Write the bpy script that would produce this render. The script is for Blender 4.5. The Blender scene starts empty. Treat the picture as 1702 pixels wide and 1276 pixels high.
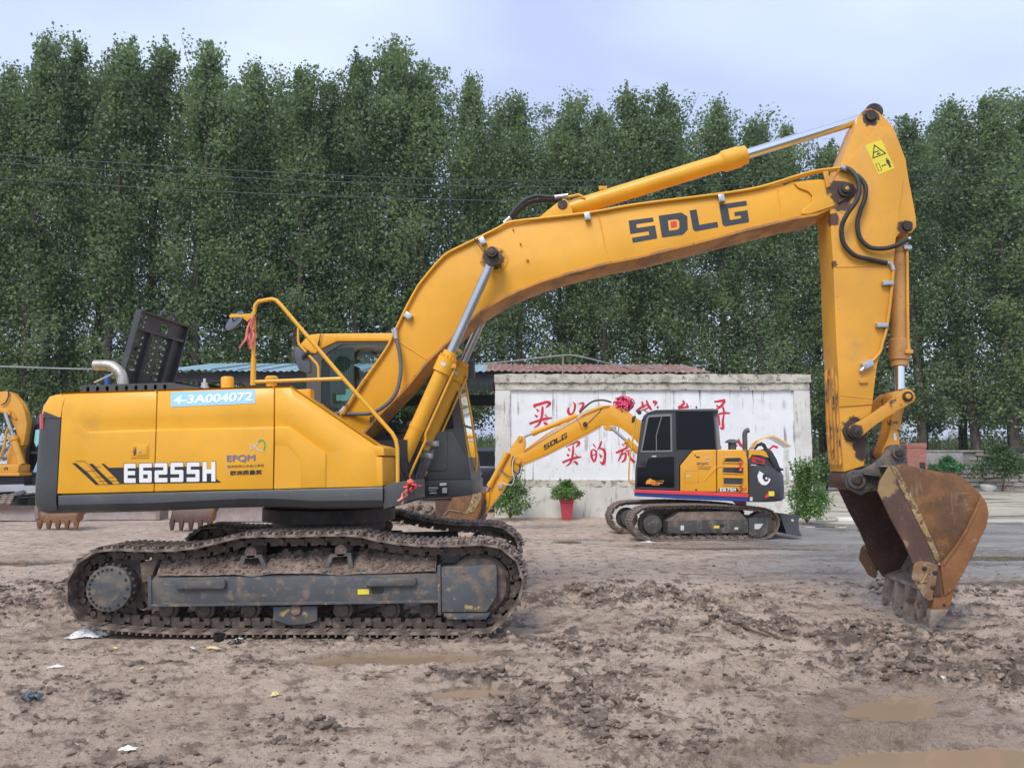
import bpy, bmesh, math, random
import numpy as np
from mathutils import Vector, Matrix
from mathutils.geometry import tessellate_polygon

# ------------------------------------------------------------------ camera, sky, sun, exposure
SC = bpy.context.scene
COL = SC.collection
CAMH = 1.72                      # eye height
F, CX, CY = 1250.0, 851.0, 638.0   # focal length and centre of the 1702 x 1276 photograph, in its pixels
PITCH = math.atan(127 / F)
cam_d = bpy.data.cameras.new('camera')
cam = bpy.data.objects.new('camera', cam_d)
COL.objects.link(cam)
cam_d.sensor_fit = 'HORIZONTAL'
cam_d.sensor_width = 36.0
cam_d.lens = 36.0 * F / 1702
cam_d.clip_end = 6000
cam_d.clip_start = 0.05
cam.location = (0, 0, CAMH)
cam.rotation_euler = (math.pi / 2 + PITCH, 0, 0)
SC.camera = cam

SUN_EL, SUN_AZ = math.radians(50), math.radians(205)     # sun behind the camera, a little to the left
world = bpy.data.worlds.new('World')
SC.world = world
world.use_nodes = True
wt = world.node_tree
wt.nodes.clear()
def wn(t, **k):
    n = wt.nodes.new(t)
    for a, b in k.items():
        setattr(n, a, b)
    return n
w_out = wn('ShaderNodeOutputWorld')
w_bg = wn('ShaderNodeBackground')
w_bg.inputs['Strength'].default_value = 0.1
w_sky = wn('ShaderNodeTexSky', sky_type='NISHITA', sun_disc=False)
w_sky.sun_elevation = SUN_EL
w_sky.sun_rotation = SUN_AZ
w_sky.air_density = 1.2
w_sky.dust_density = 2.0
w_tc = wn('ShaderNodeTexCoord')
w_map = wn('ShaderNodeMapping')
w_map.inputs['Scale'].default_value = (1.6, 1.6, 3.6)
w_map.inputs['Location'].default_value = (8.52, 3.76, 2.9)
w_no = wn('ShaderNodeTexNoise')
w_no.inputs['Scale'].default_value = 1.0
w_no.inputs['Detail'].default_value = 4.0
w_no.inputs['Roughness'].default_value = 0.45
w_no.inputs['Distortion'].default_value = 0.25
w_rmp = wn('ShaderNodeValToRGB')
w_rmp.color_ramp.elements[0].position = 0.38
w_rmp.color_ramp.elements[0].color = (3.55, 4.15, 6.0, 1)
w_rmp.color_ramp.elements[1].position = 0.62
w_rmp.color_ramp.elements[1].color = (5.3, 6.05, 7.4, 1)
w_mix = wn('ShaderNodeMixRGB')
w_mix.inputs['Fac'].default_value = 0.88
L = wt.links.new
L(w_tc.outputs['Generated'], w_map.inputs['Vector'])
L(w_map.outputs[0], w_no.inputs['Vector'])
L(w_no.outputs['Fac'], w_rmp.inputs['Fac'])
L(w_sky.outputs[0], w_mix.inputs['Color1'])
L(w_rmp.outputs[0], w_mix.inputs['Color2'])
L(w_mix.outputs[0], w_bg.inputs['Color'])
L(w_bg.outputs[0], w_out.inputs['Surface'])

sun_d = bpy.data.lights.new('sun', 'SUN')
sun_d.energy = 1.5
sun_d.angle = math.radians(25)
sun_d.color = (1.0, 0.94, 0.85)
sun = bpy.data.objects.new('sun', sun_d)
COL.objects.link(sun)
sun.location = (-8, -15, 30)
# Sky Texture: rotation 0 = +Y, clockwise seen from above
sdir = Vector((math.sin(SUN_AZ) * math.cos(SUN_EL), math.cos(SUN_AZ) * math.cos(SUN_EL), math.sin(SUN_EL)))
sun.rotation_euler = (-sdir).to_track_quat('-Z', 'Y').to_euler()
SC.view_settings.view_transform = 'Standard'
SC.view_settings.look = 'None'
SC.view_settings.gamma = 1
SC.view_settings.exposure = 0.82
SC.view_settings.use_curve_mapping = False
SC.render.engine = 'CYCLES'
SC.cycles.max_bounces = 6
SC.cycles.diffuse_bounces = 3
SC.cycles.transparent_max_bounces = 6

# ------------------------------------------------------------------ helpers
RND = random.Random(7)
CAMP = Vector((0, 0, CAMH))
def ray(px, py):
    u, v = (px - CX) / F, (CY - py) / F
    return Vector((u, math.cos(PITCH) - v * math.sin(PITCH), math.sin(PITCH) + v * math.cos(PITCH)))
def at(px, py, Y):
    r = ray(px, py)
    return CAMP + r * (Y / r.y)
def gnd(px, py, z=0.0):
    r = ray(px, py)
    return CAMP + r * ((z - CAMH) / r.z)

class Frame:
    """a measuring frame: u along the machine, v away from the road side, w up"""
    def __init__(s, o, yaw=0.0, tilt=0.0):
        s.o = Vector(o)
        h = Vector((math.cos(yaw), -math.sin(yaw), 0))
        z = Vector((0, 0, 1))
        s.e1 = h * math.cos(tilt) + z * math.sin(tilt)
        s.e2 = Vector((math.sin(yaw), math.cos(yaw), 0))
        s.e3 = z * math.cos(tilt) - h * math.sin(tilt)
    def pt(s, u, v, w):
        return s.o + s.e1 * u + s.e2 * v + s.e3 * w
    def uw(s, px, py, v):
        r = ray(px, py)
        t = (v - (CAMP - s.o).dot(s.e2)) / r.dot(s.e2)
        q = CAMP + r * t - s.o
        return (q.dot(s.e1), q.dot(s.e3))
    def on(s, px, py, v):
        r = ray(px, py)
        t = (v - (CAMP - s.o).dot(s.e2)) / r.dot(s.e2)
        return CAMP + r * t
WORLD = Frame((0, 0, 0))

def catmull(P, n=4, closed=False):
    P = [Vector(p) for p in P]
    out = []
    N = len(P)
    rng = range(N if closed else N - 1)
    for i in rng:
        if closed:
            a, b, c, d = P[(i - 1) % N], P[i], P[(i + 1) % N], P[(i + 2) % N]
        else:
            a, b, c, d = P[max(i - 1, 0)], P[i], P[i + 1], P[min(i + 2, N - 1)]
        for k in range(n):
            t = k / n
            out.append(0.5 * ((2 * b) + (c - a) * t + (2 * a - 5 * b + 4 * c - d) * t * t + (3 * b - a - 3 * c + d) * t ** 3))
    if not closed:
        out.append(P[-1])
    return out

class MB:
    def __init__(s):
        s.v, s.f = [], []
    def poly(s, pts):
        b = len(s.v)
        s.v += [Vector(p) for p in pts]
        s.f.append(list(range(b, b + len(pts))))
    def grid(s, rows):
        b = len(s.v)
        m = len(rows[0])
        for r in rows:
            s.v += [Vector(p) for p in r]
        for i in range(len(rows) - 1):
            for j in range(m - 1):
                s.f.append([b + i * m + j, b + i * m + j + 1, b + (i + 1) * m + j + 1, b + (i + 1) * m + j])
    def prism(s, fr, uw, v0, v1):
        b, n = len(s.v), len(uw)
        s.v += [fr.pt(u, v0, w) for u, w in uw] + [fr.pt(u, v1, w) for u, w in uw]
        s.f.append(list(range(b, b + n)))
        s.f.append(list(range(b + 2 * n - 1, b + n - 1, -1)))
        for i in range(n):
            j = (i + 1) % n
            s.f.append([b + i, b + n + i, b + n + j, b + j])
        return s
    def pp(s, fr, px, v0, v1):
        return s.prism(fr, [fr.uw(x, y, v0) for x, y in px], v0, v1)
    def box(s, fr, u0, u1, v0, v1, w0, w1):
        return s.prism(fr, [(u0, w0), (u1, w0), (u1, w1), (u0, w1)], v0, v1)
    def cyl(s, p0, p1, r0, r1=None, n=16):
        return s.lathe(p0, p1, [(0, r0), (1, r0 if r1 is None else r1)], n)
    def lathe(s, p0, p1, prof, n=16):
        """prof: (fraction along p0-p1, radius); closed at both ends"""
        p0, p1 = Vector(p0), Vector(p1)
        d = p1 - p0
        a = d.normalized()
        x = a.orthogonal().normalized()
        y = a.cross(x)
        b = len(s.v)
        for t, r in prof:
            for i in range(n):
                q = 2 * math.pi * i / n
                s.v.append(p0 + d * t + (x * math.cos(q) + y * math.sin(q)) * r)
        m = len(prof)
        for k in range(m - 1):
            for i in range(n):
                j = (i + 1) % n
                s.f.append([b + k * n + i, b + k * n + j, b + (k + 1) * n + j, b + (k + 1) * n + i])
        s.f.append([b + i for i in range(n - 1, -1, -1)])
        s.f.append([b + (m - 1) * n + i for i in range(n)])
        return s
    def tube(s, P, r, n=8, smooth=0):
        P = [Vector(p) for p in P]
        if smooth:
            P = catmull(P, smooth)
        P = [p for i, p in enumerate(P) if i == 0 or (p - P[i - 1]).length > 1e-5]
        rs = r if isinstance(r, (list, tuple)) else None
        b = len(s.v)
        x = None
        for i, p in enumerate(P):
            d = (P[min(i + 1, len(P) - 1)] - P[max(i - 1, 0)]).normalized()
            x = d.orthogonal().normalized() if x is None else (x - d * x.dot(d)).normalized()
            y = d.cross(x)
            k = 1.0
            if 0 < i < len(P) - 1:
                c = (P[i] - P[i - 1]).normalized().dot((P[i + 1] - P[i]).normalized())
                k = 1 / max(0.6, math.sqrt(max(0.01, (1 + c) / 2)))
            rr = (rs[0] + (rs[1] - rs[0]) * i / (len(P) - 1)) if rs else r
            for q in range(n):
                t = 2 * math.pi * q / n
                s.v.append(p + (x * math.cos(t) + y * math.sin(t)) * rr * (k if not rs else 1))
        for i in range(len(P) - 1):
            for q in range(n):
                j = (q + 1) % n
                s.f.append([b + i * n + q, b + i * n + j, b + (i + 1) * n + j, b + (i + 1) * n + q])
        s.f.append([b + q for q in range(n - 1, -1, -1)])
        s.f.append([b + (len(P) - 1) * n + q for q in range(n)])
        return s
    def tess(s, loops):
        """flat polygon with holes"""
        b = len(s.v)
        fl = [Vector(p) for l in loops for p in l]
        for t in tessellate_polygon([[Vector(p) for p in l] for l in loops]):
            s.f.append([b + i for i in t])
        s.v += fl
    def solid_tess(s, fr, loops, v0, v1):
        """plate with holes: loops of (u, w)"""
        A = [[fr.pt(u, v0, w) for u, w in l] for l in loops]
        B = [[fr.pt(u, v1, w) for u, w in l] for l in loops]
        s.tess(A)
        s.tess(B)
        for a, c in zip(A, B):
            for i in range(len(a)):
                j = (i + 1) % len(a)
                s.poly([a[i], c[i], c[j], a[j]])
    def build(s, name, mat, parent=None, bevel=0.0, smooth=40, seg=2, label=None, fix=True, merge=0.0):
        off = Vector((0, 0, 0))
        p = parent
        while p is not None:
            off += p.location
            p = p.parent
        me = bpy.data.meshes.new(name)
        me.from_pydata([v - off for v in s.v], [], s.f)
        if fix or bevel:
            bm = bmesh.new()
            bm.from_mesh(me)
            if merge:
                bmesh.ops.remove_doubles(bm, verts=bm.verts, dist=merge)
            bmesh.ops.recalc_face_normals(bm, faces=bm.faces)
            if bevel:
                ed = [e for e in bm.edges if len(e.link_faces) == 2 and e.calc_face_angle(0) > math.radians(32)]
                bmesh.ops.bevel(bm, geom=ed, offset=bevel, segments=seg, profile=0.6, affect='EDGES', clamp_overlap=True)
            bm.to_mesh(me)
            bm.free()
        me.materials.append(mat)
        if smooth:
            me.shade_smooth()
            me.set_sharp_from_angle(angle=math.radians(smooth))
        o = bpy.data.objects.new(name, me)
        COL.objects.link(o)
        if parent is not None:
            o.parent = parent
        if label:
            o['label'] = label
        return o

def tag(o, label=None, cat=None, group=None, kind=None):
    if label: o['label'] = label
    if cat: o['category'] = cat
    if group: o['group'] = group
    if kind: o['kind'] = kind
    return o
def empty(name, loc, label=None, cat=None, group=None, kind=None, parent=None):
    o = bpy.data.objects.new(name, None)
    COL.objects.link(o)
    o.location = loc
    o.empty_display_size = 0.2
    if parent: o.parent = parent
    return tag(o, label, cat, group, kind)
def copy_obj(o, parent=None):
    c = o.copy()
    COL.objects.link(c)
    c.parent = parent
    return c

def text_mesh(body, fr, x0, y0, x1, y1, v, name, mat, parent, bold=0.0, label=None):
    """flat print: the words fitted between pixel (x0, y1) and (x1, y0) on the plane v of a frame"""
    cu = bpy.data.curves.new('print', 'FONT')
    cu.body = body
    ob = bpy.data.objects.new('print', cu)
    COL.objects.link(ob)
    dg = bpy.context.evaluated_depsgraph_get()
    me = bpy.data.meshes.new_from_object(ob.evaluated_get(dg))
    bpy.data.objects.remove(ob)
    bpy.data.curves.remove(cu)
    co = np.empty(len(me.vertices) * 3, np.float32)
    me.vertices.foreach_get('co', co)
    co = co.reshape(-1, 3)
    mb = MB()
    if len(co):
        lo, hi = co.min(0), co.max(0)
        a, b = fr.uw(x0, y1, v), fr.uw(x1, y0, v)
        for q, (bx, by) in enumerate([(0, 0)] + ([(-bold, 0), (bold, 0), (0, bold), (0, -bold)] if bold else [])):   # overlaid copies thicken the strokes
            k0 = len(mb.v)
            for c in co:
                tx, ty = (c[0] + bx - lo[0]) / max(hi[0] - lo[0], 1e-6), (c[1] + by - lo[1]) / max(hi[1] - lo[1], 1e-6)
                mb.v.append(fr.pt(a[0] + (b[0] - a[0]) * tx, v - .0003 * q, a[1] + (b[1] - a[1]) * ty))
            mb.f += [[k0 + i for i in p.vertices] for p in me.polygons]
    bpy.data.meshes.remove(me)
    return mb.build(name, mat, parent, smooth=0, fix=False, label=label)

GLYPH = {
 'S': [[(0,1),(.97,1),(.97,.8),(.28,.8),(.28,.62),(1,.62),(1,0),(.05,0),(.05,.22),(.72,.22),(.72,.4),(0,.4)]],
 'D': [[(0,1),(.8,1),(1,.8),(1,.2),(.8,0),(0,0)],[(.3,.74),(.62,.74),(.7,.66),(.7,.34),(.62,.26),(.3,.26)]],
 'L': [[(0,1),(.28,1),(.28,.26),(1,.26),(1,0),(.08,0),(0,.1)]],
 'G': [[(.05,1),(1,1),(1,.78),(.3,.78),(.3,.24),(.72,.24),(.72,.38),(.5,.38),(.5,.56),(1,.56),(1,0),(.08,0),(0,.1),(0,.92)]],
 'E': [[(.06,1),(1,1),(1,.76),(.32,.76),(.32,.62),(.95,.62),(.95,.4),(.32,.4),(.32,.24),(1,.24),(1,0),(.06,0),(0,.05),(0,.95)]],
 '6': [[(.06,1),(1,1),(1,.78),(.32,.78),(.32,.62),(.94,.62),(1,.56),(1,.05),(.94,0),(.06,0),(0,.05),(0,.95)],[(.32,.42),(.68,.42),(.68,.22),(.32,.22)]],
 '2': [[(0,1),(.94,1),(1,.95),(1,.45),(.94,.4),(.32,.4),(.32,.23),(1,.23),(1,0),(.06,0),(0,.05),(0,.57),(.06,.62),(.68,.62),(.68,.78),(0,.78)]],
 '5': [[(.06,1),(1,1),(1,.78),(.32,.78),(.32,.62),(.94,.62),(1,.57),(1,.05),(.94,0),(0,0),(0,.22),(.68,.22),(.68,.4),(0,.4),(0,.95)]],
 '7': [[(0,1),(1,1),(1,.72),(.55,0),(.2,0),(.65,.76),(0,.76)]],
 'H': [[(0,1),(.32,1),(.32,.62),(.68,.62),(.68,1),(1,1),(1,0),(.68,0),(.68,.4),(.32,.4),(.32,0),(0,0)]],
}
def glyph(mb, fr, ch, quad, v):
    """block letter in the pixel quad TL, TR, BR, BL on plane v"""
    TL, TR, BR, BL = [Vector(fr.on(x, y, v)) for x, y in quad]
    f = lambda x, y: (BL * (1 - x) + BR * x) * (1 - y) + (TL * (1 - x) + TR * x) * y
    mb.tess([[f(x, y) for x, y in l] for l in GLYPH[ch]])
def flat_px(fr, px, v, name, mat, parent, label=None):
    mb = MB()
    mb.tess([[fr.on(x, y, v) for x, y in px]])
    return mb.build(name, mat, parent, smooth=0, fix=False, label=label)
def circ(cx, cy, r, n=20, ry=None, a0=0.0):
    ry = r if ry is None else ry
    return [(cx + r * math.cos(a0 + 2 * math.pi * i / n), cy + ry * math.sin(a0 + 2 * math.pi * i / n)) for i in range(n)]

# ------------------------------------------------------------------ materials
def mat(name, base, rough=0.5, metal=0.0, layers=(), bump=None, spec=0.5, coat=0.0, rvar=0.0, var=0.06, varscale=1.5, spots=None, streak=None):
    """procedural material: base colour, soft value variation, threshold-noise layers (scale, lo, hi, colour, rough, stretch), bump (scale, strength)"""
    m = bpy.data.materials.new(name)
    m.use_nodes = True
    nt = m.node_tree
    B = nt.nodes['Principled BSDF']
    B.inputs['Metallic'].default_value = metal
    B.inputs['Specular IOR Level'].default_value = spec
    if coat:
        B.inputs['Coat Weight'].default_value = coat
        B.inputs['Coat Roughness'].default_value = 0.12
    K = nt.links.new
    tc = nt.nodes.new('ShaderNodeTexCoord')
    def noise(scale, stretch=None, detail=5.0, rgh=0.6):
        n = nt.nodes.new('ShaderNodeTexNoise')
        n.inputs['Scale'].default_value = scale
        n.inputs['Detail'].default_value = detail
        n.inputs['Roughness'].default_value = rgh
        if stretch:
            mp = nt.nodes.new('ShaderNodeMapping')
            mp.inputs['Scale'].default_value = stretch
            K(tc.outputs['Object'], mp.inputs['Vector'])
            K(mp.outputs[0], n.inputs['Vector'])
        else:
            K(tc.outputs['Object'], n.inputs['Vector'])
        return n.outputs['Fac']
    def mapr(src, a, b, c=0.0, d=1.0):
        n = nt.nodes.new('ShaderNodeMapRange')
        n.interpolation_type = 'SMOOTHSTEP'
        n.inputs[1].default_value, n.inputs[2].default_value = a, b
        n.inputs[3].default_value, n.inputs[4].default_value = c, d
        K(src, n.inputs[0])
        return n.outputs[0]
    def mixc(fac, c1, c2):
        n = nt.nodes.new('ShaderNodeMixRGB')
        K(fac, n.inputs['Fac'])
        for c, i in ((c1, 'Color1'), (c2, 'Color2')):
            if isinstance(c, tuple):
                n.inputs[i].default_value = (*c, 1)
            else:
                K(c, n.inputs[i])
        return n.outputs[0]
    def mixf(fac, a, b):
        n = nt.nodes.new('ShaderNodeMix')
        K(fac, n.inputs[0])
        for c, i in ((a, 2), (b, 3)):
            if isinstance(c, (int, float)):
                n.inputs[i].default_value = c
            else:
                K(c, n.inputs[i])
        return n.outputs[0]
    lo = tuple(c * (1 - var) for c in base)
    hi = tuple(min(1, c * (1 + var)) for c in base)
    col = mixc(mapr(noise(varscale), .35, .65), lo, hi)
    rg = rough
    if rvar:
        rg = mixf(mapr(noise(varscale * 2.3), .3, .7), rough - rvar, rough + rvar)
    for ly in layers:
        sc, a, b, c, r = ly[:5]
        st = ly[5] if len(ly) > 5 else None
        fac = mapr(noise(sc, st, 6.0, 0.65), a, b)
        if len(ly) > 6:                       # second noise gates where the layer may sit
            g = nt.nodes.new('ShaderNodeMath'); g.operation = 'MULTIPLY'
            K(fac, g.inputs[0]); K(mapr(noise(ly[6]), .45, .6), g.inputs[1])
            fac = g.outputs[0]
        col = mixc(fac, col, c)
        rg = mixf(fac, rg, r)
    for (P, r, c, rr) in (spots or ()):
        d = nt.nodes.new('ShaderNodeVectorMath'); d.operation = 'DISTANCE'
        K(tc.outputs['Object'], d.inputs[0]); d.inputs[1].default_value = P
        nn = nt.nodes.new('ShaderNodeMath'); nn.operation = 'MULTIPLY_ADD'
        K(noise(14.0), nn.inputs[0]); nn.inputs[1].default_value = r * 1.5; nn.inputs[2].default_value = -r * 0.75
        ad = nt.nodes.new('ShaderNodeMath'); ad.operation = 'ADD'
        K(d.outputs['Value'], ad.inputs[0]); K(nn.outputs[0], ad.inputs[1])
        fac = mapr(ad.outputs[0], r * 0.75, r * 1.05, 1.0, 0.0)
        col = mixc(fac, col, c)
        rg = mixf(fac, rg, rr)
    if isinstance(col, tuple): B.inputs['Base Color'].default_value = (*col, 1)
    else: K(col, B.inputs['Base Color'])
    if isinstance(rg, (int, float)): B.inputs['Roughness'].default_value = rg
    else: K(rg, B.inputs['Roughness'])
    if bump:
        bn = nt.nodes.new('ShaderNodeBump')
        bn.inputs['Strength'].default_value = bump[1]
        bn.inputs['Distance'].default_value = bump[2] if len(bump) > 2 else 0.02
        K(noise(bump[0], None, 8.0, 0.65), bn.inputs['Height'])
        K(bn.outputs[0], B.inputs['Normal'])
    return m

YEL = (0.79, 0.39, 0.028)
DIRT = (0.30, 0.20, 0.13)
M = {}
M['yellow'] = mat('yellow_paint', YEL, 0.36, coat=0.1, spec=.4, rvar=.08, var=.05,
    layers=[(2.2, .56, .85, (.62, .31, .045), .5), (38, .69, .74, (.16, .08, .035), .7, None, 3.0), (9, .60, .8, (.60, .37, .12), .6, (1, 1, .25)), (5, .58, .75, (.62, .40, .15), .62, (1.2, 1, .5), 1.3), (70, .68, .72, (.30, .19, .10), .7, None, 2.2)])
M['yellow_old'] = mat('weathered_yellow_paint', (.66, .31, .035), 0.42, coat=0.1, rvar=.1, var=.07,
    layers=[(2.5, .5, .8, (.52, .27, .07), .55), (26, .66, .71, (.10, .05, .03), .75, None, 2.4), (60, .68, .72, (.13, .07, .04), .75, None, 4.0), (5, .6, .75, (.56, .36, .16), .65, (1.5, 1.5, .3))])
M['yellow_chip'] = mat('chipped_yellow_paint', (.62, .29, .035), 0.5, var=.08,
    layers=[(9, .48, .6, (.34, .16, .05), .7, (1.5, 1, .35)), (18, .56, .62, (.09, .05, .035), .8, (1.5, 1, .5))])
M['charcoal'] = mat('charcoal_paint', (.062, .066, .070), 0.42, rvar=.08, var=.12,
    layers=[(34, .67, .70, (.22, .215, .20), .6, (.25, 1, 1.5), 1.2), (7, .55, .8, (.12, .115, .105), .65), (55, .69, .72, (.28, .28, .27), .6, (1, 1, .15), 2.0)])
M['black'] = mat('black_paint', (.022, .023, .025), 0.45, var=.15, layers=[(6, .58, .8, (.06, .055, .05), .7)])
M['dark_plastic'] = mat('grey_plastic', (.085, .09, .105), 0.5, var=.1)
M['rubber'] = mat('black_rubber', (.028, .028, .03), 0.55, var=.2, layers=[(20, .55, .75, (.09, .08, .07), .8)])
M['grease'] = mat('greasy_steel', (.045, .035, .03), 0.45, .3, var=.3, layers=[(12, .5, .7, (.11, .075, .05), .6)], bump=(30, .3))
M['steel'] = mat('zinc_steel', (.55, .56, .58), 0.35, .8, var=.1, layers=[(20, .6, .75, (.3, .25, .2), .6)])
M['chrome'] = mat('chromed_rod', (.75, .78, .82), 0.08, 1.0, var=.03)
M['rod_dull'] = mat('dull_rod', (.50, .52, .56), 0.22, .9, var=.05)
M['track'] = mat('muddy_track_steel', (.145, .108, .09), 0.62, .15, var=.2, varscale=4,
    layers=[(7, .42, .62, (.33, .26, .215), .85), (16, .56, .7, (.10, .075, .062), .6)], bump=(45, .55, .02))
M['chain'] = mat('dark_track_chain', (.10, .077, .065), 0.55, .25, var=.25, varscale=5,
    layers=[(9, .5, .68, (.22, .165, .135), .85)], bump=(50, .4))
M['frame'] = mat('scratched_grey_frame', (.082, .090, .097), 0.5, .1, var=.12,
    layers=[(2.5, .46, .68, (.17, .142, .118), .85, (1, 1, 1.8)), (11, .52, .66, (.21, .165, .13), .85), (30, .64, .68, (.36, .33, .24), .6, (.2, 1, 1.6), 2.5), (75, .66, .7, (.30, .28, .22), .6, (1, 1, .25), 3.2)], bump=(60, .15))
M['guard'] = mat('worn_grey_guard', (.085, .095, .105), 0.5, .1, var=.12,
    layers=[(4, .48, .66, (.24, .17, .11), .8), (9, .56, .63, (.55, .38, .14), .7, (1, 1, 1.4), 1.7), (14, .62, .68, (.12, .06, .03), .8)])
M['mudcake'] = mat('caked_mud', (.25, .185, .15), 0.9, var=.2, varscale=5, layers=[(12, .5, .68, (.36, .285, .235), .95), (25, .6, .72, (.14, .10, .08), .8)], bump=(35, .9, .04))
M['rust'] = mat('rusty_bucket_steel', (.20, .092, .034), 0.52, .15, var=.3, varscale=2.2, rvar=.12,
    layers=[(2.0, .42, .66, (.105, .058, .038), .6), (3.5, .52, .70, (.27, .125, .038), .55), (30, .54, .70, (.30, .165, .07), .6, (.18, 1, .8), 1.6), (9, .58, .72, (.28, .19, .12), .75, (1, 1, .3)), (48, .60, .70, (.065, .042, .032), .7), (90, .64, .72, (.36, .24, .14), .7)], bump=(60, .3))
M['rust_dark'] = mat('dark_brown_steel', (.085, .042, .032), 0.55, .1, var=.2, layers=[(5, .5, .7, (.14, .08, .055), .7), (22, .6, .7, (.20, .14, .10), .8)], bump=(50, .2))
M['rust_orange'] = mat('orange_rust_steel', (.26, .115, .042), 0.6, .1, var=.2, varscale=3, layers=[(6, .5, .7, (.17, .075, .035), .65), (14, .58, .7, (.34, .22, .14), .75, (.6, 1, 1))], bump=(45, .25))
M['worn_yellow'] = mat('worn_yellow_on_rust', (.30, .21, .10), 0.75, var=.2, varscale=6, layers=[(14, .50, .56, (.13, .07, .045), .7), (25, .56, .62, (.45, .34, .17), .75)], bump=(40, .3))
M['tooth'] = mat('worn_tooth_steel', (.30, .25, .215), 0.6, .25, var=.2, varscale=6, layers=[(9, .5, .68, (.15, .085, .05), .7), (16, .58, .7, (.36, .31, .27), .7)], bump=(40, .35))
M['inside'] = mat('muddy_bucket_inside', (.21, .165, .145), 0.75, var=.25, varscale=4, layers=[(5, .5, .66, (.10, .06, .05), .6), (15, .55, .7, (.32, .265, .235), .85)], bump=(30, .5))
M['white'] = mat('white_print', (.80, .80, .80), 0.45, var=.02)
M['ink'] = mat('black_print', (.022, .023, .027), 0.45, var=.05)
M['navyink'] = mat('dark_grey_print', (.040, .044, .055), 0.4, var=.06, layers=[(60, .68, .72, (.4, .22, .05), .5, None, 4.0)])
M['redink'] = mat('red_print', (.72, .05, .06), 0.45, var=.05)
M['blueink'] = mat('blue_print', (.015, .055, .27), 0.4, var=.05)
M['navy'] = mat('navy_print', (.018, .028, .12), 0.4, var=.05)
M['efqm'] = mat('grey_violet_print', (.17, .165, .24), 0.5, var=.05)
M['greenink'] = mat('green_print', (.05, .40, .09), 0.5)
M['silverink'] = mat('silver_print', (.62, .60, .58), 0.4)
M['sticker'] = mat('pale_blue_sticker', (.27, .53, .80), 0.5, var=.04)
M['stickertxt'] = mat('light_blue_print', (.72, .85, .95), 0.5, var=.02)
M['warn'] = mat('yellow_warning_sticker', (.80, .66, .05), 0.5, var=.06)
M['pink'] = mat('red_ribbon_cloth', (.78, .11, .10), 0.75, var=.15, varscale=8)
M['ribpale'] = mat('faded_pink_ribbon_cloth', (.80, .24, .19), 0.8, var=.15, varscale=8)
M['magenta'] = mat('pink_rosette_cloth', (.72, .06, .15), 0.7, var=.2, varscale=9)
M['taillight'] = mat('red_tail_light', (.55, .02, .03), 0.25, coat=.5)
M['exhaust'] = mat('heat_stained_exhaust_steel', (.50, .46, .40), 0.38, .65, var=.15, varscale=6, layers=[(5, .5, .66, (.34, .25, .14), .5), (16, .55, .7, (.62, .60, .56), .5)])
M['mirror_back'] = mat('grey_mirror_plastic', (.085, .09, .11), 0.45, var=.08)
M['curtain'] = mat('grey_green_curtain', (.17, .22, .21), 0.85, var=.1)
M['seat'] = mat('dark_cab_lining', (.028, .030, .032), 0.8, var=.2)
M['papersheet'] = mat('pale_cyan_card', (.30, .62, .62), 0.6, var=.05)
def glass(name, tint, rough=0.03, trans=0.75):
    m = bpy.data.materials.new(name)
    m.use_nodes = True
    nt = m.node_tree
    B = nt.nodes['Principled BSDF']
    nt.nodes.remove(B)
    g = nt.nodes.new('ShaderNodeBsdfGlossy'); g.inputs['Roughness'].default_value = rough
    g.inputs['Color'].default_value = (.9, .95, .95, 1)
    t = nt.nodes.new('ShaderNodeBsdfTransparent'); t.inputs['Color'].default_value = (*tint, 1)
    f = nt.nodes.new('ShaderNodeFresnel'); f.inputs['IOR'].default_value = 1.5
    x = nt.nodes.new('ShaderNodeMixShader')
    nt.links.new(f.outputs[0], x.inputs[0]); nt.links.new(t.outputs[0], x.inputs[1]); nt.links.new(g.outputs[0], x.inputs[2])
    nt.links.new(x.outputs[0], nt.nodes['Material Output'].inputs['Surface'])
    return m
M['glass'] = glass('green_tinted_glass', (.50, .66, .64))
M['tint'] = glass('black_tinted_glass', (.07, .08, .09), .04)
M['mirror'] = mat('mirror_glass', (.8, .82, .85), 0.03, 1.0)
# ------------------------------------------------------------------ ground
def vnoise(x, y, seed=0):
    xi = np.floor(x).astype(np.int64); yi = np.floor(y).astype(np.int64)
    fx = x - xi; fy = y - yi
    fx = fx * fx * fx * (fx * (fx * 6 - 15) + 10); fy = fy * fy * fy * (fy * (fy * 6 - 15) + 10)
    def h(a, b):
        n = (a * 374761393 + b * 668265263 + seed * 974634777) & 0xffffffff
        n = ((n ^ (n >> 13)) * 1274126177) & 0xffffffff
        n = n ^ (n >> 16)
        return (n & 0xffff) / 65535.0
    a, b, c, d = h(xi, yi), h(xi + 1, yi), h(xi, yi + 1), h(xi + 1, yi + 1)
    return (a * (1 - fx) + b * fx) * (1 - fy) + (c * (1 - fx) + d * fx) * fy
def fbm(x, y, o=4, seed=0, gain=.5):
    s = np.zeros_like(x); a = 1.0; t = 0.0
    for i in range(o):
        s += a * vnoise(x * 2 ** i + 17.3 * i, y * 2 ** i + 9.1 * i, seed + i); t += a; a *= gain
    return s / t
def sst(a, b, x):
    t = np.clip((x - a) / (b - a), 0, 1)
    return t * t * (3 - 2 * t)
WATER_Z = -0.045
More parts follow.
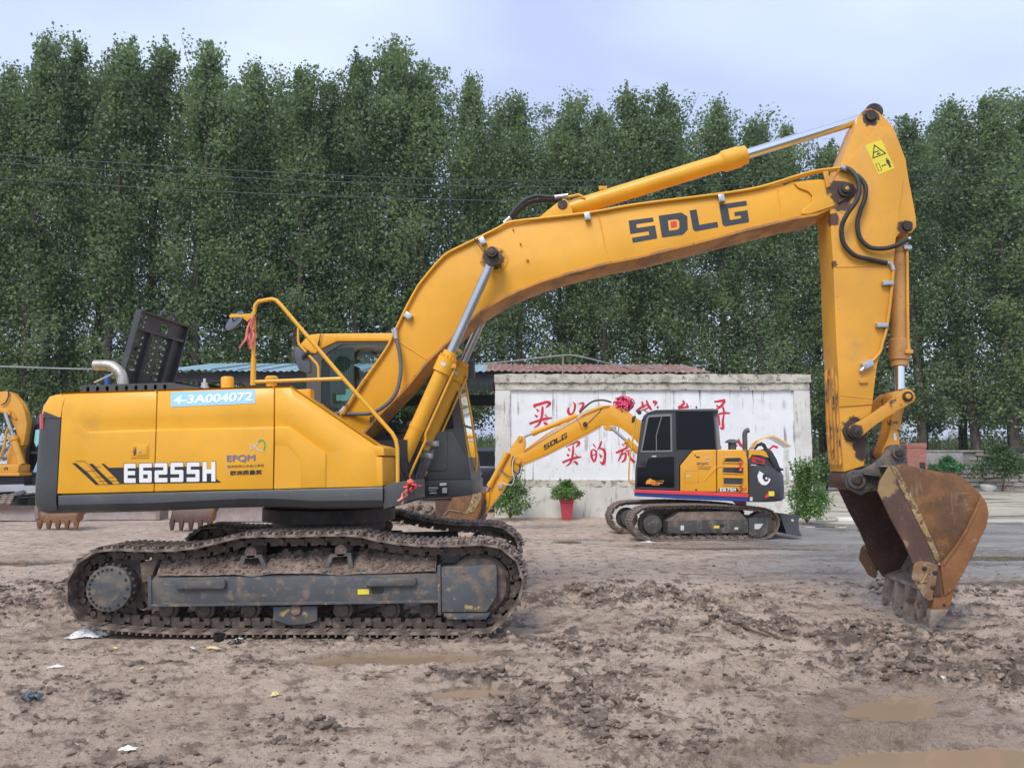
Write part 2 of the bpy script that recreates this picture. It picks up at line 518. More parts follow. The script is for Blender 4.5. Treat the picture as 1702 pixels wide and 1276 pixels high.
PUDDLES = [  # x, y, half length, half width, angle, depth
    (2.95, 4.32, 1.40, .58, -.08, .10), (2.6, 5.62, .60, .30, .35, .034), (-.95, 6.75, .85, .17, .12, .06), (-.30, 5.75, .28, .14, 0, .05),
    (4.6, 15.3, 1.9, .42, -.05, .07), (7.4, 10.9, 1.0, .25, 0, .06), (9.2, 13.6, 1.5, .4, 0, .06), (8.9, 18.8, .9, .35, 0, .06), (1.2, 16.5, .8, .3, 0, .06), (-8.7, 12.9, .9, .25, .1, .06), (8.1, 20.0, .5, .25, 0, .06)]
PUD_GEO = []
def ground_fields(x, y):
    x = np.asarray(x, float); y = np.asarray(y, float)
    wx = x + .5 * (fbm(x * .8, y * .8, 3, 50) - .5); wy = y + .5 * (fbm(x * .8 + 40, y * .8, 3, 51) - .5)
    region = sst(-2.2, .6, x - .22 * (7.5 - y)) * sst(12.5, 9.3, y)
    region = np.maximum(region, .75 * sst(-3.4, -4.3, x) * sst(5.9, 6.8, y) * sst(13, 10, y))
    region = np.maximum(region, .30)
    region *= sst(17, 9, y) * .75 + .25
    patch = sst(.36, .6, fbm(wx * .55, wy * .7, 4, 3))
    rough = region * (.3 + .7 * patch)
    # keep the wet runs at the lower right smooth
    wetrun = np.exp(-(((x - 2.7) / 1.1) ** 2 + ((y - 5.0) / .95) ** 2) ** 2)
    rough *= 1 - .8 * wetrun
    h = .035 * (fbm(x * .5, y * .5, 3, 11) - .5)
    l1 = fbm(wx * 2.6, wy * 5.2, 4, 21)
    l2 = fbm(x * 8.5, y * 11, 4, 31)
    l3 = fbm(x * 24, y * 28, 3, 41)
    bil = np.abs(2 * l2 - 1)
    l4 = fbm(wx * 6.5, wy * 8.0, 4, 35, .6)
    h += rough * (.035 * (sst(.42, .66, l1) - .3) + .030 * sst(.48, .62, l4) * (.25 + sst(.42, .6, l1)) + .030 * sst(.48, .62, l2) * (.35 + sst(.4, .62, l1)) - .012 * bil)
    h += (.35 + .65 * rough) * (.026 * (l3 - .5) + .014 * sst(.52, .60, l3)) * sst(22, 8, y)
    h += .014 * sst(.56, .66, l2) * sst(20, 8, y)
    # wheel and crawler ruts running across
    wob = .35 * (fbm(x * .35, y * .35, 2, 61) - .5)
    rut = np.sin((y + wob * 2 + .05 * x) * 2 * math.pi / .62)
    rm = sst(.6, 2.2, x) * sst(11.5, 9.5, y) * sst(5.8, 7.0, y)
    h += rm * .030 * np.sign(rut) * np.abs(rut) ** .5 * (1 + .35 * np.sin((x + .15 * np.sin(y * 9)) * 2 * math.pi / .115)) * (.4 + .6 * fbm(x * 1.2, y * 1.2, 2, 71))
    # grouser prints left by a crawler
    for (cx, cy, ln, wd, an, per) in ((1.15, 5.35, .95, .26, -.55, .105), (1.55, 4.65, 1.1, .33, .16, .075), (2.0, 7.4, 1.0, .3, .5, .11), (4.6, 7.4, .9, .28, -.3, .11), (1.7, 6.1, .8, .25, .35, .1)):
        ca, sa = math.cos(an), math.sin(an)
        a = (x - cx) * ca + (y - cy) * sa; b = -(x - cx) * sa + (y - cy) * ca
        mk = np.exp(-((a / ln) ** 6 + (b / wd) ** 6)) * sst(.25, .45, fbm(x * 2, y * 2, 2, 81))
        h = h * (1 - .55 * mk) + mk * .020 * np.clip(np.sin((a + .35 * b * b + .05 * (l2 - .5)) * 2 * math.pi / per) * 1.8, -1, 1) * (.3 + 1.2 * fbm(x * 3, y * 3, 2, 83))
    # under and beside the big machine's crawlers: pressed flat, with a squeezed-out ridge along the front
    for y0 in (7.9, 10.49):
        mk = sst(.75, .35, np.abs(y - y0)) * sst(-5.1, -4.5, x) * sst(.75, .2, x)
        h = h * (1 - mk) - .035 * mk
    rid = np.exp(-((y - 7.36) / .12) ** 2) * sst(-5.0, -4.2, x) * sst(.6, 0, x)
    h += rid * (.01 + .07 * (sst(.45, .75, fbm(x * 5, y * 6, 4, 91))) * sst(-3.0, -1.6, x) + .03 * l2)
    bk = np.exp(-(((x - 4.45) / .55) ** 2 + ((y - 8.5) / .95) ** 2) ** 1.5)
    h = h * (1 - .6 * bk) - .075 * bk
    wet = np.zeros_like(x)
    for (px, py_, a, b, an, dp) in PUDDLES:
        ca, sa = math.cos(an), math.sin(an)
        dx, dy = wx - px, wy - py_
        d = np.sqrt(((dx * ca + dy * sa) / a) ** 2 + ((-dx * sa + dy * ca) / b) ** 2)
        k = sst(1.45, .45, d)
        h = h * (1 - .72 * k) - dp * 1.15 * k * (.55 + .9 * fbm(wx * 2.2, wy * 3.6, 4, 88))
        wet = np.maximum(wet, sst(2.1, .9, d))
    wet = np.maximum(wet, wetrun * .85)
    wet = np.maximum(wet, .6 * sst(.52, .68, fbm(x * .6 + 5, y * 1.1, 4, 95)) * sst(1, 4, x))
    grey = sst(9.8, 12.2, y + .8 * (fbm(x * .6, y * .6, 3, 97) - .5)) * sst(2.8, 6.2, x + 2.2 * (fbm(x * .5, y * .5, 3, 98) - .5))
    lumps_ = rough * (.6 * sst(.50, .60, l4) * (.3 + .7 * sst(.42, .6, l1)) + .6 * sst(.52, .60, l2) * (.4 + .6 * sst(.42, .6, l1)))
    lumps_ = np.clip(lumps_ * 1.7 + .5 * rid * sst(-3.0, -1.6, x), 0, 1)
    return h, wet, grey, np.clip(lumps_, 0, 1)
def gz(x, y):
    return float(ground_fields(np.array([x]), np.array([y]))[0][0])

NR, NC = 720, 900
ys = (np.linspace(1.9 ** -.5, 66.0 ** -.5, NR)) ** -2.0
ss = np.linspace(-1, 1, NC)
GX = (.95 * ys + 2.2)[:, None] * ss[None, :]
GY = np.repeat(ys[:, None], NC, 1)
hh, wet, grey, rough = ground_fields(GX, GY)
me = bpy.data.meshes.new('mud_yard')
nv = NR * NC
me.vertices.add(nv)
co = np.stack([GX, GY, hh], -1).astype(np.float32)
me.vertices.foreach_set('co', co.ravel())
idx = np.arange(nv).reshape(NR, NC)
q = np.stack([idx[:-1, :-1], idx[:-1, 1:], idx[1:, 1:], idx[1:, :-1]], -1).reshape(-1, 4)
me.loops.add(q.size); me.loops.foreach_set('vertex_index', q.ravel().astype(np.int32))
me.polygons.add(len(q)); me.polygons.foreach_set('loop_start', (np.arange(len(q)) * 4).astype(np.int32))
me.update(calc_edges=True)
for nm, arr in (('wet', wet), ('grey', grey), ('clod', rough)):
    a = me.attributes.new(nm, 'FLOAT', 'POINT')
    a.data.foreach_set('value', arr.astype(np.float32).ravel())
me.shade_smooth()

def mud_material():
    m = bpy.data.materials.new('wet_mud')
    m.use_nodes = True
    nt = m.node_tree; B = nt.nodes['Principled BSDF']; K = nt.links.new
    tc = nt.nodes.new('ShaderNodeTexCoord')
    def nz(sc, st=None, det=6, ro=.65):
        n = nt.nodes.new('ShaderNodeTexNoise'); n.inputs['Scale'].default_value = sc; n.inputs['Detail'].default_value = det; n.inputs['Roughness'].default_value = ro
        if st:
            mp = nt.nodes.new('ShaderNodeMapping'); mp.inputs['Scale'].default_value = st
            K(tc.outputs['Object'], mp.inputs[0]); K(mp.outputs[0], n.inputs['Vector'])
        else: K(tc.outputs['Object'], n.inputs['Vector'])
        return n.outputs['Fac']
    def mr(s, a, b, c=0., d=1.):
        n = nt.nodes.new('ShaderNodeMapRange'); n.interpolation_type = 'SMOOTHSTEP'
        for i, v in enumerate((a, b, c, d)): n.inputs[i + 1].default_value = v
        K(s, n.inputs[0]); return n.outputs[0]
    def mx(f, a, b, mode='MIX'):
        n = nt.nodes.new('ShaderNodeMixRGB'); n.blend_type = mode
        if isinstance(f, float): n.inputs[0].default_value = f
        else: K(f, n.inputs[0])
        for c, i in ((a, 1), (b, 2)):
            if isinstance(c, tuple): n.inputs[i].default_value = (*c, 1)
            else: K(c, n.inputs[i])
        return n.outputs[0]
    def ma(op, a, b):
        n = nt.nodes.new('ShaderNodeMath'); n.operation = op
        for c, i in ((a, 0), (b, 1)):
            if isinstance(c, (int, float)): n.inputs[i].default_value = c
            else: K(c, n.inputs[i])
        return n.outputs[0]
    def attr(nm):
        n = nt.nodes.new('ShaderNodeAttribute'); n.attribute_name = nm; return n.outputs['Fac']
    c = mx(mr(nz(.7), .35, .65), (.60, .475, .375), (.46, .348, .268))
    c = mx(mr(nz(4.5), .50, .64), c, (.25, .178, .135))
    c = mx(mr(nz(2.2, (1, 1.8, 1)), .56, .70), c, (.30, .19, .145))
    c = mx(mr(nz(17), .60, .68), c, (.165, .12, .092))
    c = mx(mr(nz(11), .59, .70), c, (.60, .505, .42))
    c = mx(mr(nz(60), .58, .66), c, (.115, .086, .068))
    c = mx(mr(nz(85), .66, .72), c, (.50, .45, .40))
    dark = ma('MULTIPLY', mr(attr('clod'), .12, .62), mr(nz(9, (.8, 1.2, 1), 8, .72), .36, .56))
    c = mx(ma('MULTIPLY', dark, .92), c, (.112, .082, .064))
    g = mx(mr(nz(1.1, (.5, 1.6, 1)), .4, .6), (.36, .335, .315), (.24, .225, .215))
    g = mx(mr(nz(14), .58, .7), g, (.44, .41, .38))
    c = mx(attr('grey'), c, g)
    wn_ = mr(ma('ADD', attr('wet'), ma('MULTIPLY', ma('SUBTRACT', nz(6), .5), .9)), .35, .8)
    c = mx(ma('MULTIPLY', wn_, .45), c, (.19, .135, .092))
    K(c, B.inputs['Base Color'])
    r = ma('ADD', .72, ma('MULTIPLY', wn_, -.50))
    r = ma('ADD', r, ma('MULTIPLY', dark, -.14))
    r = ma('ADD', r, ma('MULTIPLY', attr('grey'), -.22))
    r = ma('ADD', r, ma('MULTIPLY', ma('SUBTRACT', nz(5), .5), .3))
    K(r, B.inputs['Roughness'])
    B.inputs['Specular IOR Level'].default_value = .4
    b1 = nt.nodes.new('ShaderNodeBump'); b1.inputs['Strength'].default_value = 1.0; b1.inputs['Distance'].default_value = .05
    hs = ma('ADD', ma('MULTIPLY', nz(14, None, 9, .7), 1.0), ma('MULTIPLY', nz(48, None, 6, .7), .45))
    K(hs, b1.inputs['Height']); K(b1.outputs[0], B.inputs['Normal'])
    return m
M['mud'] = mud_material()
me.materials.append(M['mud'])
mud = bpy.data.objects.new('mud_yard', me)
COL.objects.link(mud)
mud['kind'] = 'structure'
# the wider ground under everything, out to the horizon
M['earth'] = mat('earth', (.17, .15, .10), .9, layers=[(.05, .45, .6, (.11, .13, .05), .9)])
g = MB(); g.poly([(-3000, -60, -.35), (3000, -60, -.35), (3000, 5000, -.35), (-3000, 5000, -.35)])
go = g.build('ground', M['earth'], smooth=0, fix=False); go['kind'] = 'structure'

def water_mat():
    m = bpy.data.materials.new('muddy_water'); m.use_nodes = True
    nt = m.node_tree; B = nt.nodes['Principled BSDF']
    B.inputs['Base Color'].default_value = (.31, .222, .145, 1)
    B.inputs['Roughness'].default_value = .02
    B.inputs['IOR'].default_value = 1.4
    n = nt.nodes.new('ShaderNodeTexNoise'); n.inputs['Scale'].default_value = 3.0; n.inputs['Detail'].default_value = 3
    b = nt.nodes.new('ShaderNodeBump'); b.inputs['Strength'].default_value = .08
    t = nt.nodes.new('ShaderNodeTexCoord')
    nt.links.new(t.outputs['Object'], n.inputs['Vector']); nt.links.new(n.outputs[0], b.inputs['Height']); nt.links.new(b.outputs[0], B.inputs['Normal'])
    return m
M['water'] = water_mat()
M['far_water'] = water_mat()
M['far_water'].node_tree.nodes['Principled BSDF'].inputs['Base Color'].default_value = (.22, .18, .14, 1)
for i, (px, py_, a, b, an, dp) in enumerate(PUDDLES):
    mb = MB()
    ca, sa = math.cos(an), math.sin(an)
    zz = WATER_Z + (.018 if dp < .07 else 0) + .0011 * i
    ring = []
    for t in range(40):
        k = 2 * math.pi * t / 40
        ring.append((px + 1.55 * (a * math.cos(k) * ca - b * math.sin(k) * sa), py_ + 1.55 * (a * math.cos(k) * sa + b * math.sin(k) * ca), zz))
    mb.poly(ring)
    o = mb.build('puddle_water', M['water' if py_ < 8 else 'far_water'], smooth=0, fix=False); o['kind'] = 'structure'

# loose clods of mud lying on the churned ground
rs = np.random.RandomState(5)
def lump(seed):
    bm = bmesh.new(); bmesh.ops.create_icosphere(bm, subdivisions=1, radius=1)
    r2 = random.Random(seed)
    V = [Vector((v.co.x * r2.uniform(.5, 1.3), v.co.y * r2.uniform(.5, 1.25), v.co.z * r2.uniform(.5, 1.25))) for v in bm.verts]
    Fc = [[v.index for v in f.verts] for f in bm.faces]
    bm.free()
    return np.array([list(v) for v in V]), np.array(Fc)
cv, cf = [], []
nb = 0
LUMPS = [lump(i) for i in range(6)]
N = 42000
cy = 4 + 9 * rs.rand(N) ** 1.3
cx = (rs.rand(N) * 2 - 1) * (.72 * cy + .3)
ch, cw, cg, cr = ground_fields(cx, cy)
for k in range(N):
    if cr[k] < .05 + .75 * rs.rand() or cw[k] > .75:
        if rs.rand() > (.04 if cx[k] < -.3 else .09) or cw[k] > .75: continue
    if 7.45 < cy[k] < 10.9 and -5.2 < cx[k] < .8: continue
    s = .007 + .032 * rs.rand() ** 3.0 * (.4 + cr[k])
    V, Fc = LUMPS[k % 6]
    a = rs.rand() * 6.28
    ca, sa = math.cos(a), math.sin(a)
    W = np.stack([(V[:, 0] * ca - V[:, 1] * sa) * s * (1 + .6 * rs.rand()) + cx[k], (V[:, 0] * sa + V[:, 1] * ca) * s + cy[k], V[:, 2] * s * .7 + ch[k] + s * .25], -1)
    cv.append(W); cf.append(Fc + nb); nb += len(W)
me = bpy.data.meshes.new('mud_clods')
me.from_pydata(np.concatenate(cv).tolist(), [], np.concatenate(cf).tolist())
M['clod'] = mat('mud_clod', (.165, .122, .094), .72, var=.3, varscale=6, layers=[(9, .5, .7, (.36, .29, .24), .9), (22, .58, .72, (.13, .10, .085), .8)], bump=(60, .6))
me.materials.append(M['clod'])
o = bpy.data.objects.new('mud_clods', me); COL.objects.link(o); tag(o, 'small lumps of churned brown mud scattered over the yard', 'mud clods', kind='stuff')

# ------------------------------------------------------------------ concrete yard on the right
M['concrete'] = mat('stained_concrete', (.50, .445, .36), .6, var=.1, varscale=.5, layers=[(.5, .53, .57, (.19, .172, .15), .3, (.4, 2.2, 1)), (3, .55, .75, (.40, .36, .31), .7), (30, .6, .75, (.56, .51, .44), .8)], bump=(40, .15))
cy_root = empty('concrete_yard', (8, 20, 0), kind='structure')
for i in range(8):
    for j in range(6):
        mb = MB(); x0 = 7.7 + i * 4.2; y0 = 20.7 + j * 3.9
        mb.box(WORLD, x0 + .02, x0 + 4.18, y0 + .02, y0 + 3.88, -.2, .035 + .008 * ((i * 7 + j * 3) % 3))
        mb.build('slab', M['concrete'], cy_root, bevel=.015, seg=1)

# ------------------------------------------------------------------ slogan wall
WY = 23.1
WF = Frame((4.3, WY, 0))
wp = lambda x, y, v=0: WF.uw(x, y, v)
M['plaster'] = mat('stained_white_plaster', (.80, .81, .82), .75, var=.05, varscale=.6,
    layers=[(1.6, .5, .78, (.70, .69, .68), .8), (3.0, .54, .66, (.40, .375, .32), .85, (1.5, 1, .06), .55), (7.5, .56, .66, (.15, .145, .11), .85, (1, 1, .045), .7), (6, .62, .75, (.55, .53, .47), .8)], bump=(30, .15))
M['plaster_old'] = mat('weathered_plaster', (.56, .525, .44), .8, var=.12, varscale=1.2,
    layers=[(3, .47, .62, (.33, .31, .255), .9), (7, .54, .66, (.15, .145, .11), .9), (12, .58, .7, (.62, .585, .50), .8)], bump=(14, .6, .04))
M['plaster_grey'] = mat('grey_stained_plaster', (.62, .61, .57), .8, var=.1, varscale=.8,
    layers=[(2.2, .52, .68, (.46, .44, .40), .85), (9, .56, .68, (.20, .195, .165), .9, (1, 1, .12)), (14, .6, .72, (.62, .61, .58), .8)], bump=(20, .3))
wall = empty('slogan_wall', (4.3, WY, 0), 'free-standing white wall with red brush-written characters, streaked with black stains', 'wall')
a0, b0 = wp(823, 622), wp(1353, 858)
L0, T0, R0 = a0[0], a0[1], b0[0]
li, ti = wp(848, 648)
ri, bi = wp(1325, 798)
cap_b = wp(830, 636)[1]
led_b = wp(830, 809)[1]
def ragged(mb_o, s=.012):
    r2 = random.Random(3)
    for v in mb_o.data.vertices:
        v.co += Vector((r2.uniform(-s, s), r2.uniform(-s, s) * .5, r2.uniform(-s, s)))
def strip(name, u0, u1, w0, w1, v0, v1, m, n, horiz=True, jit=.012):
    mb = MB(); rows = []
    prof = [(v1, w0), (v0, w0), (v0, w1), (v1, w1)] if horiz else [(v1, u0), (v0, u0), (v0, u1), (v1, u1)]
    for i in range(n + 1):
        t = i / n
        if horiz: rows.append([WF.pt(u0 + (u1 - u0) * t, v, w) for v, w in prof] + [WF.pt(u0 + (u1 - u0) * t, v1, w0)])
        else: rows.append([WF.pt(u, v, w0 + (w1 - w0) * t) for v, u in prof] + [WF.pt(u0, v1, w0 + (w1 - w0) * t)])
    mb.grid(rows); mb.poly(rows[0][:4]); mb.poly(rows[-1][:4][::-1])
    o = mb.build(name, m, wall, merge=.001, smooth=50)
    ragged(o, jit)
    return o
mb = MB(); mb.box(WF, li, ri, .07, .42, bi, ti); mb.build('panel', M['plaster'], wall)
strip('cap', L0 - .03, R0 + .03, cap_b, T0, -.07, .5, M['plaster_old'], 60, jit=.018)
strip('beam', L0, R0, ti, cap_b, -.015, .42, M['plaster_old'], 60)
strip('pillar', L0, li, bi, ti, 0, .42, M['plaster_grey'], 24, False)
strip('pillar', ri, R0 + .02, led_b - 1, ti, 0, .42, M['plaster_grey'], 30, False)
strip('ledge', L0, ri, led_b, bi, -.02, .42, M['plaster_old'], 60, jit=.03)
strip('plinth', L0, ri, -.15, led_b, -.05, .42, M['plaster_grey'], 50)
strip('pillar_foot', ri, R0 + .03, -.15, led_b - 1, -.03, .42, M['plaster_grey'], 10, False)
M['redpaint'] = mat('faded_red_wall_paint', (.60, .022, .055), .7, var=.12, varscale=3, layers=[(10, .66, .76, (.62, .42, .42), .8)])
def brush(strokes, tf):
    mb = MB()
    for k, st in enumerate(strokes):
        P = catmull([Vector((x, y, w)) for x, y, w in st], 6)
        v = .066 - .0012 * (k + 1)
        Lr, Rr = [], []
        for i, p in enumerate(P):
            d = P[min(i + 1, len(P) - 1)] - P[max(i - 1, 0)]
            d = Vector((d.x, d.y)).normalized()
            n = Vector((-d.y, d.x))
            h = max(p.z, 3) * .46
            Lr.append(WF.on(*tf(p.x + n.x * h, p.y + n.y * h), v)); Rr.append(WF.on(*tf(p.x - n.x * h, p.y - n.y * h), v))
        mb.grid([Lr, Rr])
    mb.build('painted_character', M['redpaint'], wall, smooth=0, fix=False)
tA = lambda x, y: (860 + x / 8.51, 650 + y / 8.51)
tB = lambda x, y: (1020 + x / 5.673, 650 + y / 5.673)
MAI = [[(228,205,44),(330,178,46),(420,152,40),(455,178,52),(400,235,12)], [(232,200,40),(252,236,18)], [(268,250,18),(300,285,36)], [(243,335,18),(285,362,42)],
       [(355,215,30),(352,300,42),(338,380,36),(300,470,32),(232,516,10)], [(170,460,34),(280,420,34),(400,388,38),(492,375,20)], [(368,435,14),(405,462,42),(436,490,26)], [(385,328,14),(432,372,8)]]
brush(MAI, tA)
brush(MAI, lambda x, y: tA((x - 170) * .83 + 635, (y - 150) * .95 + 712))
brush([[(785,150,10),(815,195,32),(800,280,32),(758,345,22)], [(725,228,28),(722,300,44),(780,345,24)], [(860,182,12),(925,168,34),(925,215,38),(868,285,10)]], tA)
brush([[(1072,745,26),(1112,802,10)], [(1050,830,30),(1048,920,38),(1085,1002,26)], [(1060,818,18),(1112,850,32),(1112,930,30),(1092,992,30)], [(1060,905,18),(1105,890,16)], [(1190,708,26),(1165,775,30),(1128,835,8)], [(1160,800,18),(1228,838,38),(1238,930,38),(1212,1025,44),(1168,992,12)], [(1160,885,14),(1188,932,38)]], tA)
brush([[(1480,745,16),(1512,772,22)], [(1392,872,30),(1480,832,36),(1570,795,22)], [(1490,835,24),(1460,920,30),(1425,990,14)], [(1470,900,14),(1530,878,30),(1522,960,36),(1475,1002,20)], [(1575,702,32),(1552,765,26),(1500,835,10)], [(1560,838,22),(1600,945,38),(1660,1002,44)], [(1530,850,18),(1620,820,14)]], tA)
brush([[(268,98,18),(278,160,30)], [(213,192,26),(262,152,26),(312,130,16)], [(308,84,16),(330,140,26),(358,176,20)], [(288,178,18),(348,140,14)], [(368,98,28),(402,106,26),(382,138,8)]], tB)
brush([[(650,85,14),(662,115,24),(608,158,26)], [(608,158,26),(692,150,20)], [(688,112,12),(700,158,28)]], tB)
brush([[(948,100,18),(1052,86,32)], [(1050,92,24),(1010,142,26),(955,178,10)], [(968,135,18),(1004,152,14)], [(975,218,16),(1040,205,22),(1096,207,16)], [(1028,145,18),(1042,192,22)], [(1040,210,14),(1030,280,24),(1030,350,28),(1002,340,10)], [(990,228,16),(998,320,20)]], tB)
brush([[(1175,452,20),(1192,500,30),(1226,532,12)], [(1138,532,10),(1166,505,16)], [(1206,500,12),(1240,530,20)]], tB)
brush([[(975,520,16),(1012,545,16)], [(980,548,14),(1015,520,10)]], tB)
brush([[(1468,548,18),(1510,510,16)], [(1498,512,18),(1548,532,24)]], tB)

# ------------------------------------------------------------------ shed behind the wall
M['roof_blue'] = mat('pale_blue_roof_sheet', (.36, .52, .60), .45, .2, var=.08, layers=[(4, .55, .7, (.50, .60, .64), .5)])
M['roof_rust'] = mat('rusty_roof_sheet', (.30, .155, .12), .65, .2, var=.2, varscale=2, layers=[(3, .5, .64, (.45, .40, .38), .5, (2.5, .4, 1)), (7, .55, .7, (.19, .08, .06), .7)])
M['shed_dark'] = mat('dark_shed_steel', (.035, .036, .04), .7, var=.2)
M['post_blue'] = mat('blue_pipe_paint', (.02, .09, .36), .45, var=.1)
shed = empty('open_shed', (-2.5, 31, 0), 'long open shed with a corrugated roof, pale blue at left, rusty red at right', 'shed')
SX0, SX1 = at(268, 610, 28).x, at(1180, 617, 28).x
e_z, r_z, b_z = at(700, 615, 28).z, at(700, 604.5, 33).z, at(700, 650, 38).z
nsh = 22
for k in range(nsh):
    x0 = SX0 + (SX1 - SX0) * k / nsh; x1 = SX0 + (SX1 - SX0) * (k + 1) / nsh + .06
    n = 24; dz = RND.uniform(-.015, .02) + .012 * (k % 2)
    drop = .10 * (k / nsh) + (RND.uniform(-.03, .03) if k > 11 else 0)
    for (ya, za, yb, zb) in ((28 + RND.uniform(-.06, .06), e_z + dz - drop, 33, r_z + dz - drop * .5), (33.02, r_z + dz - drop * .5, 38, b_z)):
        mb = MB(); rows = []
        for t, zo in ((0, 0), (1, 0), (1, -.012), (0, -.012)):
            rows.append([(x0 + (x1 - x0) * i / n, ya + (yb - ya) * t, za + (zb - za) * t + zo + .028 * math.cos(2 * math.pi * i / 6)) for i in range(n + 1)])
        rows.append(rows[0]); mb.grid(rows)
        mb.build('roof_sheet', M['roof_blue'] if k < 13 else M['roof_rust'], shed, fix=False, smooth=60)
for x in (SX0 + .4, at(330, 700, 28.5).x, at(560, 700, 28.5).x, at(900, 700, 28.5).x, SX1 - .3):
    mb = MB(); mb.cyl((x, 28.5, -.1), (x, 28.5, e_z - .12), .07, n=10); mb.build('post', M['post_blue'], shed)
    mb = MB(); mb.cyl((x, 37.5, -.1), (x, 37.5, b_z - .1), .07, n=10); mb.build('post', M['shed_dark'], shed)
    mb = MB(); mb.box(WORLD, x - .05, x + .05, 28.2, 37.8, e_z - .55, e_z - .38); mb.build('truss', M['shed_dark'], shed)
for y, z, hh_ in ((28.25, e_z - .42, .36), (37.8, b_z - .75, .55), (33.0, r_z - .55, .3)):
    mb = MB(); mb.box(WORLD, SX0, SX1 - .1, y, y + .08, z, z + hh_); mb.build('beam', M['shed_dark'], shed)
M['backboard'] = mat('dark_stored_goods', (.05, .055, .06), .8, var=.4, varscale=1.5, layers=[(2, .5, .6, (.10, .10, .095), .8), (3, .6, .66, (.05, .10, .2), .7)])
for i, (xa, xb, zt) in enumerate(((SX0 + .5, -6.5, 3.6), (-6.3, -3.2, 2.9), (-3.0, -2.0, 2.2))):
    mb = MB(); mb.box(WORLD, xa, xb, 35.5, 36.6, -.1, zt)
    tag(mb.build('stored_crate_stack', M['backboard'], bevel=.05), ('tall dark stack of goods stored at the left end of the shed', 'dark stack of goods stored in the middle of the shed', 'low dark stack of goods stored behind the cab in the shed')[i], 'stored goods')
# stick and loose cables on the shed roof
M['cable'] = mat('grey_cable', (.30, .31, .32), .6, var=.1)
M['cable_dark'] = mat('dark_green_cable', (.035, .06, .055), .6, var=.1)
mb = MB(); mb.cyl(at(935, 632, 27.6), at(936, 590, 27.6), .035, n=6)
tag(mb.build('wooden_stick', mat('grey_wood', (.30, .25, .2), .8)), 'thin upright stick standing above the middle of the white wall', 'stick')
for pts, lb in (([(790, 604), (830, 602), (935, 590), (975, 594), (1020, 606), (1080, 614), (1110, 616), (1140, 611), (1184, 605)], 'pale loose cable sagging over the rusty shed roof'),
                ([(800, 606), (880, 597), (935, 591), (960, 592), (1015, 604), (1100, 612)], 'second pale cable tied to the upright stick above the wall')):
    mb = MB(); mb.tube([at(x, y, 27.5) for x, y in pts], .013, 5, smooth=4)
    tag(mb.build('cable', M['cable']), lb, 'cable')
mb = MB(); mb.cyl(at(178, 900, 29), at(178, 622, 29), .09, n=10)
tag(mb.build('pipe_post', M['post_blue']), 'blue pipe post seen beneath the curved exhaust pipe', 'post')
mb = MB(); mb.tube([at(x, y, 29) for x, y in ((-160, 606), (0, 609), (90, 612), (178, 614), (240, 616))], .03, 6, smooth=4)
tag(mb.build('cable', M['cable']), 'pale cable stretched behind the exhaust pipe at the left', 'cable')
for pts, lb in (([(-250, 243), (0, 257.5), (350, 281), (700, 297), (1000, 300.5), (1350, 293), (1510, 284), (1702, 274), (1950, 255)], 'topmost of the three dark power lines crossing before the poplars'),
            ([(-250, 256), (0, 271), (350, 293), (700, 307.5), (1000, 311), (1350, 304), (1513, 295), (1702, 286), (1950, 268)], 'middle one of the three dark power lines before the poplars'),
            ([(-250, 284), (0, 297), (350, 318), (700, 331), (1000, 335), (1350, 328), (1517, 319), (1702, 309), (1950, 292)], 'lowest of the three dark power lines crossing before the poplars')):
    mb = MB(); mb.tube([at(x, y, 32) for x, y in pts], .02, 5, smooth=8)
    tag(mb.build('power_line', M['cable_dark']), lb, 'power line', 'power lines in front of the poplars')

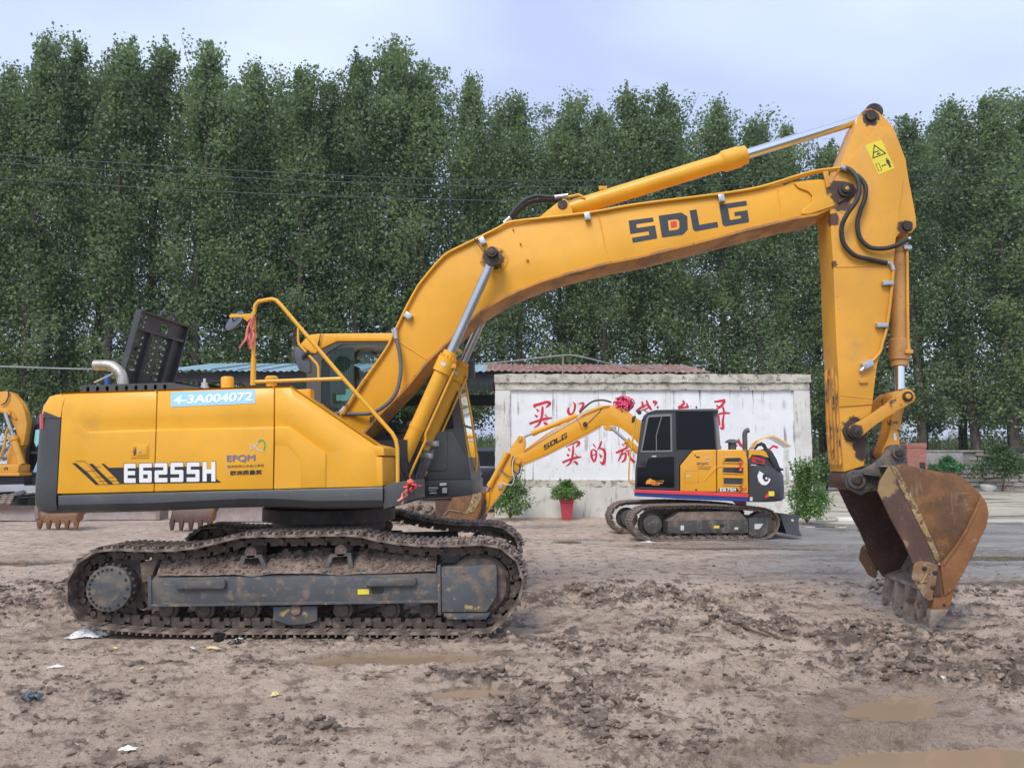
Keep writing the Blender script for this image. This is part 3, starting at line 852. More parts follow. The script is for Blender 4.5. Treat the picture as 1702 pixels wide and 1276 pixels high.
# ------------------------------------------------------------------ trees and plants
def leaf_mat(name, c1, c2, pale=(.30, .36, .30), pale_amt=.1, trans=.25, rough=.38):
    m = bpy.data.materials.new(name); m.use_nodes = True
    nt = m.node_tree; B = nt.nodes['Principled BSDF']; K = nt.links.new
    g = nt.nodes.new('ShaderNodeNewGeometry'); oi = nt.nodes.new('ShaderNodeObjectInfo'); tc = nt.nodes.new('ShaderNodeTexCoord')
    n = nt.nodes.new('ShaderNodeTexNoise'); n.inputs['Scale'].default_value = .55; n.inputs['Detail'].default_value = 3
    K(tc.outputs['Object'], n.inputs['Vector'])
    a = nt.nodes.new('ShaderNodeMath'); a.operation = 'ADD'; K(n.outputs['Fac'], a.inputs[0])
    b = nt.nodes.new('ShaderNodeMath'); b.operation = 'MULTIPLY_ADD'; K(g.outputs['Random Per Island'], b.inputs[0]); b.inputs[1].default_value = .5; b.inputs[2].default_value = -.3
    K(b.outputs[0], a.inputs[1])
    a2 = nt.nodes.new('ShaderNodeMath'); a2.operation = 'MULTIPLY_ADD'; K(oi.outputs['Random'], a2.inputs[0]); a2.inputs[1].default_value = .45; K(a.outputs[0], a2.inputs[2])
    mx = nt.nodes.new('ShaderNodeMixRGB'); mx.inputs[1].default_value = (*c1, 1); mx.inputs[2].default_value = (*c2, 1); K(a2.outputs[0], mx.inputs[0])
    gt = nt.nodes.new('ShaderNodeMath'); gt.operation = 'GREATER_THAN'; gt.inputs[1].default_value = 1 - pale_amt; K(g.outputs['Random Per Island'], gt.inputs[0])
    m2 = nt.nodes.new('ShaderNodeMixRGB'); K(gt.outputs[0], m2.inputs[0]); K(mx.outputs[0], m2.inputs[1]); m2.inputs[2].default_value = (*pale, 1)
    K(m2.outputs[0], B.inputs['Base Color'])
    B.inputs['Roughness'].default_value = rough
    B.inputs['Specular IOR Level'].default_value = .5
    t = nt.nodes.new('ShaderNodeBsdfTranslucent'); K(m2.outputs[0], t.inputs['Color'])
    s = nt.nodes.new('ShaderNodeMixShader'); s.inputs[0].default_value = trans
    K(B.outputs[0], s.inputs[1]); K(t.outputs[0], s.inputs[2]); K(s.outputs[0], nt.nodes['Material Output'].inputs['Surface'])
    return m
M['poplar_leaf'] = leaf_mat('poplar_leaves', (.090, .152, .060), (.225, .315, .12), pale=(.30, .37, .27), pale_amt=.12, trans=.48, rough=.5)
M['bark'] = mat('dark_bark', (.075, .062, .05), .9, var=.25, varscale=3, layers=[(6, .5, .65, (.13, .115, .09), .9, (1, 1, .2))], bump=(20, .6, .05))

def leaves_mesh(name, C, size, seed, m, up=.35, aspect=.85):
    """C: N x 3 leaf centres -> one folded four-cornered leaf each"""
    r = np.random.RandomState(seed); n = len(C)
    d = r.normal(size=(n, 3)); d[:, 2] -= .35; d /= np.linalg.norm(d, axis=1)[:, None]
    nn = r.normal(size=(n, 3)); nn[:, 2] += up * 2
    s = np.cross(d, nn); s /= np.linalg.norm(s, axis=1)[:, None] + 1e-9
    nn = np.cross(s, d)
    L_ = size * (.65 + .7 * r.rand(n))[:, None]; W_ = L_ * aspect * .5
    P = np.stack([C - d * L_ * .5, C + s * W_ + nn * W_ * .25 - d * L_ * .08, C + d * L_ * .5, C - s * W_ + nn * W_ * .25 - d * L_ * .08], 1).reshape(-1, 3)
    me = bpy.data.meshes.new(name)
    me.vertices.add(n * 4); me.vertices.foreach_set('co', P.astype(np.float32).ravel())
    me.loops.add(n * 4); me.loops.foreach_set('vertex_index', np.arange(n * 4, dtype=np.int32))
    me.polygons.add(n); me.polygons.foreach_set('loop_start', (np.arange(n) * 4).astype(np.int32))
    me.update(calc_edges=True)
    me.materials.append(m)
    return me
def poplar(seed):
    r = np.random.RandomState(seed); rr = random.Random(seed)
    H = 24.0; z0 = 4.2
    C = []
    ph = r.rand(6) * 6.28
    def rad(z, a):
        t = (z - z0) / (H - z0)
        base = 2.55 * (np.sin(np.clip(t * 1.05 + .28, 0, 1.5) * 2.02)) ** .75 if t < .9 else 2.55 * .45 * (1 - t) / .1 * .9 + .12
        return max(.25, float(base) * (.80 + .26 * math.sin(3 * a + ph[0] + z * .7) + .24 * math.sin(4 * a - z * 1.5 + ph[1])))
    trunk = MB(); lean = rr.uniform(-.4, .4)
    axis = lambda z: Vector((lean * (z / H) ** 2 + .12 * math.sin(z * .5 + ph[2]), .12 * math.sin(z * .43 + ph[3]), z))
    zs = [-.5, .15, 1.0, 3, 6, 9, 12, 15, 18, 21, 23.2]
    rows = []
    for z in zs:
        k = .30 * (1 - z / H * .93) * (1.35 if z < .3 else 1)
        c = axis(z); rows.append([c + Vector((math.cos(t) * k, math.sin(t) * k, 0)) for t in np.linspace(0, 2 * math.pi, 10)])
    trunk.grid(rows)
    nb_ = 50
    for i in range(nb_):
        z = z0 - .8 + (H - z0 - .3) * (i + rr.random()) / nb_
        a = i * 2.4 + rr.uniform(-.4, .4)
        R = rad(min(z + 1.2, H - .3), a)
        ln = R * rr.uniform(.75, 1.1)
        p0 = axis(z); rise = rr.uniform(.7, 1.7) * ln * (1 if z > 7 else .35)
        p1 = p0 + Vector((math.cos(a) * ln * .6, math.sin(a) * ln * .6, rise * .35)); p2 = p0 + Vector((math.cos(a) * ln, math.sin(a) * ln, rise))
        k = .065 * (1 - z / H) + .015
        trunk.tube([p0, p1, p2], [k, .008], 5)
        nc = 2 if rr.random() < .6 else 3
        for q in range(nc):
            t = .35 + .65 * (q + rr.random()) / nc
            c = p0.lerp(p1, t * 2) if t < .5 else p1.lerp(p2, t * 2 - 1)
            c = Vector(c) + Vector((rr.gauss(0, .22), rr.gauss(0, .22), rr.gauss(0, .2)))
            n = int(rr.uniform(110, 235)); sg = rr.uniform(.34, .60)
            if z > 19.5: n, sg = int(n * .7), sg * .68
            C.append(np.array(c) + np.clip(r.normal(size=(n, 3)), -1.7, 1.7) * (sg, sg, sg * 1.1))
    for i in range(15):                       # upright leading shoots
        a, q = rr.random() * 6.28, rr.random() ** .7 * 1.5
        zt = H - q * 2.4 - rr.random() * 1.6
        c0 = axis(zt - 2.4) + Vector((math.cos(a) * q * .8, math.sin(a) * q * .8, 0))
        for k in range(9):
            t = k / 8
            C.append(np.array(c0 + Vector((0, 0, 2.6 * t))) + np.clip(r.normal(size=(int(58 - 34 * t), 3)), -1.6, 1.6) * ((.32 - .22 * t), (.32 - .22 * t), .2))
    return leaves_mesh('crown', np.concatenate(C), .165, seed, M['poplar_leaf']), trunk
POP = []
for sd in range(6):
    cm, tb = poplar(100 + sd)
    t_o = tb.build('trunk', M['bark'], smooth=60, fix=False)
    POP.append((cm, t_o.data))
    bpy.data.objects.remove(t_o)
def add_poplar(k, x, y, h, rot, label, group, sy=1.0):
    root = empty('poplar_tree', (x, y, 0), label, 'tree', group)
    s = h / 24.0
    root.rotation_euler.z = rot
    wv = sy * (.88 + .26 * ((k * 37 + int(abs(x) * 13)) % 10) / 9)
    root.scale = (s * wv, s * wv, s)
    for nm, me_ in (('trunk', POP[k][1]), ('crown', POP[k][0])):
        o = bpy.data.objects.new(nm, me_); COL.objects.link(o); o.parent = root
FRONT = [(-75, 128, 'poplar at the far left edge of the row'), (18, 112, 'poplar above the small left excavator, near the left edge'), (76, 54, 'tallest poplar on the left, above the dark counterweight'), (128, 62, 'tall poplar with a broad top above the yellow rear door of the big excavator'),
 (205, 60, 'poplar with a pointed top just left of the open engine hood'), (270, 62, 'poplar rising straight above the open perforated hood'), (345, 66, 'tall poplar right of the open hood and left of the round mirror'), (430, 106, 'lower poplar rising above the round mirror on the handrail'),
 (508, 108, 'poplar above the rear edge of the yellow cab roof'), (560, 126, 'low-topped poplar above the cab glass, in a dip of the row'), (602, 88, 'poplar with a spire top just left of the tallest middle one'), (650, 66, 'tallest poplar of the middle, above the hose on the boom foot'),
 (702, 104, 'poplar above the lower bend of the boom'), (782, 122, 'poplar above the boom cylinder pin'), (860, 150, 'poplar above the black hoses on the boom knee'), (942, 150, 'poplar above the base of the arm cylinder'),
 (998, 170, 'short poplar between the arm cylinder base and the dark boom lettering'), (1050, 141, 'poplar above the first dark letter on the boom'), (1106, 143, 'poplar above the middle of the dark boom lettering'), (1190, 167, 'poplar above the last dark letter on the boom'),
 (1250, 194, 'poplar behind the polished arm cylinder rod'), (1302, 203, 'slim poplar right of the cylinder head, under the polished rod'), (1368, 236, 'low poplar seen just left of the arm top'), (1432, 246, 'poplar hidden behind the arm of the big excavator'),
 (1500, 190, 'poplar just right of the arm top'), (1582, 166, 'poplar standing above the brick pillar and the bucket'), (1646, 152, 'poplar with a thick trunk behind the stone wall, near the right'), (1702, 148, 'poplar at the right edge above the leafy wall shrub'), (1775, 140, 'poplar beyond the right edge of the row')]
for i, (px, py_, lb) in enumerate(FRONT):
    Y = 36 + 13 * min(1, max(0, px / 1350)) + (.6 if i % 2 else -.5)
    if px > 1480: Y = 49 + (i % 2)
    p = at(px, py_, Y)
    add_poplar(i % 6, p.x, Y, p.z + .35, i * 1.7, lb, 'poplars in the front row', .92 if px < 1400 else 1.0)
LM = [(-120, 'far left edge'), (0, 'left edge'), (60, 'counterweight'), (140, 'exhaust pipe'), (205, 'left side of the open hood'), (265, 'open hood'), (330, 'dark breather cap'), (390, 'round mirror'), (460, 'top of the handrail'), (520, 'cab aerial'), (590, 'cab glass'), (650, 'hose on the boom foot'), (720, 'boom bend'), (790, 'pin of the boom cylinder'), (850, 'black hoses on the boom'), (920, 'arm cylinder base'), (985, 'left half of the white wall'), (1060, 'first letter on the boom'), (1120, 'second letter on the boom'), (1170, 'third letter on the boom'), (1225, 'last letter on the boom'), (1290, 'polished arm cylinder rod'), (1345, 'boom tip'), (1400, 'boom end pin'), (1450, 'arm top'), (1510, 'bucket cylinder'), (1570, 'brick pillar'), (1620, 'bucket heel'), (1680, 'wall shrub'), (1740, 'right edge'), (1810, 'far right end')]
k = 0
for px in list(range(-120, 1860, 74)):
    Y = 42 + 13 * min(1, max(0, px / 1350)) + RND.uniform(-1, 1.4)
    base = np.interp(px, [p[0] for p in FRONT], [p[1] for p in FRONT])
    p = at(px + RND.uniform(-14, 14), base + RND.uniform(14, 50), Y)
    add_poplar((k * 5 + 2) % 6, p.x, Y, p.z, k * 2.3, 'half-hidden poplar of the back row behind the ' + LM[min(k, len(LM) - 1)][1], 'poplars in the back row', .95)
    k += 1

M['bush_leaf'] = leaf_mat('bush_leaves', (.065, .14, .028), (.16, .30, .07), pale=(.25, .36, .13), pale_amt=.12, trans=.3)
M['bush_dark'] = leaf_mat('dark_bush_leaves', (.034, .08, .026), (.11, .19, .06), pale=(.16, .23, .10), pale_amt=.08, trans=.25)
M['vine_leaf'] = leaf_mat('vine_leaves', (.035, .15, .045), (.09, .26, .09), pale=(.12, .33, .13), pale_amt=.2)
M['twig'] = mat('twig_bark', (.13, .095, .06), .85, var=.2)
def bush(name, x, y, z0, rx, ry, h, n, size, m, label, cat, seed, shoots=0, group=None, low=.1, stems=9, flat=.5):
    r = np.random.RandomState(seed); rr = random.Random(seed)
    root = empty(name, (x, y, z0), label, cat, group)
    C = []; st = MB()
    nc = max(14, n // 70)
    for i in range(nc):
        t = rr.random(); a = rr.random() * 6.28
        wz = low + (1 - low) * t
        q = math.sqrt(rr.random()) * (math.sin(min(1, .28 + t * .95) * math.pi) ** flat)
        c = np.array([math.cos(a) * q * rx, math.sin(a) * q * ry, wz * h])
        C.append(c + r.normal(size=(n // nc, 3)) * (rx * .16, ry * .16, h * .09))
        if i < stems:
            st.tube([(x, y, z0 - .1), (x + c[0] * .4, y + c[1] * .4, z0 + c[2] * .55), (x + c[0], y + c[1], z0 + c[2])], [.014, .004], 5)
    for i in range(shoots):
        a = rr.uniform(0, 6.28); q = rr.uniform(.2, .8)
        p0 = np.array([math.cos(a) * q * rx * .7, math.sin(a) * q * ry * .7, h * .75]); p1 = np.array([math.cos(a) * q * rx * 1.1, math.sin(a) * q * ry, h * rr.uniform(1.1, 1.35)])
        for t in np.linspace(0, 1, 12):
            C.append((p0 + (p1 - p0) * t) + r.normal(size=(4, 3)) * .022)
        st.tube([Vector(p0) + Vector((x, y, z0)), Vector(p1) + Vector((x, y, z0))], [.008, .003], 5)
    C = np.concatenate(C); C[:, 2] = np.maximum(C[:, 2], .03)
    o = bpy.data.objects.new('foliage', leaves_mesh('foliage', C, size, seed, m, aspect=.6)); COL.objects.link(o); o.parent = root
    st.build('stems', M['twig'], root, fix=False)
    return root
def pxbush(name, px, pyb, wpx, hpx, Y, *a, **k):
    p = at(px, pyb, Y); s = Y / F
    return bush(name, p.x, Y, max(0, p.z if pyb > 790 else 0), wpx * s / 2, wpx * s / 2, hpx * s, *a, **k)
pxbush('leafy_bush', 848, 856, 62, 74, 22.0, 3600, .075, M['bush_leaf'], 'bright green bush by the wall behind the small excavator arm', 'bush', 1, shoots=5)
pxbush('leafy_bush', 1341, 862, 66, 76, 20.6, 5200, .07, M['bush_leaf'], 'round green bush with upright shoots at the right end of the white wall', 'bush', 2, shoots=26)
pot = empty('flower_pot', (at(942, 858, 22.3).x, 22.3, 0), 'tapered pink-red flower pot standing before the white wall', 'flower pot')
M['pot'] = mat('pink_red_plastic', (.52, .055, .085), .5, var=.08, layers=[(8, .58, .72, (.50, .18, .18), .6)])
s_ = 22.3 / F; c_ = pot.location
mb = MB(); fr = Frame(c_)
def frustum(mb, o, z0, z1, a, b):
    o = Vector(o); A = [o + Vector((x * a, y * a, z0)) for x, y in ((-1, -1), (1, -1), (1, 1), (-1, 1))]; B_ = [o + Vector((x * b, y * b, z1)) for x, y in ((-1, -1), (1, -1), (1, 1), (-1, 1))]
    k = len(mb.v); mb.v += A + B_
    mb.f += [[k, k + 3, k + 2, k + 1], [k + 4, k + 5, k + 6, k + 7]] + [[k + i, k + (i + 1) % 4, k + 4 + (i + 1) % 4, k + 4 + i] for i in range(4)]
frustum(mb, c_, 0, .50, .135, .185); mb.build('body', M['pot'], pot, bevel=.02)
mb = MB(); frustum(mb, c_, .50, .585, .205, .215); mb.build('rim', M['pot'], pot, bevel=.02)
bush('potted_shrub', c_.x, 22.3, .56, .47, .42, .50, 3600, .06, M['bush_leaf'], 'clipped dome-shaped green shrub growing in the pink-red pot', 'potted plant', 3, shoots=2, low=.15, flat=.35)

# ------------------------------------------------------------------ stone wall, pillar, field on the right
SWY = 43.0
M['stone'] = mat('grey_stone', (.29, .275, .255), .85, var=.25, varscale=1.0, layers=[(3, .5, .66, (.40, .38, .34), .85), (9, .58, .7, (.16, .15, .135), .9)], bump=(12, .6, .05))
M['stone_b'] = mat('brownish_stone', (.25, .205, .17), .85, var=.25, varscale=1.0, layers=[(3, .5, .66, (.34, .29, .25), .85)], bump=(12, .6, .05))
M['mortar'] = mat('grey_mortar', (.19, .18, .165), .9, var=.15, bump=(20, .5, .03))
M['cement'] = mat('grey_cement_render', (.30, .295, .285), .85, var=.12, layers=[(2, .5, .66, (.22, .215, .2), .9)], bump=(20, .3))
sx0, sx1 = at(1541, 800, SWY).x, 36.0
top = at(1600, 751, SWY).z
sw = empty('stone_wall', (sx0, SWY, 0), 'low wall of rough grey stones in front of the corn field', 'wall')
mb = MB(); mb.box(WORLD, sx0, sx1, SWY + .1, SWY + .5, -.3, top); mb.build('mortar_core', M['mortar'], sw)
smeshes = []
for k in range(8):
    mb = MB(); rr = random.Random(40 + k)
    P = [(-.5 + rr.uniform(0, .1), -.5 + rr.uniform(0, .15)), (.5 - rr.uniform(0, .1), -.5 + rr.uniform(0, .12)), (.5, rr.uniform(-.2, .2)), (.5 - rr.uniform(.02, .15), .5 - rr.uniform(0, .12)), (-.5 + rr.uniform(.02, .15), .5 - rr.uniform(0, .12)), (-.5, rr.uniform(-.2, .2))]
    mb.prism(Frame((0, 0, 0)), P, 0, .3)
    o = mb.build('stone', M['stone'] if k % 3 else M['stone_b'], bevel=.06, seg=1, smooth=0); smeshes.append(o.data); bpy.data.objects.remove(o)
rows_ = 9; z = 0
for r_ in range(rows_):
    hgt = top / rows_
    x = sx0 + RND.uniform(-.2, 0)
    while x < 34:
        w = RND.uniform(.45, 1.05)
        if not (r_ >= 6 and x < sx0 + 2.1):
            o = bpy.data.objects.new('stone', smeshes[RND.randrange(8)]); COL.objects.link(o); o.parent = sw
            o.location = (x + w / 2 - sx0, RND.uniform(-.06, .05), hgt * (r_ + .5) + RND.uniform(-.02, .02)); o.scale = (w * .97, 1, hgt * RND.uniform(.85, 1.0))
            o.rotation_euler.y = RND.uniform(-.05, .05)
        x += w
mb = MB(); mb.box(WORLD, sx0, sx0 + 2.15, SWY + .02, SWY + .3, top * 6 / 9, top - .02); mb.build('render_patch', M['cement'], sw, bevel=.02)
mb = MB(); mb.box(WORLD, sx0, at(1672, 750, SWY).x, SWY - .02, SWY + .55, top, top + .1); mb.build('coping', M['stone'], sw, bevel=.03)
mb = MB(); mb.box(WORLD, at(1674, 750, SWY).x, 36, SWY - .05, SWY + .5, top - .02, top + .24); mb.build('dark_coping', M['black'], sw, bevel=.02)
M['brick'] = None
def brick_mat():
    m = bpy.data.materials.new('red_brick'); m.use_nodes = True
    nt = m.node_tree; B = nt.nodes['Principled BSDF']; K = nt.links.new
    tc = nt.nodes.new('ShaderNodeTexCoord'); mp = nt.nodes.new('ShaderNodeMapping'); mp.inputs['Rotation'].default_value = (math.pi / 2, 0, 0)
    b = nt.nodes.new('ShaderNodeTexBrick'); b.inputs['Scale'].default_value = 1.0
    b.inputs['Color1'].default_value = (.28, .085, .06, 1); b.inputs['Color2'].default_value = (.38, .13, .085, 1); b.inputs['Mortar'].default_value = (.30, .22, .19, 1)
    b.inputs['Brick Width'].default_value = .24; b.inputs['Row Height'].default_value = .075; b.inputs['Mortar Size'].default_value = .008
    K(tc.outputs['Object'], mp.inputs[0]); K(mp.outputs[0], b.inputs['Vector']); K(b.outputs['Color'], B.inputs['Base Color']); B.inputs['Roughness'].default_value = .85
    return m
M['brick'] = brick_mat()
bp = empty('brick_pillar', (at(1524, 760, 41.5).x, 41.5, 0), 'square red brick pillar standing at the end of the stone wall', 'pillar')
pz = at(1524, 736, 41.5).z
mb = MB(); mb.box(WORLD, bp.location.x - .53, bp.location.x + .53, 41.5, 42.5, -.2, pz - .25); mb.build('shaft', M['brick'], bp)
mb = MB(); mb.box(WORLD, bp.location.x - .56, bp.location.x + .56, 41.47, 42.53, pz - .25, pz); mb.build('head', M['brick'], bp)
mb = MB(); mb.box(WORLD, bp.location.x + .12, bp.location.x + .42, 41.46, 41.5, 1.25, 1.62); mb.build('dark_vent', M['black'], bp, bevel=.01)  # black box put on the shaft to stand for its dark square vent
mb = MB(); mb.box(WORLD, at(1300, 755, 43).x, at(1510, 755, 43).x, 43.0, 43.2, at(1400, 758, 43).z, at(1400, 751.5, 43).z)
for t in (0.02, .35, .68, .98):
    x = at(1300, 755, 43).x * (1 - t) + at(1510, 755, 43).x * t
    mb.box(WORLD, x - .05, x + .05, 43.03, 43.17, -.2, at(1400, 758, 43).z)
tag(mb.build('rail_fence', M['black']), 'black horizontal rail behind the bush, between the wall end and the brick pillar', 'rail')
pxbush('wall_shrub', 1666, 815, 84, 64, 41.0, 4800, .15, M['bush_dark'], 'sprawling dark green shrub growing against the right end of the stone wall', 'shrub', 5, shoots=6, low=.5)
pxbush('vine_patch', 1577, 794, 46, 32, 42.6, 2600, .13, M['vine_leaf'], 'bright green creeper on the left part of the stone wall', 'creeper', 6, low=.35)
pxbush('low_hedge', 1385, 806, 62, 46, 42.2, 3600, .16, M['bush_dark'], 'low dark green hedge below the black rail', 'hedge', 8)
# corn field: nobody could count the stalks
M['corn'] = leaf_mat('corn_leaves', (.13, .20, .05), (.24, .30, .09), pale=(.42, .40, .18), pale_amt=.2, trans=.35, rough=.6)
r = np.random.RandomState(9)
n = 9000
P0 = np.stack([r.uniform(-36, 70, n), 54 + 46 * r.rand(n) ** 1.5, np.full(n, .62)], -1)
V = []
ht = 2.45 + .5 * r.rand(n)
for b in range(5):
    a = r.rand(n) * 6.28; ln = .35 + .4 * r.rand(n); zz = ht * (.3 + .16 * b)
    dx, dy = np.cos(a), np.sin(a)
    p0 = P0 + np.stack([0 * a, 0 * a, zz], -1)
    p1 = p0 + np.stack([dx * ln * .5, dy * ln * .5, .28 + 0 * a], -1); p2 = p0 + np.stack([dx * ln, dy * ln, .05 + .25 * r.rand(n)], -1)
    sd = np.stack([-dy, dx, 0 * a], -1) * .05
    V += [np.stack([p0 - sd * .6, p1 - sd, p2, p1 + sd], 1)]
p0 = P0 - np.array([.02, 0, .3]); p1 = P0 + np.stack([0 * ht, 0 * ht, ht], -1)
V += [np.stack([p0, p0 + [.04, 0, 0], p1 + [.02, 0, 0], p1], 1)]
V = np.concatenate(V).reshape(-1, 3)
me = bpy.data.meshes.new('corn_field'); nq = len(V) // 4
me.vertices.add(len(V)); me.vertices.foreach_set('co', V.astype(np.float32).ravel())
me.loops.add(nq * 4); me.loops.foreach_set('vertex_index', np.arange(nq * 4, dtype=np.int32))
me.polygons.add(nq); me.polygons.foreach_set('loop_start', (np.arange(nq) * 4).astype(np.int32))
me.update(calc_edges=True); me.materials.append(M['corn'])
mb = MB(); mb.box(WORLD, -60, 90, 51.5, 112, -.5, .6); o = mb.build('field_terrace', M['earth'], smooth=0); o['kind'] = 'structure'
o = bpy.data.objects.new('corn_field', me); COL.objects.link(o); tag(o, 'field of tall green corn beyond the wall and the poplars', 'corn field', kind='stuff')
# far wood and towers
M['farwood'] = leaf_mat('far_wood_leaves', (.03, .06, .02), (.07, .12, .045), pale_amt=.0)
r = np.random.RandomState(12); C = []
for k in range(420):
    x = r.uniform(-420, 560); y = 420 + 120 * r.rand(); h = 9 + 9 * r.rand()
    m_ = 46
    q = r.normal(size=(m_, 3)) * (2.6, 2.6, h * .24) + (x, y, h * .55)
    q[:, 2] = np.clip(q[:, 2], .5, None); C.append(q)
me = leaves_mesh('far_wood', np.concatenate(C), 3.0, 3, M['farwood'])
o = bpy.data.objects.new('far_wood', me); COL.objects.link(o); tag(o, 'hazy far belt of trees on the horizon', 'far wood', kind='stuff')
M['tower'] = mat('pale_tower_render', (.42, .42, .42), .8, var=.05)
M['towerwin'] = mat('dark_tower_window', (.10, .11, .13), .3)
for i, (px, pt, wpx, lb) in enumerate(((1449, 697, 9, 'left of the hazy far apartment towers seen behind the bucket link'), (1461, 704, 10, 'right one of the hazy far apartment towers seen behind the bucket link'), (1591, 716, 7, 'hazy far apartment tower between two poplar trunks'))):
    Y = 820; p = at(px, pt, Y); w = wpx * Y / F / 2
    t = empty('apartment_tower', (p.x, Y, 0), lb, 'tower')
    mb = MB(); mb.box(WORLD, p.x - w, p.x + w, Y, Y + 14, -1, p.z); mb.box(WORLD, p.x - w * .3, p.x + w * .3, Y + 4, Y + 10, p.z, p.z + 3); mb.build('wall', M['tower'], t)
    mb = MB()
    for f_ in range(int(p.z / 3)):
        for c in range(3):
            x = p.x - w + (c + .5) * 2 * w / 3
            mb.box(WORLD, x - w * .2, x + w * .2, Y - .15, Y - .02, f_ * 3 + 1, f_ * 3 + 2.5)
    tag(mb.build('window_band', M['towerwin'], t), kind='stuff')
# ------------------------------------------------------------------ the big excavator
S = Vector((-2.2, 9.2, 0))
EX = empty('crawler_excavator', S, 'big yellow crawler excavator with raised arm and rusty bucket in the foreground', 'excavator')
UP = Frame(S, math.radians(5.5), math.radians(1.9))      # upper structure: swung a little to the road, nose up
LO = Frame(S)                                            # undercarriage
VN = -1.45
on = UP.on
def loc(p):          # object coordinates of a point on this machine
    return tuple(Vector(p) - S)

# ---- crawlers
def shoe_mesh(width, pitch, th, gh, mt, ngr=3, name='track_shoe'):
    mb = MB(); h = pitch * .5 + .012; fr = Frame((0, 0, 0))
    # plate outline along travel (u) and outward (w), with turned-down leading lip
    P = [(-h, -.012), (-h + .03, 0), (h - .02, 0), (h, .006), (h, .006 + th), (h - .02, th), (-h + .03, th), (-h, th - .014)]
    mb.prism(fr, P, -width / 2, width / 2)
    for i in range(ngr):
        u = -pitch * .38 + pitch * .72 * i / (ngr - 1)
        mb.prism(fr, [(u - .013, th - .002), (u + .013, th - .002), (u + .008, th + gh), (u - .008, th + gh)], -width / 2 + .004 * (i + 1), width / 2 - .004 * (i + 1))
    o = mb.build(name, mt, bevel=0, smooth=0)
    d = o.data; bpy.data.objects.remove(o); return d
def resample(P, n):
    P = [Vector(p) for p in P]
    Ls = [0]
    for i in range(len(P)):
        Ls.append(Ls[-1] + (P[(i + 1) % len(P)] - P[i]).length)
    out = []; k = 0
    for j in range(n):
        t = Ls[-1] * j / n
        while Ls[k + 1] < t: k += 1
        out.append(P[k].lerp(P[(k + 1) % len(P)], (t - Ls[k]) / (Ls[k + 1] - Ls[k])))
    return out, Ls[-1]
def crawler(root, fr, path, v0, width, n, th, gh, chain_h, mt_shoe, mt_chain, ngr=3, near_chain=.17, shoe_data=None, seed=0, cap=.05):
    """path: closed (u, w) line of the shoes' inner faces; v0: near edge. Chain = part, every shoe a sub-part"""
    pts, Ltot = resample(catmull([Vector((a, b)) for a, b in path], 6, True), n)
    area = sum(pts[i].x * pts[(i + 1) % n].y - pts[(i + 1) % n].x * pts[i].y for i in range(n))
    sg = 1 if area < 0 else -1
    pitch = Ltot / n
    rr = random.Random(seed)
    sd = shoe_data or shoe_mesh(width, pitch, th, gh, mt_shoe, ngr)
    ch = MB()
    M3 = []
    for i in range(n):
        a, b = pts[i], pts[(i + 1) % n]
        m = (a + b) / 2; t = (b - a).normalized(); nn = Vector((-t.y, t.x)) * sg
        M3.append((m, t, nn))
        for side in ((near_chain, near_chain + cap), (width - near_chain - cap, width - near_chain)):
            f2 = Frame(fr.o); f2.o = fr.pt(m.x, v0, m.y); f2.e1 = fr.e1 * t.x + fr.e3 * t.y; f2.e3 = fr.e1 * nn.x + fr.e3 * nn.y; f2.e2 = fr.e2
            h = pitch / 2
            P = [(-h * 1.12, -chain_h * .95), (-h * .55, -chain_h), (-h * .5, -chain_h * .62), (-h * .12, -chain_h * .62), (-h * .1, -chain_h), (h * .5, -chain_h), (h * .98, -chain_h * .8), (h * 1.0, -chain_h * .25), (h * .62, -chain_h * .22), (h * .55, -.004), (-h * .6, -.004), (-h * .66, -chain_h * .3), (-h * 1.12, -chain_h * .4)]
            ch.prism(f2, P, side[0], side[1])
        c = fr.pt(m.x - t.x * pitch / 2 - nn.x * chain_h * .6, v0 + near_chain - .02, m.y - t.y * pitch / 2 - nn.y * chain_h * .6)
        ch.cyl(c, c + fr.e2 * (width - 2 * near_chain + .04), chain_h * .30, n=10)
    cpart = ch.build('track_chain', mt_chain, root, smooth=0, fix=False)
    for (m, t, nn) in M3:
        o = bpy.data.objects.new('track_shoe', sd); COL.objects.link(o); o.parent = cpart
        ex = fr.e1 * t.x + fr.e3 * t.y; ez = fr.e1 * nn.x + fr.e3 * nn.y
        tw = rr.uniform(-.012, .012)
        R = Matrix((ex, fr.e2, ez)).transposed().to_4x4() @ Matrix.Rotation(tw, 4, 'Y')
        R.translation = fr.pt(m.x, v0 + width / 2, m.y) - root.location
        o.matrix_local = R
    return cpart, sd, pitch
TV = -1.60
TPX = [(112, 969), (121, 945), (141, 929), (169, 915), (234, 917), (307, 915), (367, 902), (408, 893), (475, 893), (581, 891), (616, 898), (652, 904), (690, 908), (733, 909), (771, 908), (808, 906), (834, 913), (853, 928), (865, 946), (868, 971), (862, 996), (849, 1018), (826, 1038), (806, 1044), (707, 1049), (600, 1047), (500, 1046), (400, 1046), (283, 1045), (181, 1043), (135, 1034), (115, 1008), (110, 988)]
TPATH = [LO.uw(x, y, TV) for x, y in TPX]
TPATH = [(u, w if w > .08 else .028 + (w - .028) * .35) for u, w in TPATH]
ch1, sd_, pit = crawler(EX, LO, TPATH, TV, .60, 49, .022, .028, .105, M['track'], M['chain'])
FARP = [(u * 1.0, w + (.035 * math.sin(u * 1.9 + .6) if w > .75 else 0)) for u, w in TPATH]
crawler(EX, LO, FARP, TV + 2.60, .60, 49, .022, .028, .105, M['track'], M['chain'], shoe_data=sd_, seed=4)
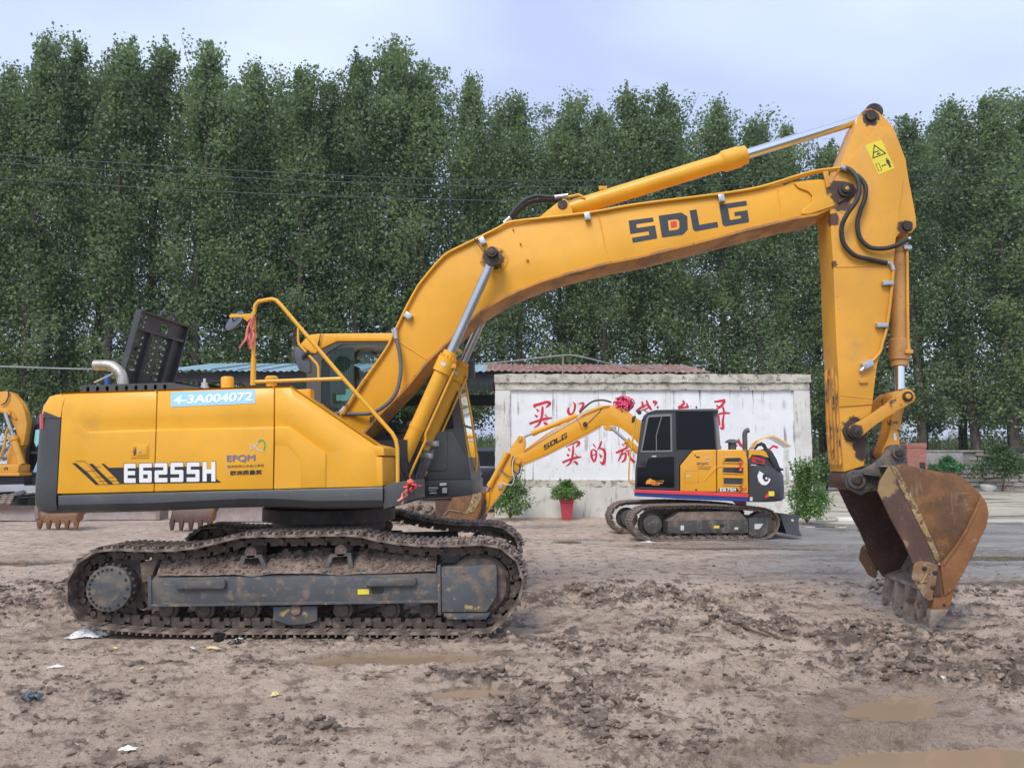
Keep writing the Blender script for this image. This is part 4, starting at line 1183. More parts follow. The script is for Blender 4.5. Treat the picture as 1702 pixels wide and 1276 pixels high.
# mud caked on the upper run of both crawlers: uneven lumps between the bars
rr = random.Random(21)
for v0, pth, sd0 in ((TV, TPATH, 1), (TV + 2.6, FARP, 2)):
    pts, Lt = resample(catmull([Vector(p) for p in pth], 6, True), 260)
    mv, mf, b = [], [], 0
    for i, p in enumerate(pts):
        q = pts[(i + 1) % 260]; t = (q - p).normalized(); nn = Vector((-t.y, t.x))
        area_up = nn.y
        if p.y < .55: continue
        dens = 9 if p.x > .4 else 5
        if nn.y < 0: nn = -nn
        if p.x > 1.9: nn = Vector((abs(nn.x), nn.y))
        if p.x < -1.95: dens = 2; nn = Vector((-abs(nn.x), nn.y))
        for k in range(dens):
            V, Fc = LUMPS[rr.randrange(6)]
            s = rr.uniform(.012, .030); vv = rr.random() ** .8 * .58 + .01
            c = LO.pt(p.x + nn.x * .03 + rr.uniform(-.02, .02), v0 + vv, p.y + nn.y * .03)
            mv.append(V * np.array([s * 1.4, s * 1.5, s * .7]) + np.array(c - S)); mf.append(Fc + b); b += len(V)
    me = bpy.data.meshes.new('caked_mud'); me.from_pydata(np.concatenate(mv).tolist(), [], np.concatenate(mf).tolist())
    me.materials.append(M['track']); me.shade_smooth()
    o = bpy.data.objects.new('caked_mud', me); COL.objects.link(o); o.parent = EX; tag(o, kind='stuff')

def lo_px(px, v): return [LO.uw(x, y, v) for x, y in px]
def undercarriage(dv, near=True):
    """side frame, wheels and guards of one crawler; traced on the near one and repeated dv further away"""
    def P(mb, px, va, vb): mb.prism(LO, lo_px(px, va), va + dv, vb + dv)
    def C(x, y, v): return LO.uw(x, y, v)
    VF = TV + .07
    mb = MB()
    sec = [(VF, C(400, 962, VF)[1]), (VF, C(400, 1003, VF)[1])]
    P(mb, [(251, 963), (480, 959), (727, 955), (729, 999), (480, 1003), (251, 1006)], VF, VF + .36)
    fr_ = mb.build('track_frame', M['frame'], EX, bevel=.008)
    mb = MB()                                   # sloping top of the frame box
    uL, uR = C(252, 963, VF)[0], C(727, 956, VF)[0]
    wl, wr = C(252, 963, VF)[1], C(727, 956, VF)[1]
    mb.poly([LO.pt(uL, VF + dv + .004, wl), LO.pt(uR, VF + dv + .004, wr), LO.pt(uR, VF + dv + .3, wr + .17), LO.pt(uL + .06, VF + dv + .3, wl + .17)])
    mb.poly([LO.pt(uL + .06, VF + dv + .3, wl + .17), LO.pt(uR, VF + dv + .3, wr + .17), LO.pt(uR, VF + dv + .36, wr), LO.pt(uL + .06, VF + dv + .36, wl)])
    mb.build('frame_top', M['frame'], fr_, smooth=0)
    mb = MB(); P(mb, [(245, 958), (251, 956), (252, 1010), (246, 1011)], VF - .012, VF + .36); P(mb, [(251, 1004), (729, 997), (729, 1001.5), (251, 1008.5)], VF - .014, VF + .2); P(mb, [(727, 940), (732, 938), (733, 1022), (728, 1022)], VF - .012, VF + .36)
    mb.build('frame_rib', M['guard'], fr_, bevel=.003)
    mb = MB(); P(mb, [(733, 942), (824, 938), (826, 942), (826, 990), (808, 1017), (734, 1017)], VF + .0, VF + .34)
    g_ = mb.build('idler_guard', M['guard'], fr_, bevel=.012)
    mb = MB(); P(mb, [(736, 1018), (815, 1018), (808, 1029), (744, 1029)], VF + .015, VF + .3); mb.build('idler_guard_foot', M['guard'], fr_, bevel=.006)
    if near:
        for px in ([(290, 965), (371, 963), (374, 967), (374, 974), (371, 978), (293, 979), (290, 977)], [(606, 961), (688, 959), (691, 962), (691, 970), (688, 973), (609, 974), (606, 972)]):
            mb = MB(); P(mb, px, VF - .045, VF - .002); st = mb.build('step_bar', M['frame'], fr_, bevel=.006)
        flat_px(LO, [(594.5, 979), (613.5, 978.5), (613.5, 987), (594.5, 987.5)], VF - .003, 'yellow_sticker', M['warn'], fr_)
        flat_px(LO, [(617, 975.5), (638, 975), (638, 983), (635, 986), (620, 986), (617, 983)], VF - .003, 'hole_shade_patch', M['ink'], fr_)  # no opening: flat black patch paints the dark inside the square hole
        for sx in (((393, 951), (401, 923), (434, 921), (447, 949), (439, 951), (429, 927), (407, 928), (402, 951)), ((533, 951), (548, 921), (583, 918), (588, 947), (580, 948), (577, 924), (553, 926), (544, 951))):
            mb = MB(); P(mb, sx, VF + .06, VF + .22); mb.build('carrier_bracket', M['frame'], fr_, bevel=.005)
    for x, y in ((424, 915), (571, 912)):
        u, w = C(x, y, VF + .2); mb = MB(); c = LO.pt(u, VF + dv + .06, w)
        mb.lathe(c, c + LO.e2 * .3, [(0, .03), (0, .06), (.2, .065), (.22, .045), (.45, .045), (.46, .075), (1, .075)], 20); mb.build('carrier_roller', M['mudcake'], fr_)
    for x in (279, 340, 416, 570, 649, 712):
        u, w = C(x, 1013, VF + .12); mb = MB(); c = LO.pt(u, VF + dv + .09, w)
        mb.lathe(c, c + LO.e2 * .3, [(0, .05), (.02, .062), (.12, .065), (.13, .098), (.3, .105), (.32, .085), (.7, .085), (.7, .105), (1, .1)], 22); mb.build('track_roller', M['chain'], fr_)
    mb = MB(); P(mb, [(454, 1008), (527, 1007), (527, 1031), (508, 1037), (480, 1038), (454, 1030)], VF + .05, VF + .09); mb.build('track_guide', M['guard'], fr_, bevel=.006)
    u, w = C(490, 1014, VF); c = LO.pt(u, VF + dv + .02, w); mb = MB(); mb.lathe(c, c + LO.e2 * .06, [(0, .05), (.5, .062), (1, .062)], 12); mb.build('roller_hub', M['mudcake'], fr_)
    # idler at the front
    u, w = C(797, 972, VF + .1); c = LO.pt(u, VF + dv + .06, w)
    mb = MB(); mb.lathe(c, c + LO.e2 * .34, [(0, .10), (0, .27), (.12, .315), (.3, .315), (.36, .285), (.6, .285), (.68, .315), (.88, .315), (1, .27), (1, .1)], 40); mb.build('idler_wheel', M['chain'], fr_)
    # sprocket and travel motor at the rear
    u, w = C(181, 978, VF - .02); c = LO.pt(u, VF + dv - .03, w)
    mb = MB(); mb.lathe(c, c + LO.e2 * .42, [(0, .205), (.01, .222), (.06, .225), (.07, .218), (.55, .222), (.57, .27), (1, .27)], 40); hub = mb.build('travel_motor', M['frame'] if near else M['chain'], fr_, smooth=30)
    if near:
        mb = MB()
        for k in range(26):
            a = 2 * math.pi * k / 26; q = c + LO.e1 * (math.cos(a) * .19) + LO.e3 * (math.sin(a) * .19)
            if k % 2 == 0 or 5 < k < 20: mb.cyl(q - LO.e2 * .008, q + LO.e2 * .01, .013, n=6)
        tag(mb.build('cover_bolts', M['grease'], hub), kind='stuff')
        mb = MB()
        for k in range(22):
            a = 2 * math.pi * k / 22 + .1; q = c + LO.e2 * .045 + LO.e1 * (math.cos(a) * .232) + LO.e3 * (math.sin(a) * .232)
            mb.cyl(q, q + LO.e2 * .035, .017, n=6)
        tag(mb.build('flange_bolts', M['chain'], hub), kind='stuff')
    nt_ = 23; ring = []
    for k in range(nt_ * 4):
        a = 2 * math.pi * k / (nt_ * 4); r_ = (.30, .345, .345, .30)[k % 4]; ring.append((u + math.cos(a) * r_, w + math.sin(a) * r_))
    mb = MB(); mb.prism(LO, ring, VF + dv + .17, VF + dv + .24); mb.build('sprocket', M['chain'], fr_, smooth=0)
    mb = MB(); P(mb, [(232, 935), (262, 930), (250, 965), (236, 968)], VF + .1, VF + .32); mb.build('motor_guard', M['mudcake'], fr_, bevel=.01)
    return fr_, uL, uR, wl, wr
fr_near, uL, uR, wl, wr = undercarriage(0)
undercarriage(2.60, False)
# earth heaped on the near frame's sloping top
VF = TV + .07
nx, ny_ = 260, 34
X, V_ = np.meshgrid(np.linspace(uL + .04, uR - .02, nx), np.linspace(0.015, .33, ny_))
base = wl + (wr - wl) * (X - uL) / (uR - uL) + np.minimum(V_ / .3, 1) * .17
lump_ = .10 * np.sin(np.clip(V_ / .33, 0, 1) * math.pi) ** .6 * (.25 + 1.0 * fbm(X * 2.2, V_ * 4, 4, 7)) + (.07 * (fbm(X * 11, V_ * 14, 5, 8, .65) - .45) + .035 * sst(.5, .62, fbm(X * 20, V_ * 24, 3, 18))) * np.clip(V_ * 8, 0, 1)
for cx_ in (LO.uw(420, 940, VF)[0], LO.uw(566, 940, VF)[0]): lump_ *= 1 - .75 * np.exp(-((X - cx_) / .13) ** 2)
Wz = base + lump_
me = bpy.data.meshes.new('earth_heap')
Pw = np.stack([X + S.x, V_ + VF + S.y, Wz], -1) - np.array(S)
ii = np.arange(nx * ny_).reshape(ny_, nx)
me.from_pydata(Pw.reshape(-1, 3).tolist(), [], np.stack([ii[:-1, :-1], ii[:-1, 1:], ii[1:, 1:], ii[1:, :-1]], -1).reshape(-1, 4).tolist())
me.materials.append(M['mudcake']); me.shade_smooth()
o = bpy.data.objects.new('earth_heap', me); COL.objects.link(o); o.parent = EX
mv, mf, b = [], [], 0
rr = random.Random(8)
for k in range(900):
    i, j = rr.randrange(2, nx - 2), rr.randrange(1, ny_ - 3)
    V, Fc = LUMPS[k % 6]; s_ = rr.uniform(.006, .022) * (1.4 if rr.random() < .08 else 1)
    mv.append(V * np.array([s_ * 1.2, s_, s_ * .8]) + Pw[j, i] + np.array([0, 0, s_ * .3])); mf.append(Fc + b); b += len(V)
me = bpy.data.meshes.new('earth_crumbs'); me.from_pydata(np.concatenate(mv).tolist(), [], np.concatenate(mf).tolist()); me.materials.append(M['mudcake'])
o = bpy.data.objects.new('earth_crumbs', me); COL.objects.link(o); o.parent = EX; tag(o, kind='stuff')
# centre frame and swing bearing
mb = MB()
mb.box(LO, -.75, .75, -.95, .95, .45, .80)
for sx in (-1, 1):
    for sy in (-1, 1):
        mb.prism(Frame(S + Vector((0, 0, 0)), math.radians(0)), [(sx * .5, .42), (sx * 1.25, .40), (sx * 1.25, .62), (sx * .5, .78)], sy * .25, sy * 1.15)
mb.build('centre_frame', M['black'], EX, bevel=.02)
mb = MB(); mb.lathe(S + Vector((0, 0, .78)), S + Vector((0, 0, 1.16)), [(0, .72), (.3, .74), (.32, .66), (.6, .66), (.62, .78), (1, .78)], 48); mb.build('swing_bearing', M['grease'], EX)

# ---- upper structure: deck, skirt, side doors, counterweight, hood
def strip_px(mb, fr, cols):
    """cols: list of columns, each a list of (px, py, v)"""
    mb.grid([[fr.on(x, y, v) for x, y, v in c] for c in cols])
mb = MB()
dk = lambda px: [UP.uw(x, y, VN + .05) for x, y in px]
mb.prism(UP, dk([(96, 824), (634, 811), (634, 838), (96, 850)]), VN + .06, 1.40); mb.build('main_deck', M['black'], EX)
mb = MB()    # the engine room core behind the doors
mb.prism(UP, [UP.uw(x, y, VN + .1) for x, y in [(106, 659), (480, 647), (620, 742), (630, 815), (106, 824)]], VN + .07, VN + .6)
mb.prism(UP, [UP.uw(x, y, VN + .1) for x, y in [(106, 662), (440, 650), (452, 690), (452, 820), (106, 824)]], VN + .6, 1.36)
mb.build('engine_room', M['yellow'], EX, bevel=.01)
# skirt: lower dark band with a rolled bottom edge
mb = MB()
xs = [97, 250, 400, 430, 460, 520, 636]
yt = lambda x: 822.5 + (808.5 - 822.5) * (x - 94) / 540
yb = lambda x: (853 + (845 - 853) * (x - 94) / 366 if x < 380 else (846.0 if x > 470 else 842.5)) if x < 636 else 845
strip_px(mb, UP, [[(x, yt(x) + .6, VN + .12), (x, yt(x) + .6, VN - .004), (x, yt(x) + 3, VN - .012), (x, yb(x) - 14, VN - .012), (x, yb(x) - 3, VN + .045), (x, yb(x), VN + .12), (x, yb(x) - 2, VN + .3)] for x in xs])
sk = mb.build('skirt', M['charcoal'], EX, smooth=30)
mb = MB(); mb.pp(UP, [(636.5, 810), (647, 803), (668, 800), (690, 797), (690, 829), (668, 838), (637, 846)], VN + .02, VN + .5); mb.build('skirt_corner', M['charcoal'], EX, bevel=.012)
# doors
def door(cols, name, vback=VN + .06):
    mb = MB(); G = [[UP.on(x, y, v) for x, y, v in c] for c in cols]
    mb.grid(G)
    rim = [c[0] for c in cols] + [p for p in cols[-1][1:]] + [c[-1] for c in cols[-2::-1]] + cols[0][-2:0:-1]
    A = [UP.on(*p) for p in rim]; B_ = [UP.pt(*(lambda q: (q[0], vback, q[1]))(UP.uw(*p))) for p in rim]
    mb.grid([A + [A[0]], B_ + [B_[0]]])
    return mb.build(name, M['yellow'], EX, merge=.0008, bevel=.006, smooth=38)
SEAM = .9
def pcol(x_t, x_b, yt_, yb_, ledge, y_c1, y_c2, y_l):
    f = lambda y: x_t + (x_b - x_t) * (y - yt_) / (yb_ - yt_)
    d = .032 if ledge else 0
    return [(f(yt_), yt_, VN + .10), (f(yt_ + 3), yt_ + 3, VN + .065), (f(y_c1), y_c1, VN + .012), (f(y_c2), y_c2, VN + .012 if ledge else VN + .006), (f(y_l), y_l, VN + d), (f(y_l + 2.5), y_l + 2.5, VN), (f(yb_), yb_, VN)]
d1 = door([pcol(104.6, 95.2, 653, 820, 0, 681, 700, 716), pcol(128, 124, 652, 819.5, 0, 680, 699, 702), pcol(147, 144, 651.5, 819, 1, 679.5, 699, 717), pcol(260.5, 255, 648.2, 816.3, 1, 677, 696, 713)], 'rear_engine_door')
d2 = door([pcol(262.3, 256.8, 648, 816.2, 1, 677, 696, 713), pcol(360, 357, 645.2, 813.5, 1, 673.5, 693, 711), pcol(455.2, 453.6, 642.5, 812.2, 1, 670, 690, 709)], 'middle_engine_door')
R0 = [(457, 642.3), (484, 641), (628, 739), (632, 752), (634, 808)]
R1 = [(457, 645.5), (483, 645), (624, 741.5), (629, 754), (631, 808)]
R2 = [(457, 670), (492.5, 670), (604, 747), (608, 755), (613, 808.4)]
R3 = [(457, 690), (469, 690), (553, 747), (557, 752), (558, 809.5)]
R4 = [(457, 708.5), (482, 708.5), (541, 750), (544, 754), (544, 809.8)]
R5 = [(457, 711), (481, 711), (538, 751.5), (540.5, 755), (540.5, 810)]
R6 = [(457, 740), (478, 740), (500, 765), (501, 770), (500, 810.8)]
R7 = [(455.3, 812), (462, 811.8), (470, 811.6), (480, 811.3), (490, 811)]
VV = [[.10] * 5, [.065] * 5, [.012] * 4 + [.004], [.012] * 4 + [.002], [.034] * 4 + [0], [0] * 5, [0] * 5, [0] * 5]
cols = [[(x, y, VN + d) for (x, y), d in zip(R, dv)] for R, dv in zip((R0, R1, R2, R3, R4, R5, R6), VV)]
d3 = door(cols, 'front_side_door')
mb = MB(); mb.tess([[UP.on(x, y, VN) for x, y in [(457, 740), (478, 740), (500, 765), (501, 770), (500, 810.8), (455.4, 812)]]]); mb.build('door_lower_plate', M['yellow'], d3, smooth=0)
# door latch
mb = MB(); mb.pp(UP, [(216.5, 738.5), (247, 737.5), (247, 760.5), (217, 761)], VN - .008, VN - .001); lt = mb.build('door_latch', M['yellow'], d1, bevel=.002)
mb = MB(); mb.pp(UP, [(227, 741.5), (244, 741), (244, 756), (227, 757)], VN - .016, VN - .009); mb.build('latch_paddle', M['yellow'], lt, bevel=.002) if False else mb.build('latch_paddle', M['yellow'], d1, bevel=.002)
flat_px(UP, [(221, 742), (226.5, 741.8), (226.5, 757), (221, 757)], VN - .0095, 'latch_recess', M['yellow_chip'], d1)
c = UP.on(232.5, 750, VN - .017); mb = MB(); mb.cyl(c - UP.e2 * .006, c + UP.e2 * .004, .013, n=12); mb.build('latch_lock', M['steel'], d1)
# counterweight (rounded rear corner, yellow shoulder above)
uR_ = UP.uw(103, 655, VN)[0]; uB = UP.uw(93, 850, VN)[0]
cwL = [(75, 654), (71.5, 680), (67, 711), (63, 770), (61.5, 805), (60, 836), (66, 853)]
def cw_ring(py, xl, xr):
    u0, w0 = UP.uw(xl, py, VN + .35); u1, w1 = UP.uw(xr, py, VN)
    return u0, w0, u1, w1
def counterweight(rows_, name, m, bev=.02):
    mb = MB(); G = []
    for (py, xl, xr, inn) in rows_:
        u1, w = UP.uw(xr, py, VN); u0 = UP.uw(xl, py, VN + .12)[0]
        ring = [(u1, VN + inn)]
        r = .15
        for k in range(9):
            t = math.pi / 2 * k / 8
            ring.append((u0 + r * (1 - math.sin(t)), VN + inn + r * (1 - math.cos(t))))
        for t in np.linspace(.1, .9, 8):
            v = VN + .16 + t * (2.9 - .32); ring.append((u0 - .12 * math.sin(t * math.pi), v))
        for k in range(9):
            t = math.pi / 2 * (1 - k / 8)
            ring.append((u0 + r * (1 - math.sin(t)), 1.45 - inn - r * (1 - math.cos(t))))
        ring.append((u1, 1.45 - inn))
        G.append([UP.pt(u, v, w) for u, v in ring])
    mb.grid(G); mb.poly(G[0]); mb.poly(G[-1][::-1])
    for i in range(len(G) - 1): mb.poly([G[i][0], G[i + 1][0], G[i + 1][-1], G[i][-1]])
    return mb.build(name, m, EX, bevel=0, smooth=35, merge=.0005)
cw = counterweight([(653, 84, 102.7, .10), (656, 78, 102.4, .065), (672, 72.5, 101.6, .02), (693, 70.5, 100.5, .0)], 'counterweight_shoulder', M['yellow'])
cw2 = counterweight([(693.8, 70.5, 100.4, .002), (711, 68, 99.6, 0), (770, 64, 96.5, -.003), (800, 62, 95, -.003), (836, 60.5, 93, 0), (848, 63, 92.4, .03), (853.5, 70, 92, .09)], 'counterweight', M['charcoal'])
# dark wedge under the shoulder's slanted lower edge
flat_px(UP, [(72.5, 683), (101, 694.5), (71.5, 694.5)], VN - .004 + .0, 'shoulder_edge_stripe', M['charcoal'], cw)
mb = MB()
tl = [UP.pt(UP.uw(69.5, y, VN + .12)[0] + .15 * (1 - math.sin(a)) - .008 * math.sin(a), VN + .15 * (1 - math.cos(a)) - .008 * math.cos(a), UP.uw(69.5, y, VN + .12)[1]) for y in (689, 714) for a in (.25, .5, .75, 1.0)]
mb.grid([tl[:4], tl[4:]]); mb.build('tail_light', M['taillight'], cw2, fix=False)
# top cover strip with oval slots, exhaust, open hood
loops = [[UP.uw(x, y, VN + .22) for x, y in ((137, 640), (283, 635.5), (330, 643), (330, 650), (137, 656))]]
for k in range(9):
    x, y = 146 + k * 16, 650.0 - k * .5
    loops.append([UP.uw(a, b, VN + .22) for a, b in circ(x, y - 3.2, 2.9, 12, 4.6)])
mb = MB(); mb.solid_tess(UP, loops, VN + .22, VN + .235)
mb.build('slotted_cover', M['charcoal'], EX, smooth=0)
mb = MB(); q = [UP.uw(x, y, VN + .22) for x, y in ((137, 640), (283, 635.5), (330, 643))]
mb.grid([[UP.pt(u, VN + .22, w) for u, w in q], [UP.pt(u, 1.2, w) for u, w in q]]); q2 = [UP.uw(137, 640, VN + .22), UP.uw(137, 656, VN + .22)]
mb.grid([[UP.pt(u, VN + .22, w) for u, w in q2], [UP.pt(u, 1.2, w) for u, w in q2]])
mb.grid([[UP.pt(u, VN + .6, w) for u, w in [UP.uw(137, 642, VN + .22), UP.uw(330, 644, VN + .22)]], [UP.pt(u, VN + .6, w) for u, w in [UP.uw(137, 656, VN + .22), UP.uw(330, 650, VN + .22)]]])
mb.build('cover_top', M['charcoal'], EX, smooth=0, fix=False)
vx = -.75
ep = [on(204, 648, vx), on(204, 634, vx), on(201, 622, vx), on(193, 613, vx), on(181, 607.5, vx), on(158, 607, vx)]
mb = MB(); mb.tube(ep, .062, 16, smooth=5); ex_ = mb.build('exhaust_pipe', M['exhaust'], EX, smooth=60)
a_, b_ = on(157.3, 607, vx), on(159, 607.05, vx)
mb = MB(); mb.cyl(a_, b_, .056, n=16); mb.build('pipe_mouth', M['ink'], ex_)
# hood: stands open, hinged across the machine
hA, hB = UP.uw(227, 513, -.55), UP.uw(199, 612, -.55)
h_top = Vector((hA[0], hA[1])); h_bot = h_top + (Vector((hB[0], hB[1])) - h_top) * 1.32
hv0, hv1 = -.55, .55
def hp(s, t, off=0.0):
    """s across (0 near), t down from the top; off along the lid's own normal"""
    p = h_top.lerp(h_bot, t); d = (h_bot - h_top).normalized()
    n = Vector((-d.y, d.x))
    return UP.pt(p.x + n.x * off, hv0 + (hv1 - hv0) * s, p.y + n.y * off)
loops = [[(0, 0), (1, 0), (1, 1), (0, 1)]]
def slot(s, t, w, h): loops.append([(s - w + h * .3, t - h), (s + w - h * .3, t - h), (s + w, t - h * .4), (s + w, t + h * .4), (s + w - h * .3, t + h), (s - w + h * .3, t + h), (s - w, t + h * .4), (s - w, t - h * .4)])
for k in range(6): slot(.17, .31 + k * .083, .068, .026)
for k in range(6): slot(.44, .31 + k * .083, .066, .026)
for k in range(7): slot(.635, .30 + k * .083, .066, .026)
slot(.12, .055, .075, .026); slot(.12, .12, .075, .022); slot(.12, .18, .075, .022); slot(.57, .14, .085, .055)
mb = MB()
for off in (0, .02):
    mb.tess([[hp(s, t, off) for s, t in l] for l in loops])
for l in loops:
    for i in range(len(l)):
        j = (i + 1) % len(l); mb.poly([hp(*l[i], 0), hp(*l[j], 0), hp(*l[j], .02), hp(*l[i], .02)])
hood = mb.build('engine_hood', M['charcoal'], EX, smooth=0)
mb = MB()
def hbar(s0, t0, s1, t1, h0, h1, sd=.012, td=.0):
    h0 = .019 if h0 == 0 else h0
    h1 = .075 if h1 == -.07 else h1
    b = [hp(s0 - sd, t0 - td, h0), hp(s0 + sd, t0 + td, h0), hp(s1 + sd, t1 + td, h0), hp(s1 - sd, t1 - td, h0)]; c = [hp(s0 - sd, t0 - td, h1), hp(s0 + sd, t0 + td, h1), hp(s1 + sd, t1 + td, h1), hp(s1 - sd, t1 - td, h1)]
    k = len(mb.v); mb.v += b + c; mb.f += [[k, k + 1, k + 2, k + 3], [k + 4, k + 7, k + 6, k + 5]] + [[k + i, k + 4 + i, k + 4 + (i + 1) % 4, k + (i + 1) % 4] for i in range(4)]
for sgn in (1,):
    e = .065
    hbar(.305, .24, .305, 1, 0, e); hbar(.335, .24, .335, 1, 0, e, .008); hbar(.765, .24, .765, 1, 0, e); hbar(.01, 0, .01, 1, .02, -.07, .014); hbar(.99, 0, .99, 1, .02, -.07, .014)
    hbar(0, .225, 1, .225, 0, e, 0, .018); hbar(0, .008, 1, .008, .02, -.07, 0, .012)
mb.build('hood_rib', M['charcoal'], hood, smooth=0)
mb = MB(); mb.tube([hp(.42, .0, .03), hp(.42, -.06, .03), hp(.47, -.085, .03), hp(.65, -.085, .03), hp(.70, -.06, .03), hp(.70, .0, .03)], .016, 8); mb.build('hood_handle', M['dark_plastic'], hood)
mb = MB(); mb.tube([hp(.10, .72, .02), hp(-.02, 1.0, -.25)], .01, 6); mb.build('hood_stay', M['steel'], hood)
# filler caps and other small things on the deck
def cap_px(x0, x1, yt_, yb_, v, name, m, prof=None):
    a, b = on((x0 + x1) / 2, yb_, v), on((x0 + x1) / 2, yt_, v); r_ = (UP.uw(x1, yt_, v)[0] - UP.uw(x0, yt_, v)[0]) / 2
    mb = MB(); mb.lathe(a, b, [(0, r_), (.85, r_), (.96, r_ * .9), (1, r_ * .7)] if prof is None else [(t, q * r_) for t, q in prof], 20); return mb.build(name, m, EX)
cap_px(368, 388, 626, 646, -.95, 'filler_neck', M['yellow'])
cap_px(441, 462, 625, 646, -.7, 'tank_cap', M['yellow'], [(0, .8), (.5, .8), (.52, 1), (.85, 1), (1, .75)])
cap_px(333, 347, 629, 646, -1.0, 'breather_cap', M['steel'], [(0, 1), (.25, 1), (.26, .75), (.6, .75), (.62, .35), (1, .3)])
mb = MB(); mb.pp(UP, [(468, 648), (516, 646), (516, 665), (500, 672), (468, 672)], VN + .5, VN + .62); mb.build('deck_bracket', M['yellow'], EX, bevel=.006)
# toolbox at the front of the near side
uf = UP.uw(634, 760, VN)[0]
fp = lambda v, w: UP.pt(uf, v, w)
wt_, wm, wb_ = UP.uw(634, 741, VN)[1], UP.uw(634, 757, VN)[1], UP.uw(634, 809, VN)[1]
mb = MB(); mb.box(UP, uf - .5, uf - .004, VN + .05, VN + .56, wb_ + .004, wm - .012); mb.build('toolbox', M['yellow'], EX, bevel=.015)
mb = MB(); mb.prism(UP, [(uf - .5, wm), (uf + .015, wm), (uf + .012, wt_ - .02), (uf - .04, wt_), (uf - .5, wt_ + .12)], VN + .05, VN + .60); mb.build('toolbox_lid', M['yellow'], EX, bevel=.012)
# handrail
hv = VN + .10
mb = MB(); mb.tube([on(420.5, 640, hv), on(422.5, 520, hv), on(424.5, 507, hv), on(430, 501, hv), on(452, 497, hv), on(459, 499, hv), on(467, 507, hv), on(568, 626, hv), on(652, 720, hv), on(658, 731, hv), on(660.5, 745, hv), on(661, 806, hv), on(659, 816, hv), on(652, 822, hv), on(641, 824, hv)], .021, 10, smooth=0)
hr = mb.build('handrail', M['yellow'], EX, smooth=60)
mb = MB(); mb.tube([on(420.5, 640, hv), on(421.6, 596, hv)], .029, 10); mb.tube([on(424, 634.5, hv), on(500, 631.5, hv), on(570, 629, hv)], .019, 8); mb.pp(UP, [(637, 813), (641, 812.5), (641.5, 831), (637.5, 831)], hv - .05, hv + .05); mb.build('handrail_foot', M['yellow'], hr)
mb = MB(); mb.tube([on(495.5, 545, hv), on(495.5, 566, hv), on(497, 572, hv), on(526, 604, hv), on(529, 610, hv), on(529.5, 630, hv)], .013, 8); mb.build('mirror_rail', M['yellow'], hr, smooth=60)
mb = MB(); mb.pp(UP, [(488, 580), (491, 576), (498, 577), (507, 582), (512, 594), (515, 606), (515.5, 618), (512, 621), (497, 616), (492, 604), (488.5, 592)], hv + .02, hv + .09); mb.build('square_mirror', M['mirror_back'], hr, bevel=.015)
mb = MB(); mb.cyl(on(503, 594, hv + .02), on(514, 585, hv - .01), .024, n=10); mb.build('mirror_clamp', M['rubber'], hr)
c = on(391.5, 534, hv); ax = (UP.e1 * -.42 + UP.e2 * -.74 + UP.e3 * .50).normalized()
mb = MB(); mb.lathe(c - ax * .035, c + ax * .02, [(0, .05), (.2, .09), (.6, .125), (.9, .13), (1, .12)], 28); rm = mb.build('round_mirror', M['mirror_back'], hr)
mb = MB(); mb.pp(UP, [(380.5, 525), (384, 521.5), (400, 522.5), (413, 521), (421, 521.5), (421, 526), (417, 528), (411, 534.5), (404, 529), (395, 527), (382, 528)], hv - .06, hv - .05); mb.build('mirror_bracket', M['yellow'], hr, bevel=.002)
mb = MB(); c = on(427, 525.5, hv - .03); mb.cyl(c - UP.e2 * .03, c + UP.e2 * .04, .018, n=8); mb.tube([on(386, 527, hv - .04), on(388, 534, hv - .03), on(393, 535, hv)], .008, 6); mb.build('mirror_bolt', M['grease'], hr)
# ---- cab on the far side
CV = .42
cabp = [(524, 596), (526, 575), (540, 563), (648, 562), (744, 572), (758, 600), (783, 778), (783, 800), (690, 810), (523, 705)]
cab = empty('cab', (0, 0, 0), parent=EX)
cu = lambda px, v=CV: [UP.uw(x, y, v) for x, y in px]
mb = MB()   # roof
mb.pp(UP, [(498, 572), (513, 556), (530, 554), (648, 553), (742, 560), (750, 568), (740, 572), (648, 567), (560, 567), (530, 581), (524, 588), (514, 585)], CV - .02, CV + .98); mb.build('cab_roof', M['yellow'], EX, bevel=.025)
bpy.data.objects.remove(cab)
mb = MB()   # near side frame with window openings
outer = [(509, 660), (510, 600), (527, 584), (560, 568), (648, 568), (738, 573), (752, 598), (778, 760), (782, 800), (660, 803), (509, 740)]
win = [(533, 690), (534, 600), (546, 584), (568, 572), (648, 571), (690, 573), (690, 610), (585, 714), (556, 707)]
win2 = [(640, 725), (655, 690), (700, 620), (738, 590), (745, 606), (752, 690), (754, 712), (700, 716)]
mb.solid_tess(UP, [cu(outer), cu(win), cu(win2)], CV, CV + .05)
cabf = mb.build('cab_frame', M['charcoal'], EX, smooth=0)
mb = MB(); mb.pp(UP, outer, CV + .93, CV + .98) if False else mb.solid_tess(UP, [cu(outer), cu([(533, 690), (534, 600), (546, 584), (568, 572), (690, 573), (690, 700)])], CV + .92, CV + .97); mb.build('cab_door', M['charcoal'], EX, smooth=0)
mb = MB(); mb.tess([[UP.on(x, y, CV + .02) for x, y in win]]); mb.tess([[UP.on(x, y, CV + .02) for x, y in win2]]); mb.build('side_window', M['glass'], cabf, smooth=0, fix=False)
